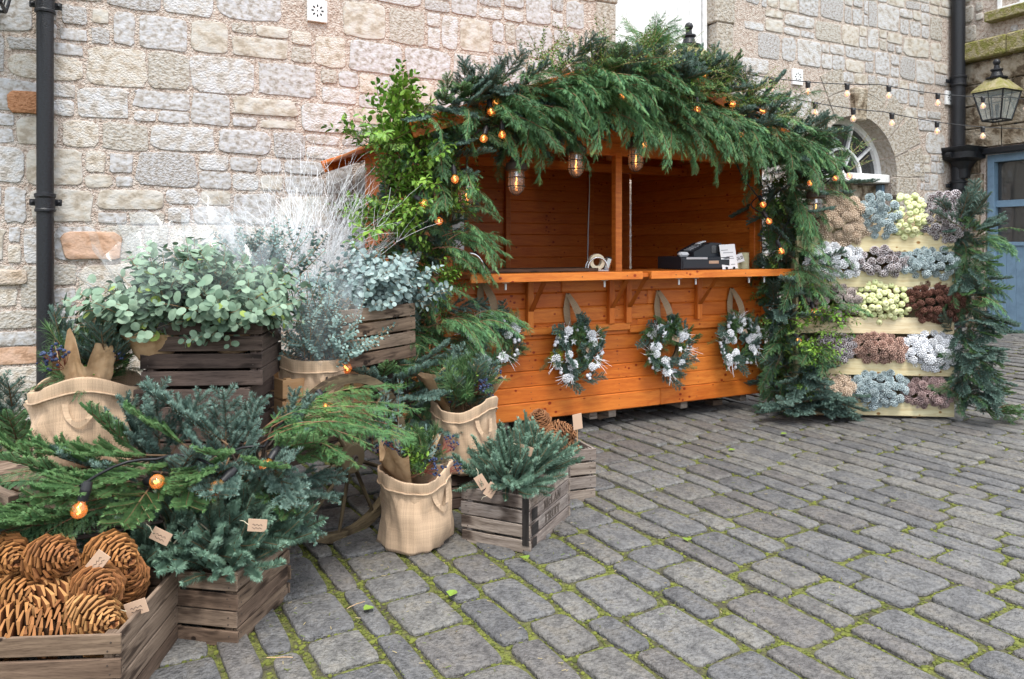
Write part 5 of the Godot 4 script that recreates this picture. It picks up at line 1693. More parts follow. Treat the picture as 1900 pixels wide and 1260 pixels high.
func filler(o: Node3D, path: Array, r: Vector3, per_m: float, kinds: Array, size := 1.0) -> void:      # the dense inner foliage no one could count
	var by := {}
	for i in path.size() - 1:
		var a: Vector3 = path[i]; var b: Vector3 = path[i + 1]
		for k in int(a.distance_to(b) * per_m):
			var kind: String = kinds[rng.randi() % kinds.size()]
			if not by.has(kind): by[kind] = []
			var p := a.lerp(b, rng.randf()) + Vector3(rnd(-r.x, r.x), rnd(-r.y, r.y), rnd(-r.z, r.z))
			by[kind].append(Transform3D(turn3(rnd(-180, 180), rnd(-70, 40), rnd(-90, 90)).scaled_local(Vector3.ONE * size * rnd(0.7, 1.0)), p))
	for kind in by: multi(o, "inner_foliage", P[kind][0], M.by_kind[kind], by[kind])


func stall_greens() -> void:
	rng.seed = 77
	# left column
	var L := thing("leaf_garland", "tall garland of leafy and cedar branches up the stall's left side", "garland")
	filler(L, [Vector3(1.5, 0.25, -4.36), Vector3(1.55, 1.2, -4.38), Vector3(1.55, 1.95, -4.36)], Vector3(0.17, 0.08, 0.07), 130.0, ["cedar_dark", "noble", "broad_dark"], 0.85)
	swag(L, Vector3(1.38, 1.40, -4.28), Vector3(1.42, 1.95, -4.28), Vector3(0.16, 0.08, 0.08), 64, ["broad", "broad", "broad", "broad_dark"], Vector2(-190, -30), Vector2(-20, 75), Vector2(0.75, 1.05))
	swag(L, Vector3(1.28, 1.95, -4.3), Vector3(1.45, 2.0, -4.3), Vector3(0.06, 0.06, 0.05), 7, ["broad"], Vector2(-150, -30), Vector2(60, 88), Vector2(0.8, 1.0))
	swag(L, Vector3(1.60, 1.45, -4.2), Vector3(1.68, 1.98, -4.22), Vector3(0.13, 0.06, 0.06), 16, ["noble", "cedar", "cedar_dark", "broad"], Vector2(-150, -20), Vector2(-30, 30), Vector2(0.65, 0.9))
	swag(L, Vector3(1.62, 1.32, -4.2), Vector3(1.74, 1.34, -4.16), Vector3(0.08, 0.05, 0.05), 9, ["cedar", "cedar"], Vector2(-80, -5), Vector2(0, 35), Vector2(0.7, 0.95))
	swag(L, Vector3(1.56, 1.05, -4.2), Vector3(1.60, 1.25, -4.2), Vector3(0.12, 0.06, 0.06), 12, ["cedar_dark", "cedar", "broad_dark"], Vector2(-130, -10), Vector2(-20, 20), Vector2(0.6, 0.85))
	swag(L, Vector3(1.50, 0.95, -4.16), Vector3(1.56, 1.05, -4.16), Vector3(0.1, 0.04, 0.04), 9, ["broad_dark", "broad"], Vector2(-130, -10), Vector2(-20, 40), Vector2(0.5, 0.75))
	swag(L, Vector3(1.58, 0.84, -4.16), Vector3(1.74, 0.86, -4.12), Vector3(0.08, 0.05, 0.05), 12, ["cedar"], Vector2(-80, -5), Vector2(5, 35), Vector2(0.75, 0.95))
	swag(L, Vector3(1.48, 0.25, -4.2), Vector3(1.55, 0.75, -4.2), Vector3(0.16, 0.06, 0.07), 26, ["cedar_dark", "noble", "cedar_dark", "broad_dark"], Vector2(-150, -10), Vector2(-30, 30), Vector2(0.6, 0.9))
	# roof garland, left slope to apex to right end
	var R := thing("roof_garland", "thick garland of cedar, fir and boxwood along the stall's gable edge", "garland")
	var path := [Vector3(1.62, 1.98, -4.24), Vector3(2.1, 2.13, -4.24), Vector3(2.6, 2.27, -4.24), Vector3(3.12, 2.43, -4.24), Vector3(3.7, 2.38, -4.24), Vector3(4.2, 2.2, -4.24), Vector3(4.75, 1.98, -4.24)]
	filler(R, path, Vector3(0.08, 0.12, 0.07), 120.0, ["cedar_dark", "noble", "box"], 0.8)
	# the hanging fringe of cedar over the opening
	swag(R, Vector3(1.85, 2.10, -4.12), Vector3(3.05, 2.30, -4.10), Vector3(0.04, 0.09, 0.05), 44, ["cedar", "cedar", "cedar_dark"], Vector2(-140, 10), Vector2(-30, 25), Vector2(0.6, 1.1))
	swag(R, Vector3(3.05, 2.22, -4.10), Vector3(4.5, 1.98, -4.10), Vector3(0.04, 0.10, 0.05), 46, ["cedar", "cedar", "cedar_dark"], Vector2(-150, 0), Vector2(-30, 25), Vector2(0.55, 1.0))
	swag(R, Vector3(1.48, 2.06, -4.06), Vector3(2.0, 2.24, -4.06), Vector3(0.05, 0.05, 0.03), 22, ["fir", "noble", "cedar", "noble"], Vector2(-170, -10), Vector2(-20, 40), Vector2(0.5, 0.75))
	swag(R, Vector3(2.7, 2.42, -4.06), Vector3(3.5, 2.48, -4.06), Vector3(0.05, 0.05, 0.03), 20, ["fir", "noble", "cedar", "box"], Vector2(-170, -10), Vector2(-20, 50), Vector2(0.5, 0.75))
	swag(R, Vector3(1.62, 2.12, -4.16), Vector3(3.1, 2.50, -4.16), Vector3(0.05, 0.06, 0.05), 34, ["cedar", "noble", "cedar_dark", "fir"], Vector2(-150, 10), Vector2(0, 45), Vector2(0.6, 0.85))
	swag(R, Vector3(3.1, 2.52, -4.16), Vector3(4.7, 2.10, -4.16), Vector3(0.05, 0.06, 0.05), 34, ["cedar", "noble", "cedar_dark", "box"], Vector2(-150, 20), Vector2(0, 45), Vector2(0.6, 0.85))
	swag(R, Vector3(1.75, 2.08, -4.2), Vector3(2.1, 2.18, -4.2), Vector3(0.08, 0.05, 0.06), 14, ["fir", "noble", "cedar_dark"], Vector2(-170, -20), Vector2(-20, 30), Vector2(0.55, 0.8))
	swag(R, Vector3(1.80, 2.06, -4.14), Vector3(2.10, 2.13, -4.12), Vector3(0.06, 0.05, 0.04), 10, ["cedar", "cedar_dark"], Vector2(-100, -10), Vector2(0, 30), Vector2(0.85, 1.1))
	swag(R, Vector3(2.12, 2.22, -4.14), Vector3(2.75, 2.30, -4.12), Vector3(0.06, 0.06, 0.05), 30, ["cedar", "cedar", "cedar", "cedar_dark"], Vector2(-100, 0), Vector2(5, 40), Vector2(0.85, 1.2))
	swag(R, Vector3(2.15, 2.32, -4.2), Vector3(3.0, 2.46, -4.2), Vector3(0.08, 0.05, 0.08), 24, ["box", "box", "box", "broad_dark"], Vector2(-140, 30), Vector2(0, 55), Vector2(0.75, 1.1))
	swag(R, Vector3(2.8, 2.36, -4.14), Vector3(3.15, 2.42, -4.1), Vector3(0.06, 0.06, 0.05), 16, ["cedar", "noble", "cedar_dark", "box"], Vector2(-130, -20), Vector2(-5, 35), Vector2(0.8, 1.0))
	swag(R, Vector3(3.06, 2.48, -4.24), Vector3(3.20, 2.56, -4.24), Vector3(0.05, 0.05, 0.05), 9, ["cedar"], Vector2(-200, 20), Vector2(65, 88), Vector2(0.75, 0.95))
	swag(R, Vector3(3.10, 2.72, -4.2), Vector3(3.18, 2.62, -4.16), Vector3(0.03, 0.05, 0.04), 8, ["cedar"], Vector2(-200, 20), Vector2(-30, 40), Vector2(0.45, 0.65))
	swag(R, Vector3(3.08, 2.50, -4.22), Vector3(3.2, 2.56, -4.2), Vector3(0.04, 0.04, 0.04), 9, ["juniper", "cedar"], Vector2(-180, 180), Vector2(72, 90), Vector2(0.55, 0.8))
	swag(R, Vector3(2.3, 2.34, -4.05), Vector3(3.6, 2.40, -4.05), Vector3(0.06, 0.06, 0.03), 26, ["box", "broad_dark", "box", "noble"], Vector2(-150, 20), Vector2(-20, 45), Vector2(0.6, 0.9))
	swag(R, Vector3(3.35, 2.45, -4.2), Vector3(3.80, 2.42, -4.2), Vector3(0.08, 0.06, 0.06), 15, ["noble", "noble", "fir"], Vector2(-140, 10), Vector2(10, 75), Vector2(0.6, 0.9))
	swag(R, Vector3(3.25, 2.40, -4.12), Vector3(4.05, 2.28, -4.12), Vector3(0.08, 0.09, 0.06), 34, ["box", "box", "broad_dark", "box"], Vector2(-160, 20), Vector2(-30, 50), Vector2(0.6, 0.95))
	swag(R, Vector3(2.9, 2.18, -4.14), Vector3(3.65, 2.16, -4.14), Vector3(0.08, 0.06, 0.05), 26, ["cedar", "cedar", "cedar_dark"], Vector2(-130, -20), Vector2(-25, 20), Vector2(0.75, 1.05))
	swag(R, Vector3(3.65, 2.2, -4.14), Vector3(4.45, 2.02, -4.12), Vector3(0.08, 0.08, 0.05), 30, ["cedar", "cedar", "cedar_dark", "noble"], Vector2(-130, -10), Vector2(-20, 30), Vector2(0.75, 1.0))
	swag(R, Vector3(4.0, 2.28, -4.2), Vector3(4.55, 2.08, -4.2), Vector3(0.1, 0.06, 0.08), 18, ["cedar_dark", "cedar", "box", "noble"], Vector2(-120, 30), Vector2(0, 50), Vector2(0.7, 0.9))
	swag(R, Vector3(4.5, 2.0, -4.2), Vector3(4.85, 1.85, -4.2), Vector3(0.08, 0.08, 0.08), 22, ["noble", "cedar_dark", "cedar", "fir"], Vector2(-130, 0), Vector2(-25, 35), Vector2(0.55, 0.75))
	for q in [[4.80, 2.0, -70, 82, "noble", 0.85], [4.75, 2.0, 10, 50, "noble", 0.7], [4.62, 2.05, -60, 78, "box", 0.9], [4.9, 1.9, -10, 35, "box", 0.95], [4.95, 1.85, 0, 20, "box", 0.8], [4.95, 1.78, -20, 0, "noble", 0.8]]:
		sprig(R, q[4], Vector3(q[0], q[1], -4.16), turn3(q[2], q[3]), q[5])
	# right column
	var C := thing("fir_garland", "dark conifer and leafy garland down the stall's right corner to the ground", "garland")
	filler(C, [Vector3(4.52, 1.85, -4.3), Vector3(4.52, 1.0, -4.3), Vector3(4.48, 0.12, -4.25)], Vector3(0.14, 0.08, 0.07), 130.0, ["cedar_dark", "noble", "broad_dark"], 0.75)
	filler(C, [Vector3(4.62, 1.85, -4.42), Vector3(4.62, 1.0, -4.42), Vector3(4.58, 0.15, -4.36)], Vector3(0.16, 0.08, 0.06), 110.0, ["cedar_dark", "noble", "broad_dark"], 0.8)
	swag(C, Vector3(4.55, 1.80, -4.16), Vector3(4.55, 1.45, -4.16), Vector3(0.16, 0.08, 0.06), 22, ["cedar_dark", "cedar", "cedar_dark", "noble"], Vector2(-150, 0), Vector2(-30, 15), Vector2(0.65, 0.9))
	swag(C, Vector3(4.52, 1.40, -4.16), Vector3(4.50, 0.95, -4.14), Vector3(0.14, 0.08, 0.06), 30, ["cedar_dark", "cedar_dark", "noble", "cedar"], Vector2(-150, 0), Vector2(-35, 20), Vector2(0.6, 0.85))
	swag(C, Vector3(4.58, 0.88, -4.1), Vector3(4.50, 0.42, -4.06), Vector3(0.12, 0.06, 0.05), 34, ["broad", "broad_dark", "broad_dark", "broad"], Vector2(-150, 0), Vector2(-30, 40), Vector2(0.6, 0.85))
	swag(C, Vector3(4.36, 0.85, -4.14), Vector3(4.34, 0.45, -4.1), Vector3(0.07, 0.06, 0.05), 12, ["cedar_dark", "noble", "box"], Vector2(-160, -60), Vector2(-30, 30), Vector2(0.45, 0.65))
	swag(C, Vector3(4.62, 0.86, -4.06), Vector3(4.66, 0.8, -4.04), Vector3(0.05, 0.05, 0.04), 5, ["cedar"], Vector2(-80, 0), Vector2(0, 30), Vector2(0.65, 0.8))
	swag(C, Vector3(4.45, 0.48, -4.04), Vector3(4.55, 0.44, -4.02), Vector3(0.08, 0.05, 0.04), 6, ["cedar_dark"], Vector2(-150, -60), Vector2(0, 30), Vector2(0.6, 0.8))
	swag(C, Vector3(4.30, 0.12, -4.05), Vector3(4.72, 0.12, -3.98), Vector3(0.08, 0.06, 0.06), 34, ["noble"], Vector2(-190, 10), Vector2(-22, 14), Vector2(0.6, 0.85))
	swag(C, Vector3(4.35, 0.30, -4.08), Vector3(4.62, 0.30, -4.04), Vector3(0.08, 0.08, 0.05), 16, ["noble", "noble", "broad_dark"], Vector2(-180, 0), Vector2(-40, 20), Vector2(0.6, 0.85))
	# shelf column
	var S := thing("shelf_garland", "blue green fir garland hanging down the right end of the shelves", "garland")
	filler(S, [Vector3(5.46, 1.5, -3.52), Vector3(5.46, 0.8, -3.5), Vector3(5.44, 0.15, -3.46)], Vector3(0.07, 0.07, 0.05), 110.0, ["noble", "cedar_dark"], 0.62)
	swag(S, Vector3(5.40, 1.45, -3.44), Vector3(5.48, 1.5, -3.44), Vector3(0.07, 0.06, 0.05), 12, ["noble"], Vector2(-220, 30), Vector2(20, 80), Vector2(0.5, 0.72))
	swag(S, Vector3(5.44, 1.40, -3.40), Vector3(5.50, 1.40, -3.40), Vector3(0.06, 0.05, 0.05), 8, ["noble", "fir"], Vector2(-180, 10), Vector2(-20, 40), Vector2(0.45, 0.62))
	swag(S, Vector3(5.5, 1.36, -3.42), Vector3(5.54, 1.3, -3.42), Vector3(0.05, 0.05, 0.05), 9, ["cedar", "juniper"], Vector2(-50, 15), Vector2(0, 25), Vector2(0.5, 0.65))
	swag(S, Vector3(5.46, 1.25, -3.38), Vector3(5.44, 0.85, -3.36), Vector3(0.08, 0.08, 0.05), 30, ["cedar_dark", "fir", "cedar", "noble"], Vector2(-170, -20), Vector2(-50, 5), Vector2(0.42, 0.6))
	swag(S, Vector3(5.46, 0.85, -3.38), Vector3(5.44, 0.45, -3.36), Vector3(0.09, 0.08, 0.05), 24, ["noble", "noble", "fir"], Vector2(-170, -20), Vector2(-60, 10), Vector2(0.45, 0.62))
	swag(S, Vector3(5.44, 0.42, -3.38), Vector3(5.46, 0.18, -3.36), Vector3(0.08, 0.06, 0.05), 20, ["noble", "noble", "fir"], Vector2(-170, -20), Vector2(-75, -10), Vector2(0.45, 0.62))
	swag(S, Vector3(5.55, 0.12, -3.36), Vector3(5.66, 0.08, -3.34), Vector3(0.05, 0.03, 0.05), 8, ["fir", "cedar_dark"], Vector2(-60, 10), Vector2(-15, 5), Vector2(0.5, 0.7))
	# lamps and bulbs
	for q in [[1.81, 1.715, -4.25, "caged jar lamp hanging lowest at the left of the opening"], [2.15, 1.80, -4.25, "caged jar lamp half hidden by drooping cedar, second from left"], [2.59, 1.93, -4.25, "caged jar lamp hanging clear left of the centre post"], [3.07, 1.99, -4.25, "caged jar lamp by the top of the centre post"], [4.54, 1.68, -4.02, "caged jar lamp against the right hand garland"]]:
		cage_lamp(Vector3(q[0], q[1], q[2]), q[3])
	festoon("amber bulbs strung through the left and gable garland", [Vector3(1.43, 1.04, -4.12), Vector3(1.54, 1.44, -4.02), Vector3(1.45, 1.54, -4.02), Vector3(1.63, 1.68, -4.0), Vector3(1.80, 1.92, -3.98), Vector3(1.92, 1.95, -3.98), Vector3(1.85, 2.08, -3.98), Vector3(1.90, 2.14, -4.02), Vector3(2.76, 2.25, -3.96), Vector3(2.99, 1.96, -4.05)], [Vector3(0.1, -1, 0.6), Vector3(-0.5, -0.4, 1), Vector3(0.4, -0.6, 1)])
	festoon("amber bulbs strung through the right half of the garland", [Vector3(3.36, 2.21, -3.96), Vector3(3.55, 2.49, -4.1), Vector3(3.65, 2.27, -3.94), Vector3(3.95, 2.25, -3.96), Vector3(3.74, 2.06, -3.96), Vector3(4.09, 1.60, -4.1), Vector3(4.15, 1.48, -4.1), Vector3(4.44, 1.76, -3.98), Vector3(4.70, 1.81, -3.98), Vector3(4.85, 1.83, -3.98), Vector3(4.23, 1.26, -4.06), Vector3(4.48, 0.81, -3.98), Vector3(4.34, 0.6, -4.0)], [Vector3(0, -1, 0.1), Vector3(0.3, 0.3, 1), Vector3(-0.2, -0.1, 1), Vector3(0.5, -0.5, 1), Vector3(0.1, -1, 0.2)])


func big_branch(called: String, label: String, group: String, root: Vector3, list: Array) -> void:      # one cut branch with its side shoots: [kind, x, y, z, yaw, pitch, roll, size]
	var o := thing(called, label, "branch", root, 0.0, group)
	for q in list:
		var p := Vector3(q[1], q[2], q[3])
		sprig(o, q[0], p - root, turn3(q[4], q[5], q[6]), q[7])
		if p.distance_to(root) > 0.03: part(o, "stem", rod([Vector3.ZERO, (p - root) * 0.5 - Vector3(0, 0.01, 0), p - root], 0.006, 5, 0.004), M.rust)


func gift_tag(parent: Node3D, at: Vector3, b: Basis) -> void:
	var t := plank(parent, "gift_tag", Vector3(0.062, 0.042, 0.0016), at, M.card, b, 0.0006)
	var mb := MB.new()
	for i in 2:
		var pts := []
		for k in 9: pts.append(Vector3(-0.016 + k * 0.004, 0.002 - i * 0.011 + 0.003 * sin(k * 2.1 + i), 0.0012))
		mb.tube(pts, 0.0007, 0.0007, 3, Color.WHITE)
	part(t, "handwriting", mb.mesh(), M.ink)
	part(t, "string", rod([Vector3(-0.028, 0.0, 0.001), Vector3(-0.045, 0.012, 0.0), Vector3(-0.06, 0.01, -0.01)], 0.0011, 4), M.twine)


func fir_bundle(label: String, at: Vector3, dir: Vector3, n: int, reach: float, group: String, tags: Array) -> void:
	var o := thing("fir_bundle", label, "fir bundle", at, 0.0, group)
	dir = dir.normalized()
	var s := dir.cross(Vector3.UP).normalized()
	var u := s.cross(dir)
	for i in n:
		var a := i * 2.39996
		var rr := sqrt((i + 0.5) / n)
		var d := (dir + (s * cos(a) + u * sin(a)) * rr * 1.05 + Vector3(0, 0.1, 0)).normalized()
		d.y = maxf(d.y, 0.12)
		d = d.normalized()
		var start := (s * cos(a) + u * sin(a)) * rr * reach + dir * rnd(-0.02, 0.05)
		start.y = maxf(start.y, -0.005)
		var side := d.cross(Vector3.UP).normalized()
		sprig(o, "finger", start, (Basis(d, side.cross(d), side).orthonormalized() * Basis(Vector3.RIGHT, rnd(-3, 3)) * Basis(Vector3.BACK, rnd(-0.25, 0.25))), rnd(0.85, 1.2))
	part(o, "tie", rod([dir * 0.03 - s * reach * 0.8, dir * 0.03 + u * reach * 0.8, dir * 0.03 + s * reach * 0.8], 0.003, 5), M.twine)
	for t in tags: gift_tag(o, t[0], t[1])


func bouquet(called: String, label: String, cat: String, at: Vector3, list: Array, wraps: Array) -> Node3D:     # list: [kind, count, reach, pitch lo, pitch hi, size lo, size hi]; wraps: [mesh, material, yaw, name]
	var o := thing(called, label, cat, at)
	for q in list:
		for i in q[1]:
			var yaw: float = 360.0 * i / q[1] + rnd(-30, 30)
			var b := turn3(yaw, rnd(q[3], q[4]), rnd(-40, 40))
			sprig(o, q[0], Vector3(rnd(-q[2], q[2]), rnd(0, 0.06), rnd(-q[2], q[2])), b, rnd(q[5], q[6]))
	for w in wraps: part(o, w[3], w[0], w[1], Transform3D(turn3(w[2]), w[4] if w.size() > 4 else Vector3.ZERO))
	return o


func cart() -> void:
	var o := thing("handcart", "old wooden handcart with spoked wheel under the piled greenery", "cart", Vector3(0.83, 0, -3.32), deg_to_rad(27.3))
	for i in 6:
		plank(o, "bed_board", Vector3(1.66, 0.022, 0.142), Vector3(-0.44, 0.435, -0.14 - i * 0.147), M.crate[i % 3])
	for z in [-0.10, -0.90]: plank(o, "bed_rail", Vector3(1.9, 0.06, 0.045), Vector3(-0.5, 0.39, z), M.crate_dark[0])
	plank(o, "end_board", Vector3(0.85, 0.12, 0.03), Vector3(-1.28, 0.46, -0.5), M.crate[1], turn3(90))
	for zz in [0.0, -0.98]:
		var w := Node3D.new()
		w.name = "wheel"
		o.add_child(w, true)
		w.position = Vector3(0, 0.365, zz)
		var rim := MB.new()
		var n := 40
		for k in n:
			var a0 := TAU * k / n; var a1 := TAU * (k + 1) / n
			for f in [[0.365, 0.365, -0.02, 0.02], [0.325, 0.325, 0.02, -0.02], [0.325, 0.365, 0.02, 0.02], [0.365, 0.325, -0.02, -0.02]]:
				var p := func(a: float, r: float, z: float) -> Vector3: return Vector3(cos(a) * r, sin(a) * r, z)
				rim.face([p.call(a0, f[0], f[2]), p.call(a1, f[0], f[2]), p.call(a1, f[1], f[3]), p.call(a0, f[1], f[3])], p.call((a0 + a1) / 2, 0.34, 0.0), Color.WHITE, Vector2(k * 0.05, 0))
		part(w, "rim", rim.mesh(), M.wheel)
		for k in 10:
			var a := TAU * k / 10 + 0.2
			var d := Vector3(cos(a), sin(a), 0)
			part(w, "spoke", rod([d * 0.05 + Vector3(0, 0, 0.03), d * 0.335], 0.010, 7, 0.008), M.wheel)
		var hub := MB.new()
		hub.lathe([Vector2(0, -0.06), Vector2(0.05, -0.06), Vector2(0.066, -0.03), Vector2(0.070, 0.02), Vector2(0.066, 0.052), Vector2(0.060, 0.057), Vector2(0, 0.058)], 20, Color.WHITE, Vector3.ZERO, Basis(Vector3.RIGHT, PI / 2))
		part(w, "hub", hub.mesh(), M.wheel)
		var cap := MB.new()
		cap.lathe([Vector2(0.017, 0.05), Vector2(0.017, 0.066), Vector2(0.013, 0.070), Vector2(0.009, 0.064), Vector2(0, 0.062)], 14, Color.WHITE, Vector3.ZERO, Basis(Vector3.RIGHT, PI / 2))
		part(w, "axle_cap", cap.mesh(), M.rust)
	plank(o, "axle", Vector3(0.06, 0.06, 0.9), Vector3(0, 0.365, -0.49), M.crate_dark[0])
	for z in [-0.12, -0.88]: plank(o, "shaft", Vector3(0.9, 0.045, 0.05), Vector3(-1.55, 0.40, z), M.crate[0])


func pot_goods() -> void:
	rng.seed = 99
	# crates standing on the setts
	crate("weathered grey brown crate of large pine cones at the bottom left", Vector3(-0.04, 0, -2.30), -23.0, Vector3(0.6, 0.44, 0.25), M.crate)
	crate("brown slatted crate of blue fir bundles right of the cone crate", Vector3(0.29, 0, -2.57), -36.9, Vector3(0.52, 0.37, 0.24), M.crate)
	var fc := crate("weathered crate lettered FRUIT full of fir tips", Vector3(1.48, 0, -2.80), -51.7, Vector3(0.33, 0.48, 0.25), M.crate_grey)
	# burnt patches by the corner and the lettering on its long side
	plank(fc, "scorched_post", Vector3(0.2, 0.03, 0.004), Vector3(0.146, 0.135, 0.242), M.char, Basis(Vector3.BACK, PI / 2), 0.001)
	for q in [[0.155, 0.16, 0.06, 0.05], [0.09, 0.155, 0.07, 0.05], [0.03, 0.16, 0.045, 0.045]]: plank(fc, "scorch_mark", Vector3(q[2], q[3], 0.002), Vector3(0.1612, q[0], q[1] + 0.02), M.char, turn3(90), 0.0009)
	part(fc, "lettering", text_mesh("McLAN", 0.041, "Droid Serif"), M.brand_ink, Transform3D(turn3(90), Vector3(0.1624, 0.158, -0.02)))
	part(fc, "lettering", text_mesh("FRUIT", 0.041, "Droid Serif"), M.brand_ink, Transform3D(turn3(90), Vector3(0.1624, 0.095, -0.02)))
	crate("grey slatted crate of brown cones behind the FRUIT crate", Vector3(2.10, 0, -3.25), -6.0, Vector3(0.34, 0.32, 0.27), M.crate_grey)
	crate("low upturned crate under the middle hessian bag", Vector3(1.66, 0, -3.40), -10.0, Vector3(0.36, 0.3, 0.17), M.crate_dark, "", 3)
	# stacked on the cart
	crate("dark crate on the cart under the eucalyptus crate", Vector3(0.40, 0.448, -3.14), -26.0, Vector3(0.5, 0.33, 0.29), M.crate_dark)
	crate("dark slatted crate overflowing with round leaved eucalyptus", Vector3(0.45, 0.74, -3.15), -21.7, Vector3(0.47, 0.36, 0.27), M.crate_dark)
	crate("light new pine crate holding a hessian bag on the cart", Vector3(1.0, 0.448, -3.5), 19.2, Vector3(0.46, 0.33, 0.28), M.crate_light, "", 3)
	crate("brown crate under the silver eucalyptus, at the stack's right", Vector3(1.255, 0.735, -3.59), 22.4, Vector3(0.45, 0.33, 0.28), M.crate, "", 4, 0.03)
	crate("dark crate beneath the silver eucalyptus crate", Vector3(1.2, 0.448, -3.78), 22.0, Vector3(0.45, 0.3, 0.27), M.crate_dark)
	cart()
	# bags
	hessian_bag("hessian bag with rolled top standing in front of the FRUIT crate", Vector3(1.09, 0.012, -3.13), 0.150, 0.32, 24.0)
	hessian_bag("hessian bag behind the fir tips, against the stall's corner", Vector3(1.49, 0.175, -3.53), 0.158, 0.34, 14.0)
	hessian_bag("large hessian bag with a bouquet at the left, on the cart", Vector3(-0.17, 0.448, -3.44), 0.185, 0.32, -8.0, 0.0, 0.85)
	hessian_bag("short hessian bag inside the light pine crate", Vector3(0.72, 0.462, -3.50), 0.135, 0.34, 20.0)
	# cones in the two cone crates
	var large: Array = []
	for i in 14: large.append("large ginger brown pine cone half buried low in the bottom left crate")
	var small: Array = []
	for i in 9: small.append("reddish brown pine cone half buried in the crate behind the fir tips")
	var cones := func(mid: Vector3, yaw: float, list: Array, kind: String, labels: Array, group: String, size: float):
		var b := turn3(yaw)
		for i in list.size():
			var q: Array = list[i]
			var d := b * Vector3(q[3], q[4], q[5]).normalized()
			var s := d.cross(Vector3(0.2, 0.1, 1)).normalized()
			var m := part(self, "pine_cone", P[kind][i % 3], M.cone, Transform3D(Basis(s, d, s.cross(d)).rotated(d, rnd(0, 6)).scaled_local(Vector3.ONE * size * rnd(0.95, 1.08)), mid + b * Vector3(q[0] * 0.86 - 0.012, q[1], q[2] * 0.76 - 0.01) - d * 0.07))
			tag(m, labels[mini(i, labels.size() - 1)], "pine cone", group)
	cones.call(Vector3(-0.23, 0.055, -2.58), -23.0, [[-0.15, 0.33, 0.0, 0.7, 0.1, 0.5], [0.02, 0.33, 0.02, 0.9, 0.2, 0.4], [-0.02, 0.30, -0.08, -0.7, -0.2, 0.6], [0.16, 0.29, -0.12, 0.8, 0.1, 0.5], [0.17, 0.24, 0.02, 0.6, 0.25, 0.7], [0.05, 0.22, 0.06, 0.5, 0.1, -0.6], [-0.10, 0.23, 0.06, 0.9, 0.2, 0.3], [-0.22, 0.22, 0.02, 0.4, 0.3, 0.8], [0.20, 0.20, 0.12, 0.8, 0.0, 0.5], [-0.02, 0.18, 0.15, -0.9, 0.1, 0.3], [0.10, 0.17, 0.15, 0.9, 0.0, -0.2], [-0.20, 0.18, 0.15, 0.8, 0.1, 0.4], [0.06, 0.22, -0.14, -0.6, 0.2, 0.4], [0.20, 0.20, -0.14, 0.3, 0.4, 0.4], [-0.16, 0.26, -0.10, -0.6, 0.3, 0.5], [0.10, 0.14, 0.05, 0.3, 0.2, 0.8], [-0.10, 0.13, 0.10, -0.3, 0.2, 0.8], [0.21, 0.13, 0.05, 0.2, 0.1, 0.9], [-0.23, 0.13, 0.08, 0.2, 0.1, 0.9], [0.0, 0.12, -0.08, 0.9, 0.1, 0.1], [0.18, 0.12, -0.08, 0.9, 0.1, 0.1]], "big", ["large pine cone lying on the left of the heap, second row", "large pine cone lying across the middle of the heap top", "topmost large pine cone, lying across the back of the heap", "large pine cone pointing right at the back of the heap", "large pine cone with wide open scales near the crate's right corner", "large pine cone lying crosswise in the heap's centre", "large pine cone at the front middle of the heap", "large pine cone at the front left of the heap"] + large, "large pine cones in the bottom left crate", 1.12)
	cones.call(Vector3(1.93, 0.0, -3.41), -6.0, [[-0.06, 0.40, 0.0, -0.2, 0.8, 0.4], [0.06, 0.34, 0.06, 0.7, 0.3, 0.5], [0.10, 0.30, 0.0, 0.7, 0.2, 0.2], [-0.02, 0.32, 0.08, 0.0, 0.1, 0.9], [-0.12, 0.31, 0.06, -0.5, 0.4, 0.5], [0.0, 0.25, -0.06, 0.3, 0.8, 0.2], [0.12, 0.24, 0.08, 0.5, 0.2, 0.8], [0.02, 0.22, 0.10, -0.3, 0.2, 0.9], [-0.12, 0.22, 0.10, 0.8, 0.1, 0.3], [-0.12, 0.22, -0.06, 0.8, 0.3, 0.3], [0.1, 0.2, -0.08, -0.4, 0.5, 0.4], [0.0, 0.15, 0.05, 0.4, 0.1, 0.8]], "rustic", ["topmost reddish cone on the heap behind the fir tips", "reddish cone pointing right on the heap behind the fir tips", "reddish cone at the right front of the small heap"] + small, "brown cones in the crate behind the fir tips", 1.05)
	var tg := thing("price_tag", "small card tag standing among the cones behind the fir tips", "tag", Vector3(2.02, 0.40, -3.30))
	plank(tg, "card", Vector3(0.055, 0.08, 0.002), Vector3(0, 0.0, 0), M.card, Basis(Vector3.BACK, 0.1), 0.0008)
	plank(tg, "peg", Vector3(0.006, 0.10, 0.004), Vector3(0, -0.06, -0.003), M.crate_light[0])
	for q in [[-0.10, 0.38, -2.50, 0.9, "white and brown card tag tied to a large pine cone"], [0.0, 0.25, -2.44, 0.3, "brown card tag hanging over the cone crate's right side"]]:
		var t2 := thing("card_tag", q[4], "tag", Vector3(q[0], q[1], q[2]))
		gift_tag(t2, Vector3.ZERO, turn3(-20, 0, 0) * Basis(Vector3.BACK, q[3]))
	# fir bundles
	var grp := "blue fir bundles in the brown crate"
	fir_bundle("fir bundle with square tag at the left of the brown crate", Vector3(0.05, 0.27, -2.86), Vector3(-0.55, 0.55, 0.6), 44, 0.13, grp, [[Vector3(0.02, 0.10, 0.20), turn3(-20, 0, 0) * Basis(Vector3.BACK, -0.5)]])
	fir_bundle("fir bundle with a tag at the right of the brown crate", Vector3(0.31, 0.28, -2.80), Vector3(0.2, 0.7, 0.65), 46, 0.13, grp, [[Vector3(0.05, 0.09, 0.18), turn3(-20, 0, 0) * Basis(Vector3.BACK, -0.1)]])
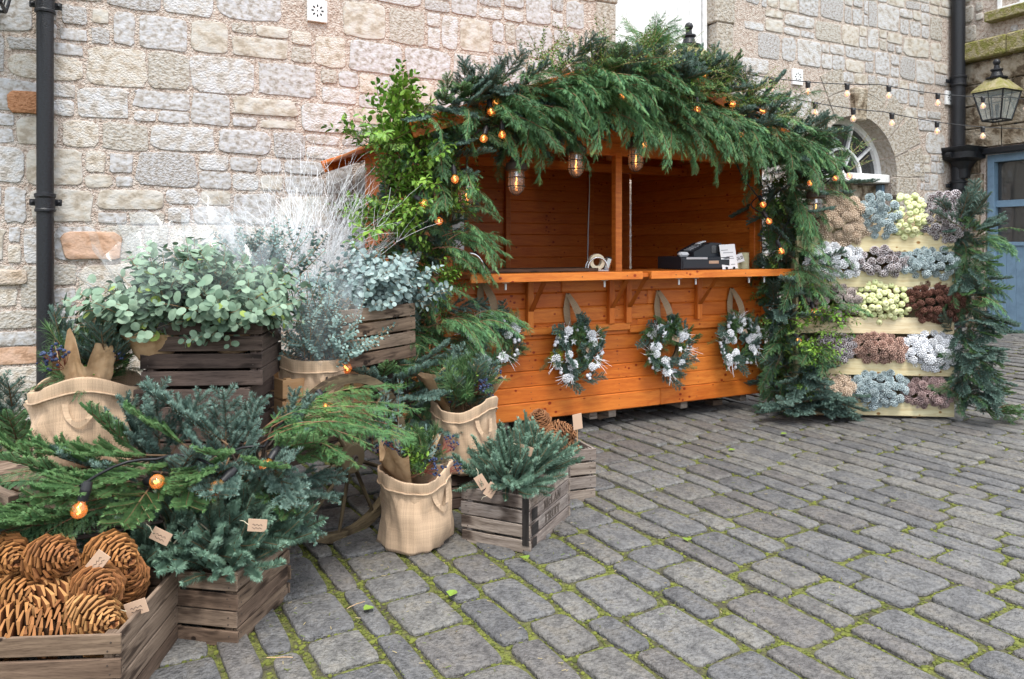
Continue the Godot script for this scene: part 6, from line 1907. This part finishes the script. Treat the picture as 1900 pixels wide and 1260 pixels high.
	fir_bundle("upright fir bundle with a tag at the back of the crate", Vector3(0.24, 0.33, -2.95), Vector3(0.05, 0.95, 0.35), 44, 0.13, grp, [[Vector3(0.0, 0.20, 0.12), turn3(-25, 0, 0) * Basis(Vector3.BACK, 0.7)]])
	fir_bundle("fir bundle spilling over the front edge of the brown crate", Vector3(0.18, 0.27, -2.76), Vector3(-0.1, 0.35, 0.9), 34, 0.12, grp, [])
	fir_bundle("fir bundle leaning out at the far right back of the crate", Vector3(0.38, 0.28, -2.96), Vector3(0.3, 0.95, 0.2), 36, 0.11, grp, [])
	fir_bundle("fir bundle leaning back at the far left of the crate", Vector3(0.05, 0.30, -3.0), Vector3(-0.6, 0.75, 0.25), 30, 0.11, grp, [])
	fir_bundle("fir bundle filling the near corner of the brown crate", Vector3(0.28, 0.23, -2.70), Vector3(0.1, 0.6, 0.6), 30, 0.09, grp, [])
	fir_bundle("fir bundle along the right side of the brown crate", Vector3(0.41, 0.23, -2.84), Vector3(0.3, 0.8, 0.3), 30, 0.09, grp, [])
	fir_bundle("fir bundle low at the left corner of the brown crate", Vector3(0.0, 0.23, -2.84), Vector3(-0.6, 0.45, 0.5), 28, 0.09, grp, [])
	grp = "fir tips in the FRUIT crate"
	fir_bundle("fir tips fanning left over the FRUIT crate with two tags", Vector3(1.46, 0.25, -3.06), Vector3(-0.55, 0.7, 0.40), 36, 0.092, grp, [[Vector3(-0.11, 0.01, 0.15), turn3(-30, 0, 0) * Basis(Vector3.BACK, 1.0)], [Vector3(-0.14, 0.04, 0.12), turn3(-30, 0, 0) * Basis(Vector3.BACK, -1.0)]])
	fir_bundle("fir tips standing in the middle of the FRUIT crate, tagged", Vector3(1.58, 0.27, -3.10), Vector3(-0.2, 0.9, 0.2), 39, 0.103, grp, [[Vector3(-0.03, 0.12, 0.13), turn3(-30, 0, 0) * Basis(Vector3.BACK, -0.3)]])
	fir_bundle("fir tips leaning right over the lettered side of the crate", Vector3(1.68, 0.26, -3.12), Vector3(0.35, 0.85, 0.25), 36, 0.092, grp, [])
	fir_bundle("fir tips spilling over the near corner of the FRUIT crate", Vector3(1.50, 0.25, -2.97), Vector3(-0.1, 0.65, 0.7), 30, 0.086, grp, [])
	# eucalyptus in film and paper
	var film := func(r0: float, r1: float, h: float, a0: float, a1: float): return [wrap_sheet(r0, r1, h, a0, a1, 0.5, 0.02, 0.25), M.film, 0.0, "film_wrap"]
	for q in [[Vector3(0.06, 0.93, -3.38), "round leaved eucalyptus bouquet in film, left in the dark crate", -1], [Vector3(0.36, 0.95, -3.32), "round leaved eucalyptus bouquet in film, right in the dark crate", 1], [Vector3(0.20, 0.98, -3.50), "round leaved eucalyptus bouquet standing at the back of the crate", 0]]:
		bouquet("eucalyptus_bouquet", q[1], "bouquet", q[0], [["euc", 13, 0.06, 18, 45, 0.8, 1.05], ["euc", 9, 0.08, 45, 80, 0.75, 1.0], ["euc", 7, 0.05, -10, 18, 0.6, 0.85]],
			[[wrap_sheet(0.05, 0.27, 0.30, 20, 165, 0.5, 0.02, 0.3), M.film, 0.0, "film_wrap"], [wrap_sheet(0.05, 0.25, 0.42, 185, 330, 0.5, 0.02, 0.3), M.film, 0.0, "film_wrap"], [wrap_sheet(0.06, 0.11, 0.11, 0, 360, 0.3, 0.01), M.kraft, 0.0, "paper_wrap", Vector3(0, -0.09, 0)]])
	bouquet("eucalyptus_bouquet", "dense silver blue eucalyptus bouquet in film on the right crate", "bouquet", Vector3(1.06, 0.97, -3.72), [["euc_silver", 20, 0.12, 15, 50, 0.8, 1.05], ["euc_silver", 20, 0.13, 45, 88, 0.75, 1.0], ["euc_silver", 16, 0.11, -15, 20, 0.75, 0.95]],
		[[wrap_sheet(0.06, 0.31, 0.26, 10, 200, 0.4, 0.02, 0.3), M.film, -20.0, "film_wrap"], [wrap_sheet(0.07, 0.20, 0.14, 0, 360, 0.25, 0.01), M.kraft, 0.0, "paper_wrap", Vector3(0, -0.06, 0)]])
	bouquet("eucalyptus_bouquet", "small leaved blue eucalyptus in film in the light crate's bag", "bouquet", Vector3(0.74, 0.74, -3.46), [["euc_baby", 16, 0.07, 40, 85, 0.9, 1.2], ["euc_baby", 12, 0.08, 10, 45, 0.8, 1.1]],
		[[wrap_sheet(0.07, 0.24, 0.34, 0, 170, 0.45, 0.02, 0.3), M.film, -15.0, "film_wrap"], [wrap_sheet(0.06, 0.22, 0.40, 190, 340, 0.4, 0.02, 0.35), M.film, 0.0, "film_wrap"]])
	bouquet("eucalyptus_bouquet", "grey feathery eucalyptus in film behind, below the white twigs", "bouquet", Vector3(0.62, 1.05, -3.95), [["euc_baby", 14, 0.10, 35, 88, 0.95, 1.25]],
		[[wrap_sheet(0.08, 0.26, 0.42, 0, 200, 0.45, 0.03, 0.4), M.film, -20.0, "film_wrap"], [wrap_sheet(0.08, 0.26, 0.42, 190, 360, 0.4, 0.03, 0.4), M.film, 0.0, "film_wrap"]])
	var tw := thing("twig_bunch", "fan of white painted twigs behind the eucalyptus", "twigs", Vector3(0.86, 0.95, -4.25))
	for i in 6:
		part(tw, "twigs", twig_spray(0.84, 20, 0.48, 0.24, 0.0013, 6), M.twig, Transform3D(turn3(rnd(-180, 180), rnd(66, 86)), Vector3(rnd(-0.14, 0.16), rnd(0, 0.08), rnd(-0.06, 0.06))))
	part(tw, "trunk_ends", twig_spray(0.5, 16, 0.08, 0.02, 0.004, 0), M.twig, Transform3D(turn3(0, -88), Vector3(0, 0.15, 0)))
	# mixed bouquets in the bags
	var mix := [["pine", 8, 0.07, 25, 75, 0.7, 0.95], ["noble", 8, 0.07, 45, 85, 0.55, 0.75], ["thuja", 5, 0.06, 40, 80, 0.7, 0.9], ["broad_dark", 4, 0.06, 30, 70, 0.5, 0.65], ["berry", 7, 0.06, 25, 65, 1.2, 1.6], ["cedar_dark", 4, 0.05, 15, 50, 0.45, 0.6]]
	bouquet("mixed_bouquet", "pine, fir and berry bouquet in brown paper in the left bag", "bouquet", Vector3(-0.17, 0.72, -3.45), mix + [["fir", 5, 0.08, 50, 85, 0.55, 0.75], ["noble", 4, 0.08, 50, 80, 0.6, 0.8]], [[wrap_sheet(0.09, 0.15, 0.19, 50, 150, 0.2, 0.012, 0.45), M.kraft, 0.0, "paper_wrap", Vector3(0.01, -0.02, 0.03)], [wrap_sheet(0.05, 0.09, 0.30, 220, 300, 0.15, 0.008, 0.12), M.kraft, -30.0, "paper_wrap", Vector3(0.03, 0.0, 0.08)]])
	bouquet("mixed_bouquet", "blue fir, pine and berry bouquet in the middle hessian bag", "bouquet", Vector3(1.49, 0.46, -3.55), mix + [["noble", 5, 0.08, 40, 75, 0.6, 0.75], ["pine", 4, 0.08, 40, 75, 0.7, 0.9], ["juniper", 5, 0.05, 5, 40, 0.45, 0.55]], [[wrap_sheet(0.09, 0.24, 0.17, 150, 380, 0.15, 0.008, 0.3), M.kraft, 0.0, "paper_wrap"]])
	bouquet("mixed_bouquet", "pine and blue berry bouquet in paper in the front bag", "bouquet", Vector3(1.09, 0.28, -3.13), [["pine", 9, 0.05, 35, 85, 0.6, 0.8], ["thuja", 4, 0.05, 45, 80, 0.7, 0.9], ["broad", 4, 0.05, 10, 60, 0.4, 0.5], ["berry", 9, 0.08, 5, 55, 1.0, 1.3]], [[wrap_sheet(0.08, 0.155, 0.13, 60, 220, 0.15, 0.006, 0.4), M.kraft, -60.0, "paper_wrap"], [wrap_sheet(0.06, 0.14, 0.15, 240, 340, 0.12, 0.006, 0.3), M.kraft, 0.0, "paper_wrap"]])


func cart_greens() -> void:
	rng.seed = 123
	var g := "cut branches piled over the cart"
	big_branch("noble_fir", "blue green fir branch standing tall at the left before the dark crates", g, Vector3(0.10, 0.46, -2.96), [["noble", 0.08, 0.48, -2.97, 110, 82, 10, 0.85], ["noble", 0.12, 0.50, -2.97, 170, 40, 0, 0.8], ["noble", 0.10, 0.52, -2.98, 20, 58, 20, 0.7], ["noble", 0.05, 0.50, -2.99, 150, 62, 0, 0.75], ["noble", 0.02, 0.46, -2.94, 190, 25, 0, 0.8], ["noble", 0.12, 0.46, -2.92, -80, 35, 0, 0.7]])
	big_branch("noble_fir", "blue green fir branch standing right of the first, below the crate corner", g, Vector3(0.31, 0.42, -2.95), [["noble", 0.30, 0.46, -2.98, 80, 84, 0, 0.8], ["noble", 0.32, 0.46, -2.97, 10, 64, 30, 0.75], ["noble", 0.28, 0.44, -2.96, 200, 50, -20, 0.7], ["noble", 0.34, 0.42, -2.93, -50, 25, 20, 0.75], ["noble", 0.24, 0.42, -2.90, -90, 25, 0, 0.7], ["noble", 0.36, 0.46, -3.0, 60, 70, 0, 0.65]])
	big_branch("noble_fir", "small blue green fir branch between the dark crate and the light crate", g, Vector3(0.46, 0.46, -3.04), [["noble", 0.48, 0.48, -3.05, 0, 50, 10, 0.7], ["noble", 0.46, 0.46, -3.02, -50, 30, 0, 0.65], ["noble", 0.52, 0.48, -3.08, 20, 70, 0, 0.65]])
	var fir := func(x: float, y: float, z: float, yaw: float, pitch: float, size: float) -> Array: return ["fir" if rng.randf() < 0.72 else "noble", x, y, z, yaw + rnd(-40, 40), pitch + rnd(-6, 26), rnd(-25, 25), size]
	big_branch("fir_spray", "mid green fir branch lying leftwards across the top of the cart's greenery", g, Vector3(0.36, 0.45, -2.95), [fir.call(0.30, 0.57, -2.94, 185, 14, 0.95), fir.call(0.20, 0.56, -2.90, 200, 6, 0.9), fir.call(0.10, 0.56, -2.92, 170, 10, 0.95), fir.call(-0.04, 0.54, -2.88, 188, 8, 0.9), fir.call(-0.16, 0.53, -2.90, 172, 10, 0.85), fir.call(0.24, 0.54, -2.86, 215, 0, 0.85), fir.call(0.02, 0.56, -2.97, 160, 20, 0.8)])
	big_branch("fir_spray", "yellow green fir branch hanging over the front above the brown crate", g, Vector3(0.24, 0.40, -2.85), [fir.call(0.30, 0.53, -2.90, 235, -15, 0.9), fir.call(0.18, 0.52, -2.88, 245, -18, 0.9), fir.call(0.08, 0.52, -2.86, 225, -15, 0.9), fir.call(-0.02, 0.51, -2.83, 238, -20, 0.9), fir.call(0.28, 0.55, -2.88, -95, -5, 0.8), fir.call(0.12, 0.55, -2.88, 205, -4, 0.9), fir.call(-0.10, 0.52, -2.84, 210, -8, 0.9)])
	big_branch("fir_spray", "light green fir branch reaching out of the picture at the left", g, Vector3(-0.14, 0.40, -2.80), [fir.call(-0.16, 0.47, -2.78, 190, 0, 0.95), fir.call(-0.20, 0.44, -2.72, 215, -12, 0.9), fir.call(-0.30, 0.45, -2.74, 195, -4, 0.95), fir.call(-0.28, 0.42, -2.66, 225, -14, 0.9), fir.call(-0.36, 0.46, -2.84, 175, 8, 0.9), fir.call(-0.12, 0.46, -2.74, 235, -14, 0.85), fir.call(-0.42, 0.43, -2.72, 205, -8, 0.9)])
	big_branch("fir_spray", "mid green fir branch drooping on the right towards the wheel", g, Vector3(0.42, 0.42, -2.92), [fir.call(0.44, 0.52, -2.97, -40, 6, 0.8), fir.call(0.46, 0.48, -2.93, -65, -15, 0.8), fir.call(0.38, 0.50, -2.91, -90, -10, 0.8), fir.call(0.50, 0.50, -3.01, -35, -14, 0.75), fir.call(0.40, 0.44, -2.91, -75, -30, 0.7)])
	var ced: Array = []
	for q in [[0.06, 0.43, -2.86, 200, 14], [0.0, 0.42, -2.83, 215, 10], [-0.10, 0.42, -2.80, 210, 10], [-0.02, 0.41, -2.86, 190, 10], [-0.22, 0.41, -2.78, 210, 10], [-0.12, 0.41, -2.84, 222, 6], [-0.30, 0.41, -2.78, 195, 10], [-0.36, 0.38, -2.74, 205, 4], [-0.26, 0.38, -2.76, 215, 2]]: ced.append(["cedar_dark", q[0], q[1], q[2], q[3], q[4], 0, 0.95])
	big_branch("cedar_spray", "dark feathery cedar branch hanging down behind the large pine cones", g, Vector3(0.08, 0.37, -2.80), ced)
	big_branch("cedar_spray", "thin dark cedar sprays beside the left hessian bag", g, Vector3(-0.25, 0.44, -3.0), [["cedar_dark", -0.20, 0.46, -3.0, 185, 20, 0, 0.85], ["cedar_dark", -0.30, 0.44, -2.96, 200, 10, 0, 0.9], ["cedar_dark", -0.12, 0.45, -2.98, 170, 28, 0, 0.8]])
	var jun := func(x: float, y: float, z: float, yaw: float, pitch: float, size: float) -> Array: return ["juniper", x, y, z, yaw, pitch, rnd(-20, 20), size]
	big_branch("juniper_spray", "long feathery juniper branch sweeping right above the wheel", g, Vector3(0.44, 0.50, -3.06), [jun.call(0.46, 0.58, -3.12, 0, 22, 0.9), jun.call(0.48, 0.58, -3.10, -20, 16, 0.95), jun.call(0.50, 0.56, -3.08, -38, 10, 0.95), jun.call(0.56, 0.59, -3.16, -8, 26, 0.9), jun.call(0.54, 0.56, -3.12, -28, 6, 0.95), jun.call(0.62, 0.58, -3.18, -15, 14, 0.9), jun.call(0.60, 0.55, -3.14, -40, 2, 0.85)])
	big_branch("juniper_spray", "lower juniper branch with bright tips drooping over the wheel hub", g, Vector3(0.42, 0.46, -2.98), [jun.call(0.44, 0.57, -3.00, -30, 16, 0.77), jun.call(0.46, 0.56, -3.02, -48, 12, 0.77), jun.call(0.40, 0.55, -2.95, -15, 18, 0.77), jun.call(0.52, 0.58, -3.04, -22, 14, 0.77), jun.call(0.50, 0.55, -3.00, -55, 4, 0.68), jun.call(0.58, 0.59, -3.08, -42, 8, 0.72), jun.call(0.36, 0.56, -2.96, 5, 24, 0.72)])
	big_branch("noble_fir", "blue green fir branch hanging down at the wheel's left side", g, Vector3(0.46, 0.38, -2.95), [["noble", 0.46, 0.40, -2.98, -30, -20, 0, 0.7], ["noble", 0.50, 0.40, -3.0, -20, -8, 20, 0.65], ["noble", 0.44, 0.34, -2.92, -50, -30, 0, 0.65]])
	g = "cut branches heaped behind the bags"
	big_branch("noble_fir", "dark blue fir heap between the wheel and the left garland, upper layer", g, Vector3(1.14, 0.54, -3.72), [["noble", 1.12, 0.58, -3.68, -60, 20, 0, 0.85], ["noble", 1.22, 0.62, -3.72, -30, 30, 0, 0.8], ["noble", 1.05, 0.60, -3.62, -120, 20, 0, 0.75], ["noble", 1.18, 0.54, -3.64, -70, 0, 10, 0.85], ["noble", 1.30, 0.56, -3.72, -40, 10, 0, 0.85], ["fir", 1.08, 0.62, -3.66, -90, 25, 0, 0.7], ["fir", 1.0, 0.60, -3.56, -70, 5, 0, 0.65], ["fir", 1.16, 0.66, -3.74, -60, 50, 0, 0.65]])
	big_branch("noble_fir", "dark blue fir heap between the wheel and the left garland, lower layer", g, Vector3(1.22, 0.36, -3.74), [["noble", 1.24, 0.42, -3.66, -60, -15, 0, 0.85], ["noble", 1.12, 0.42, -3.60, -80, -20, 0, 0.85], ["noble", 1.30, 0.34, -3.72, -60, -20, 0, 0.85], ["noble", 1.20, 0.28, -3.70, -70, -20, 0, 0.85], ["noble", 1.04, 0.36, -3.58, -80, -10, 0, 0.8], ["noble", 1.12, 0.20, -3.70, -70, -5, 0, 0.85]])
	big_branch("cedar_spray", "dark cedar branch heaped against the foot of the left garland", g, Vector3(1.3, 0.46, -3.86), [["cedar_dark", 1.06, 0.64, -3.68, -40, 25, 0, 0.8], ["cedar_dark", 1.22, 0.70, -3.8, -80, 35, 0, 0.8], ["cedar_dark", 1.35, 0.48, -3.84, -70, 0, 0, 0.95], ["cedar_dark", 1.38, 0.36, -3.86, -80, -10, 0, 0.95], ["cedar_dark", 1.1, 0.34, -3.74, -70, -10, 0, 0.9], ["cedar_dark", 1.3, 0.62, -3.86, -60, 30, 0, 0.85], ["cedar", 1.25, 0.76, -3.9, -60, 40, 0, 0.7]])
	big_branch("cypress_sprig", "pale blue cypress sprigs sticking up behind the front bag", g, Vector3(1.02, 0.40, -3.36), [["thuja", 1.02, 0.42, -3.36, -80, 72, 0, 0.9], ["thuja", 0.96, 0.38, -3.34, -120, 55, 0, 0.8], ["thuja", 1.10, 0.44, -3.4, -40, 75, 0, 0.9]])
	big_branch("fir_spray", "mid green fir branch lying across the cart before the left bag", "cut branches piled over the cart", Vector3(-0.1, 0.47, -3.1), [fir.call(0.05, 0.52, -3.06, 190, 12, 0.9), fir.call(-0.08, 0.50, -3.06, 200, 8, 0.9), fir.call(-0.22, 0.48, -3.04, 185, 10, 0.9), fir.call(-0.36, 0.46, -3.06, 175, 12, 0.9), fir.call(-0.05, 0.48, -3.0, 215, 4, 0.9), fir.call(-0.25, 0.46, -2.96, 205, 0, 0.9)])
	big_branch("noble_fir", "dark fir branches heaped against the wall at the far left", "", Vector3(-0.55, 0.10, -4.1), [["noble", -0.45, 0.30, -4.2, 150, 30, 0, 1.1], ["noble", -0.55, 0.34, -4.1, 100, 60, 0, 1.0], ["noble", -0.62, 0.28, -4.0, -120, 20, 0, 1.1], ["noble", -0.42, 0.26, -4.0, -90, 20, 10, 1.0], ["noble", -0.70, 0.36, -4.2, 180, 40, 0, 1.1], ["noble", -0.38, 0.34, -4.2, 60, 50, 0, 0.9], ["noble", -0.55, 0.16, -3.95, -100, 5, 0, 1.1], ["noble", -0.75, 0.18, -4.0, -140, 5, 0, 1.1], ["noble", -0.40, 0.14, -3.95, -70, 10, 0, 1.0], ["noble", -0.5, 0.42, -4.15, -90, 50, 0, 0.9], ["fir", -0.45, 0.36, -4.0, -100, 35, 0, 1.1], ["fir", -0.62, 0.30, -3.9, -80, 20, 0, 1.1], ["noble", -0.5, 0.24, -3.92, -60, 15, 0, 1.0], ["fir", -0.7, 0.3, -3.95, -130, 25, 0, 1.1], ["fir", -0.4, 0.22, -3.9, -90, 10, 0, 1.0], ["noble", -0.6, 0.40, -4.1, -100, 60, 0, 1.0]])
	festoon("amber bulbs on a black cable over the cart greenery", [Vector3(-0.155, 0.50, -2.62), Vector3(0.06, 0.53, -2.72), Vector3(0.235, 0.50, -2.66), Vector3(0.42, 0.50, -2.84), Vector3(0.72, 0.62, -3.18), Vector3(0.86, 0.74, -3.42)], [Vector3(-0.3, -1, 0.2), Vector3(0.4, 0.2, 1), Vector3(-0.8, -0.6, 0.4), Vector3(-0.6, -0.6, 0.5)])
	# litter on the setts
	var bits := []; var bcol := []
	for i in 900:
		var x := 0.4 + 5.4 * pow(rng.randf(), 1.6); var z := -1.9 - 2.2 * rng.randf()
		var sz := rnd(0.5, 1.3)
		bits.append(Transform3D(turn3(rnd(0, 360), rnd(-6, 6)).scaled_local(Vector3(sz, sz, sz)), Vector3(x, ground_y(x) + 0.021, z)))
		bcol.append(tone(Color(0.10, 0.075, 0.03), Color(0.12, 0.17, 0.05)) if rng.randf() < 0.75 else Color(0.32, 0.26, 0.14))
	var bit := MB.new()
	bit.box(Vector3(0.016, 0.0016, 0.0022), 0.0005)
	tag(multi(self, "fallen_needles", bit.mesh(), M.moss, bits, bcol), "fallen fir needles and crumbs scattered over the setts", "litter")
	var leafm := MB.new()
	leafm.leaf(Vector3.ZERO, Vector3(1, 0, 0), Vector3.UP, 0.045, 0.022, Color(0.16, 0.24, 0.04), 0.3, -0.1)
	var lm := leafm.mesh()
	for q in [[1.02, -2.55, "fresh green leaf fallen on a wide sett below the hessian bag"], [1.42, -2.75, "green leaf fallen beside the FRUIT crate's near corner"], [2.15, -2.6, "green leaf lying on the setts right of the cone crate"], [3.3, -3.6, "green leaf fallen on the setts before the stall"], [3.9, -3.75, "green leaf lying below the second wreath from right"], [0.75, -2.6, "green leaf lying in the moss by the fir crate"]]:
		var m := part(self, "fallen_leaf", lm, M.broad, Transform3D(turn3(rnd(0, 360)), Vector3(q[0], 0.026, q[1])))
		tag(m, q[2], "leaf", "leaves fallen on the setts")
	for q in [[0.66, -2.62, 40.0, "dry brown twig in the mossy joint by the fir crate"], [2.7, -2.62, 70.0, "dry brown twig lying on the setts at the right"], [0.36, -2.42, 10.0, "curl of pale straw on the setts at bottom left"]]:
		var m := part(self, "fallen_twig", rod(curve(Vector3.ZERO, Vector3(1, 0.1, 0), 0.08, 5, Vector3(0, -0.1, 0.8), 0.2), 0.0014, 4), M.kraft, Transform3D(turn3(q[2]), Vector3(q[0], 0.028, q[1])))
		tag(m, q[3], "twig")


func _ready() -> void:
	# camera: level, looking 26.5 degrees right of the wall's normal, the lens shifted down
	var cam := Camera3D.new()
	cam.name = "camera"
	add_child(cam)
	cam.position = EYE
	cam.rotation_degrees = Vector3(0, -26.5, 0)
	cam.projection = Camera3D.PROJECTION_FRUSTUM
	cam.near = 0.05; cam.far = 300.0
	cam.keep_aspect = Camera3D.KEEP_HEIGHT
	var k := 0.05 / 1398.0
	cam.size = 1260.0 * k
	cam.frustum_offset = Vector2(0, (456.0 - 630.0) * k)
	cam.current = true
	# overcast daylight
	var env := Environment.new()
	env.background_mode = Environment.BG_SKY
	var sm := ProceduralSkyMaterial.new()
	sm.sky_top_color = Color(0.94, 0.965, 1.0); sm.sky_horizon_color = Color(0.74, 0.76, 0.79); sm.sky_curve = 0.25
	sm.ground_bottom_color = Color(0.30, 0.30, 0.30); sm.ground_horizon_color = Color(0.5, 0.5, 0.5)
	sm.sun_angle_max = 0.0
	var sky := Sky.new()
	sky.sky_material = sm
	env.sky = sky
	env.ambient_light_source = Environment.AMBIENT_SOURCE_SKY
	env.tonemap_mode = Environment.TONE_MAPPER_LINEAR
	env.tonemap_exposure = 2.9
	env.sdfgi_enabled = true; env.ssao_enabled = true; env.ssil_enabled = true
	var we := WorldEnvironment.new()
	we.name = "environment"
	we.environment = env
	add_child(we)
	var sun := DirectionalLight3D.new()
	sun.name = "overcast_sun"
	sun.rotation_degrees = Vector3(-64, -18, 0)
	sun.light_energy = 0.5
	sun.light_color = Color(1.0, 0.98, 0.95)
	sun.light_angular_distance = 18.0
	sun.shadow_enabled = true
	add_child(sun)
	rng.seed = 20241
	noise.seed = 7; noise.frequency = 0.02
	make_materials()
	make_plants()
	make_cones()
	# the setting
	paving()
	main_wall()
	side_wall()
	downpipe(-0.60, WALL_Z + 0.115, 0.056, [3.08, 1.62], 5.3, "black cast iron downpipe on the wall at the left")
	var dp := downpipe(10.05, WALL_Z + 0.11, 0.085, [3.55, 2.12], 5.3, "black cast iron downpipe with hopper head in the right corner")
	var hop := MB.new()
	hop.lathe([Vector2(0.09, 2.22), Vector2(0.10, 2.34), Vector2(0.16, 2.44), Vector2(0.27, 2.48), Vector2(0.275, 2.56), Vector2(0.30, 2.60), Vector2(0.31, 2.63), Vector2(0.27, 2.64), Vector2(0.2, 2.60), Vector2(0, 2.58)], 4, Color.WHITE, Vector3(0, 0, 0.06), Basis(Vector3.UP, PI / 4))
	part(dp, "hopper_head", hop.mesh(), M.iron)
	for s in [-1, 1]: part(dp, "hopper_lug", rod([Vector3(s * 0.22, 2.53, -0.02), Vector3(s * 0.22, 2.53, 0.05)], 0.035, 12), M.iron)
	plank(dp, "lead_flashing", Vector3(0.12, 0.28, 0.012), Vector3(0.19, 2.80, -0.06), M.grey_paint, Basis(Vector3.BACK, 0.1))
	lantern(Vector3(9.82, 2.90, -5.84), Vector3(1, 0, 0), "black wall lantern with moss on its roof by the blue door")
	lantern(Vector3(5.10, 2.82, -6.14), Vector3(0, 0, -1), "black lantern behind the stall roof, only its finial showing")
	lantern(Vector3(-0.93, 2.93, -6.16), Vector3(0, 0, -1), "black lantern at the very top left corner of the wall")
	rng.seed = 55
	kiosk()
	string_lights([Vector3(3.9, 2.62, -4.35), Vector3(5.6, 2.66, -4.3), Vector3(7.4, 2.70, -4.25), Vector3(9.4, 2.76, -4.2)], [0.036, 0.10, 0.175, 0.26, 0.355, 0.47, 0.585, 0.70, 0.82, 0.94], "upper row of clear bulbs strung from the stall to the right")
	string_lights([Vector3(3.95, 2.52, -4.3), Vector3(5.6, 2.42, -4.25), Vector3(7.4, 2.40, -4.2), Vector3(9.4, 2.42, -4.15)], [0.10, 0.175, 0.26, 0.35, 0.455, 0.57, 0.69, 0.81, 0.93], "lower row of clear bulbs strung from the stall to the right")
	stall_greens()
	shelves()
	wreath(Vector3(2.03, 0.68, -4.43), "white coned wreath half behind cedar at the left, by the bag", 301, Vector3(0.01, 0.02, 0.075))
	wreath(Vector3(2.67, 0.57, -4.43), "white coned wreath with square tag below the first bracket", 302, Vector3(0.07, 0.03, 0.085))
	wreath(Vector3(3.43, 0.57, -4.43), "white coned wreath in the middle below the counter joint", 303, Vector3(0.06, 0.06, 0.085))
	wreath(Vector3(4.11, 0.57, -4.43), "white coned wreath with yellow sprigs next to the right garland", 304, Vector3(0.03, 0.07, 0.085))
	pot_goods()
	cart_greens()
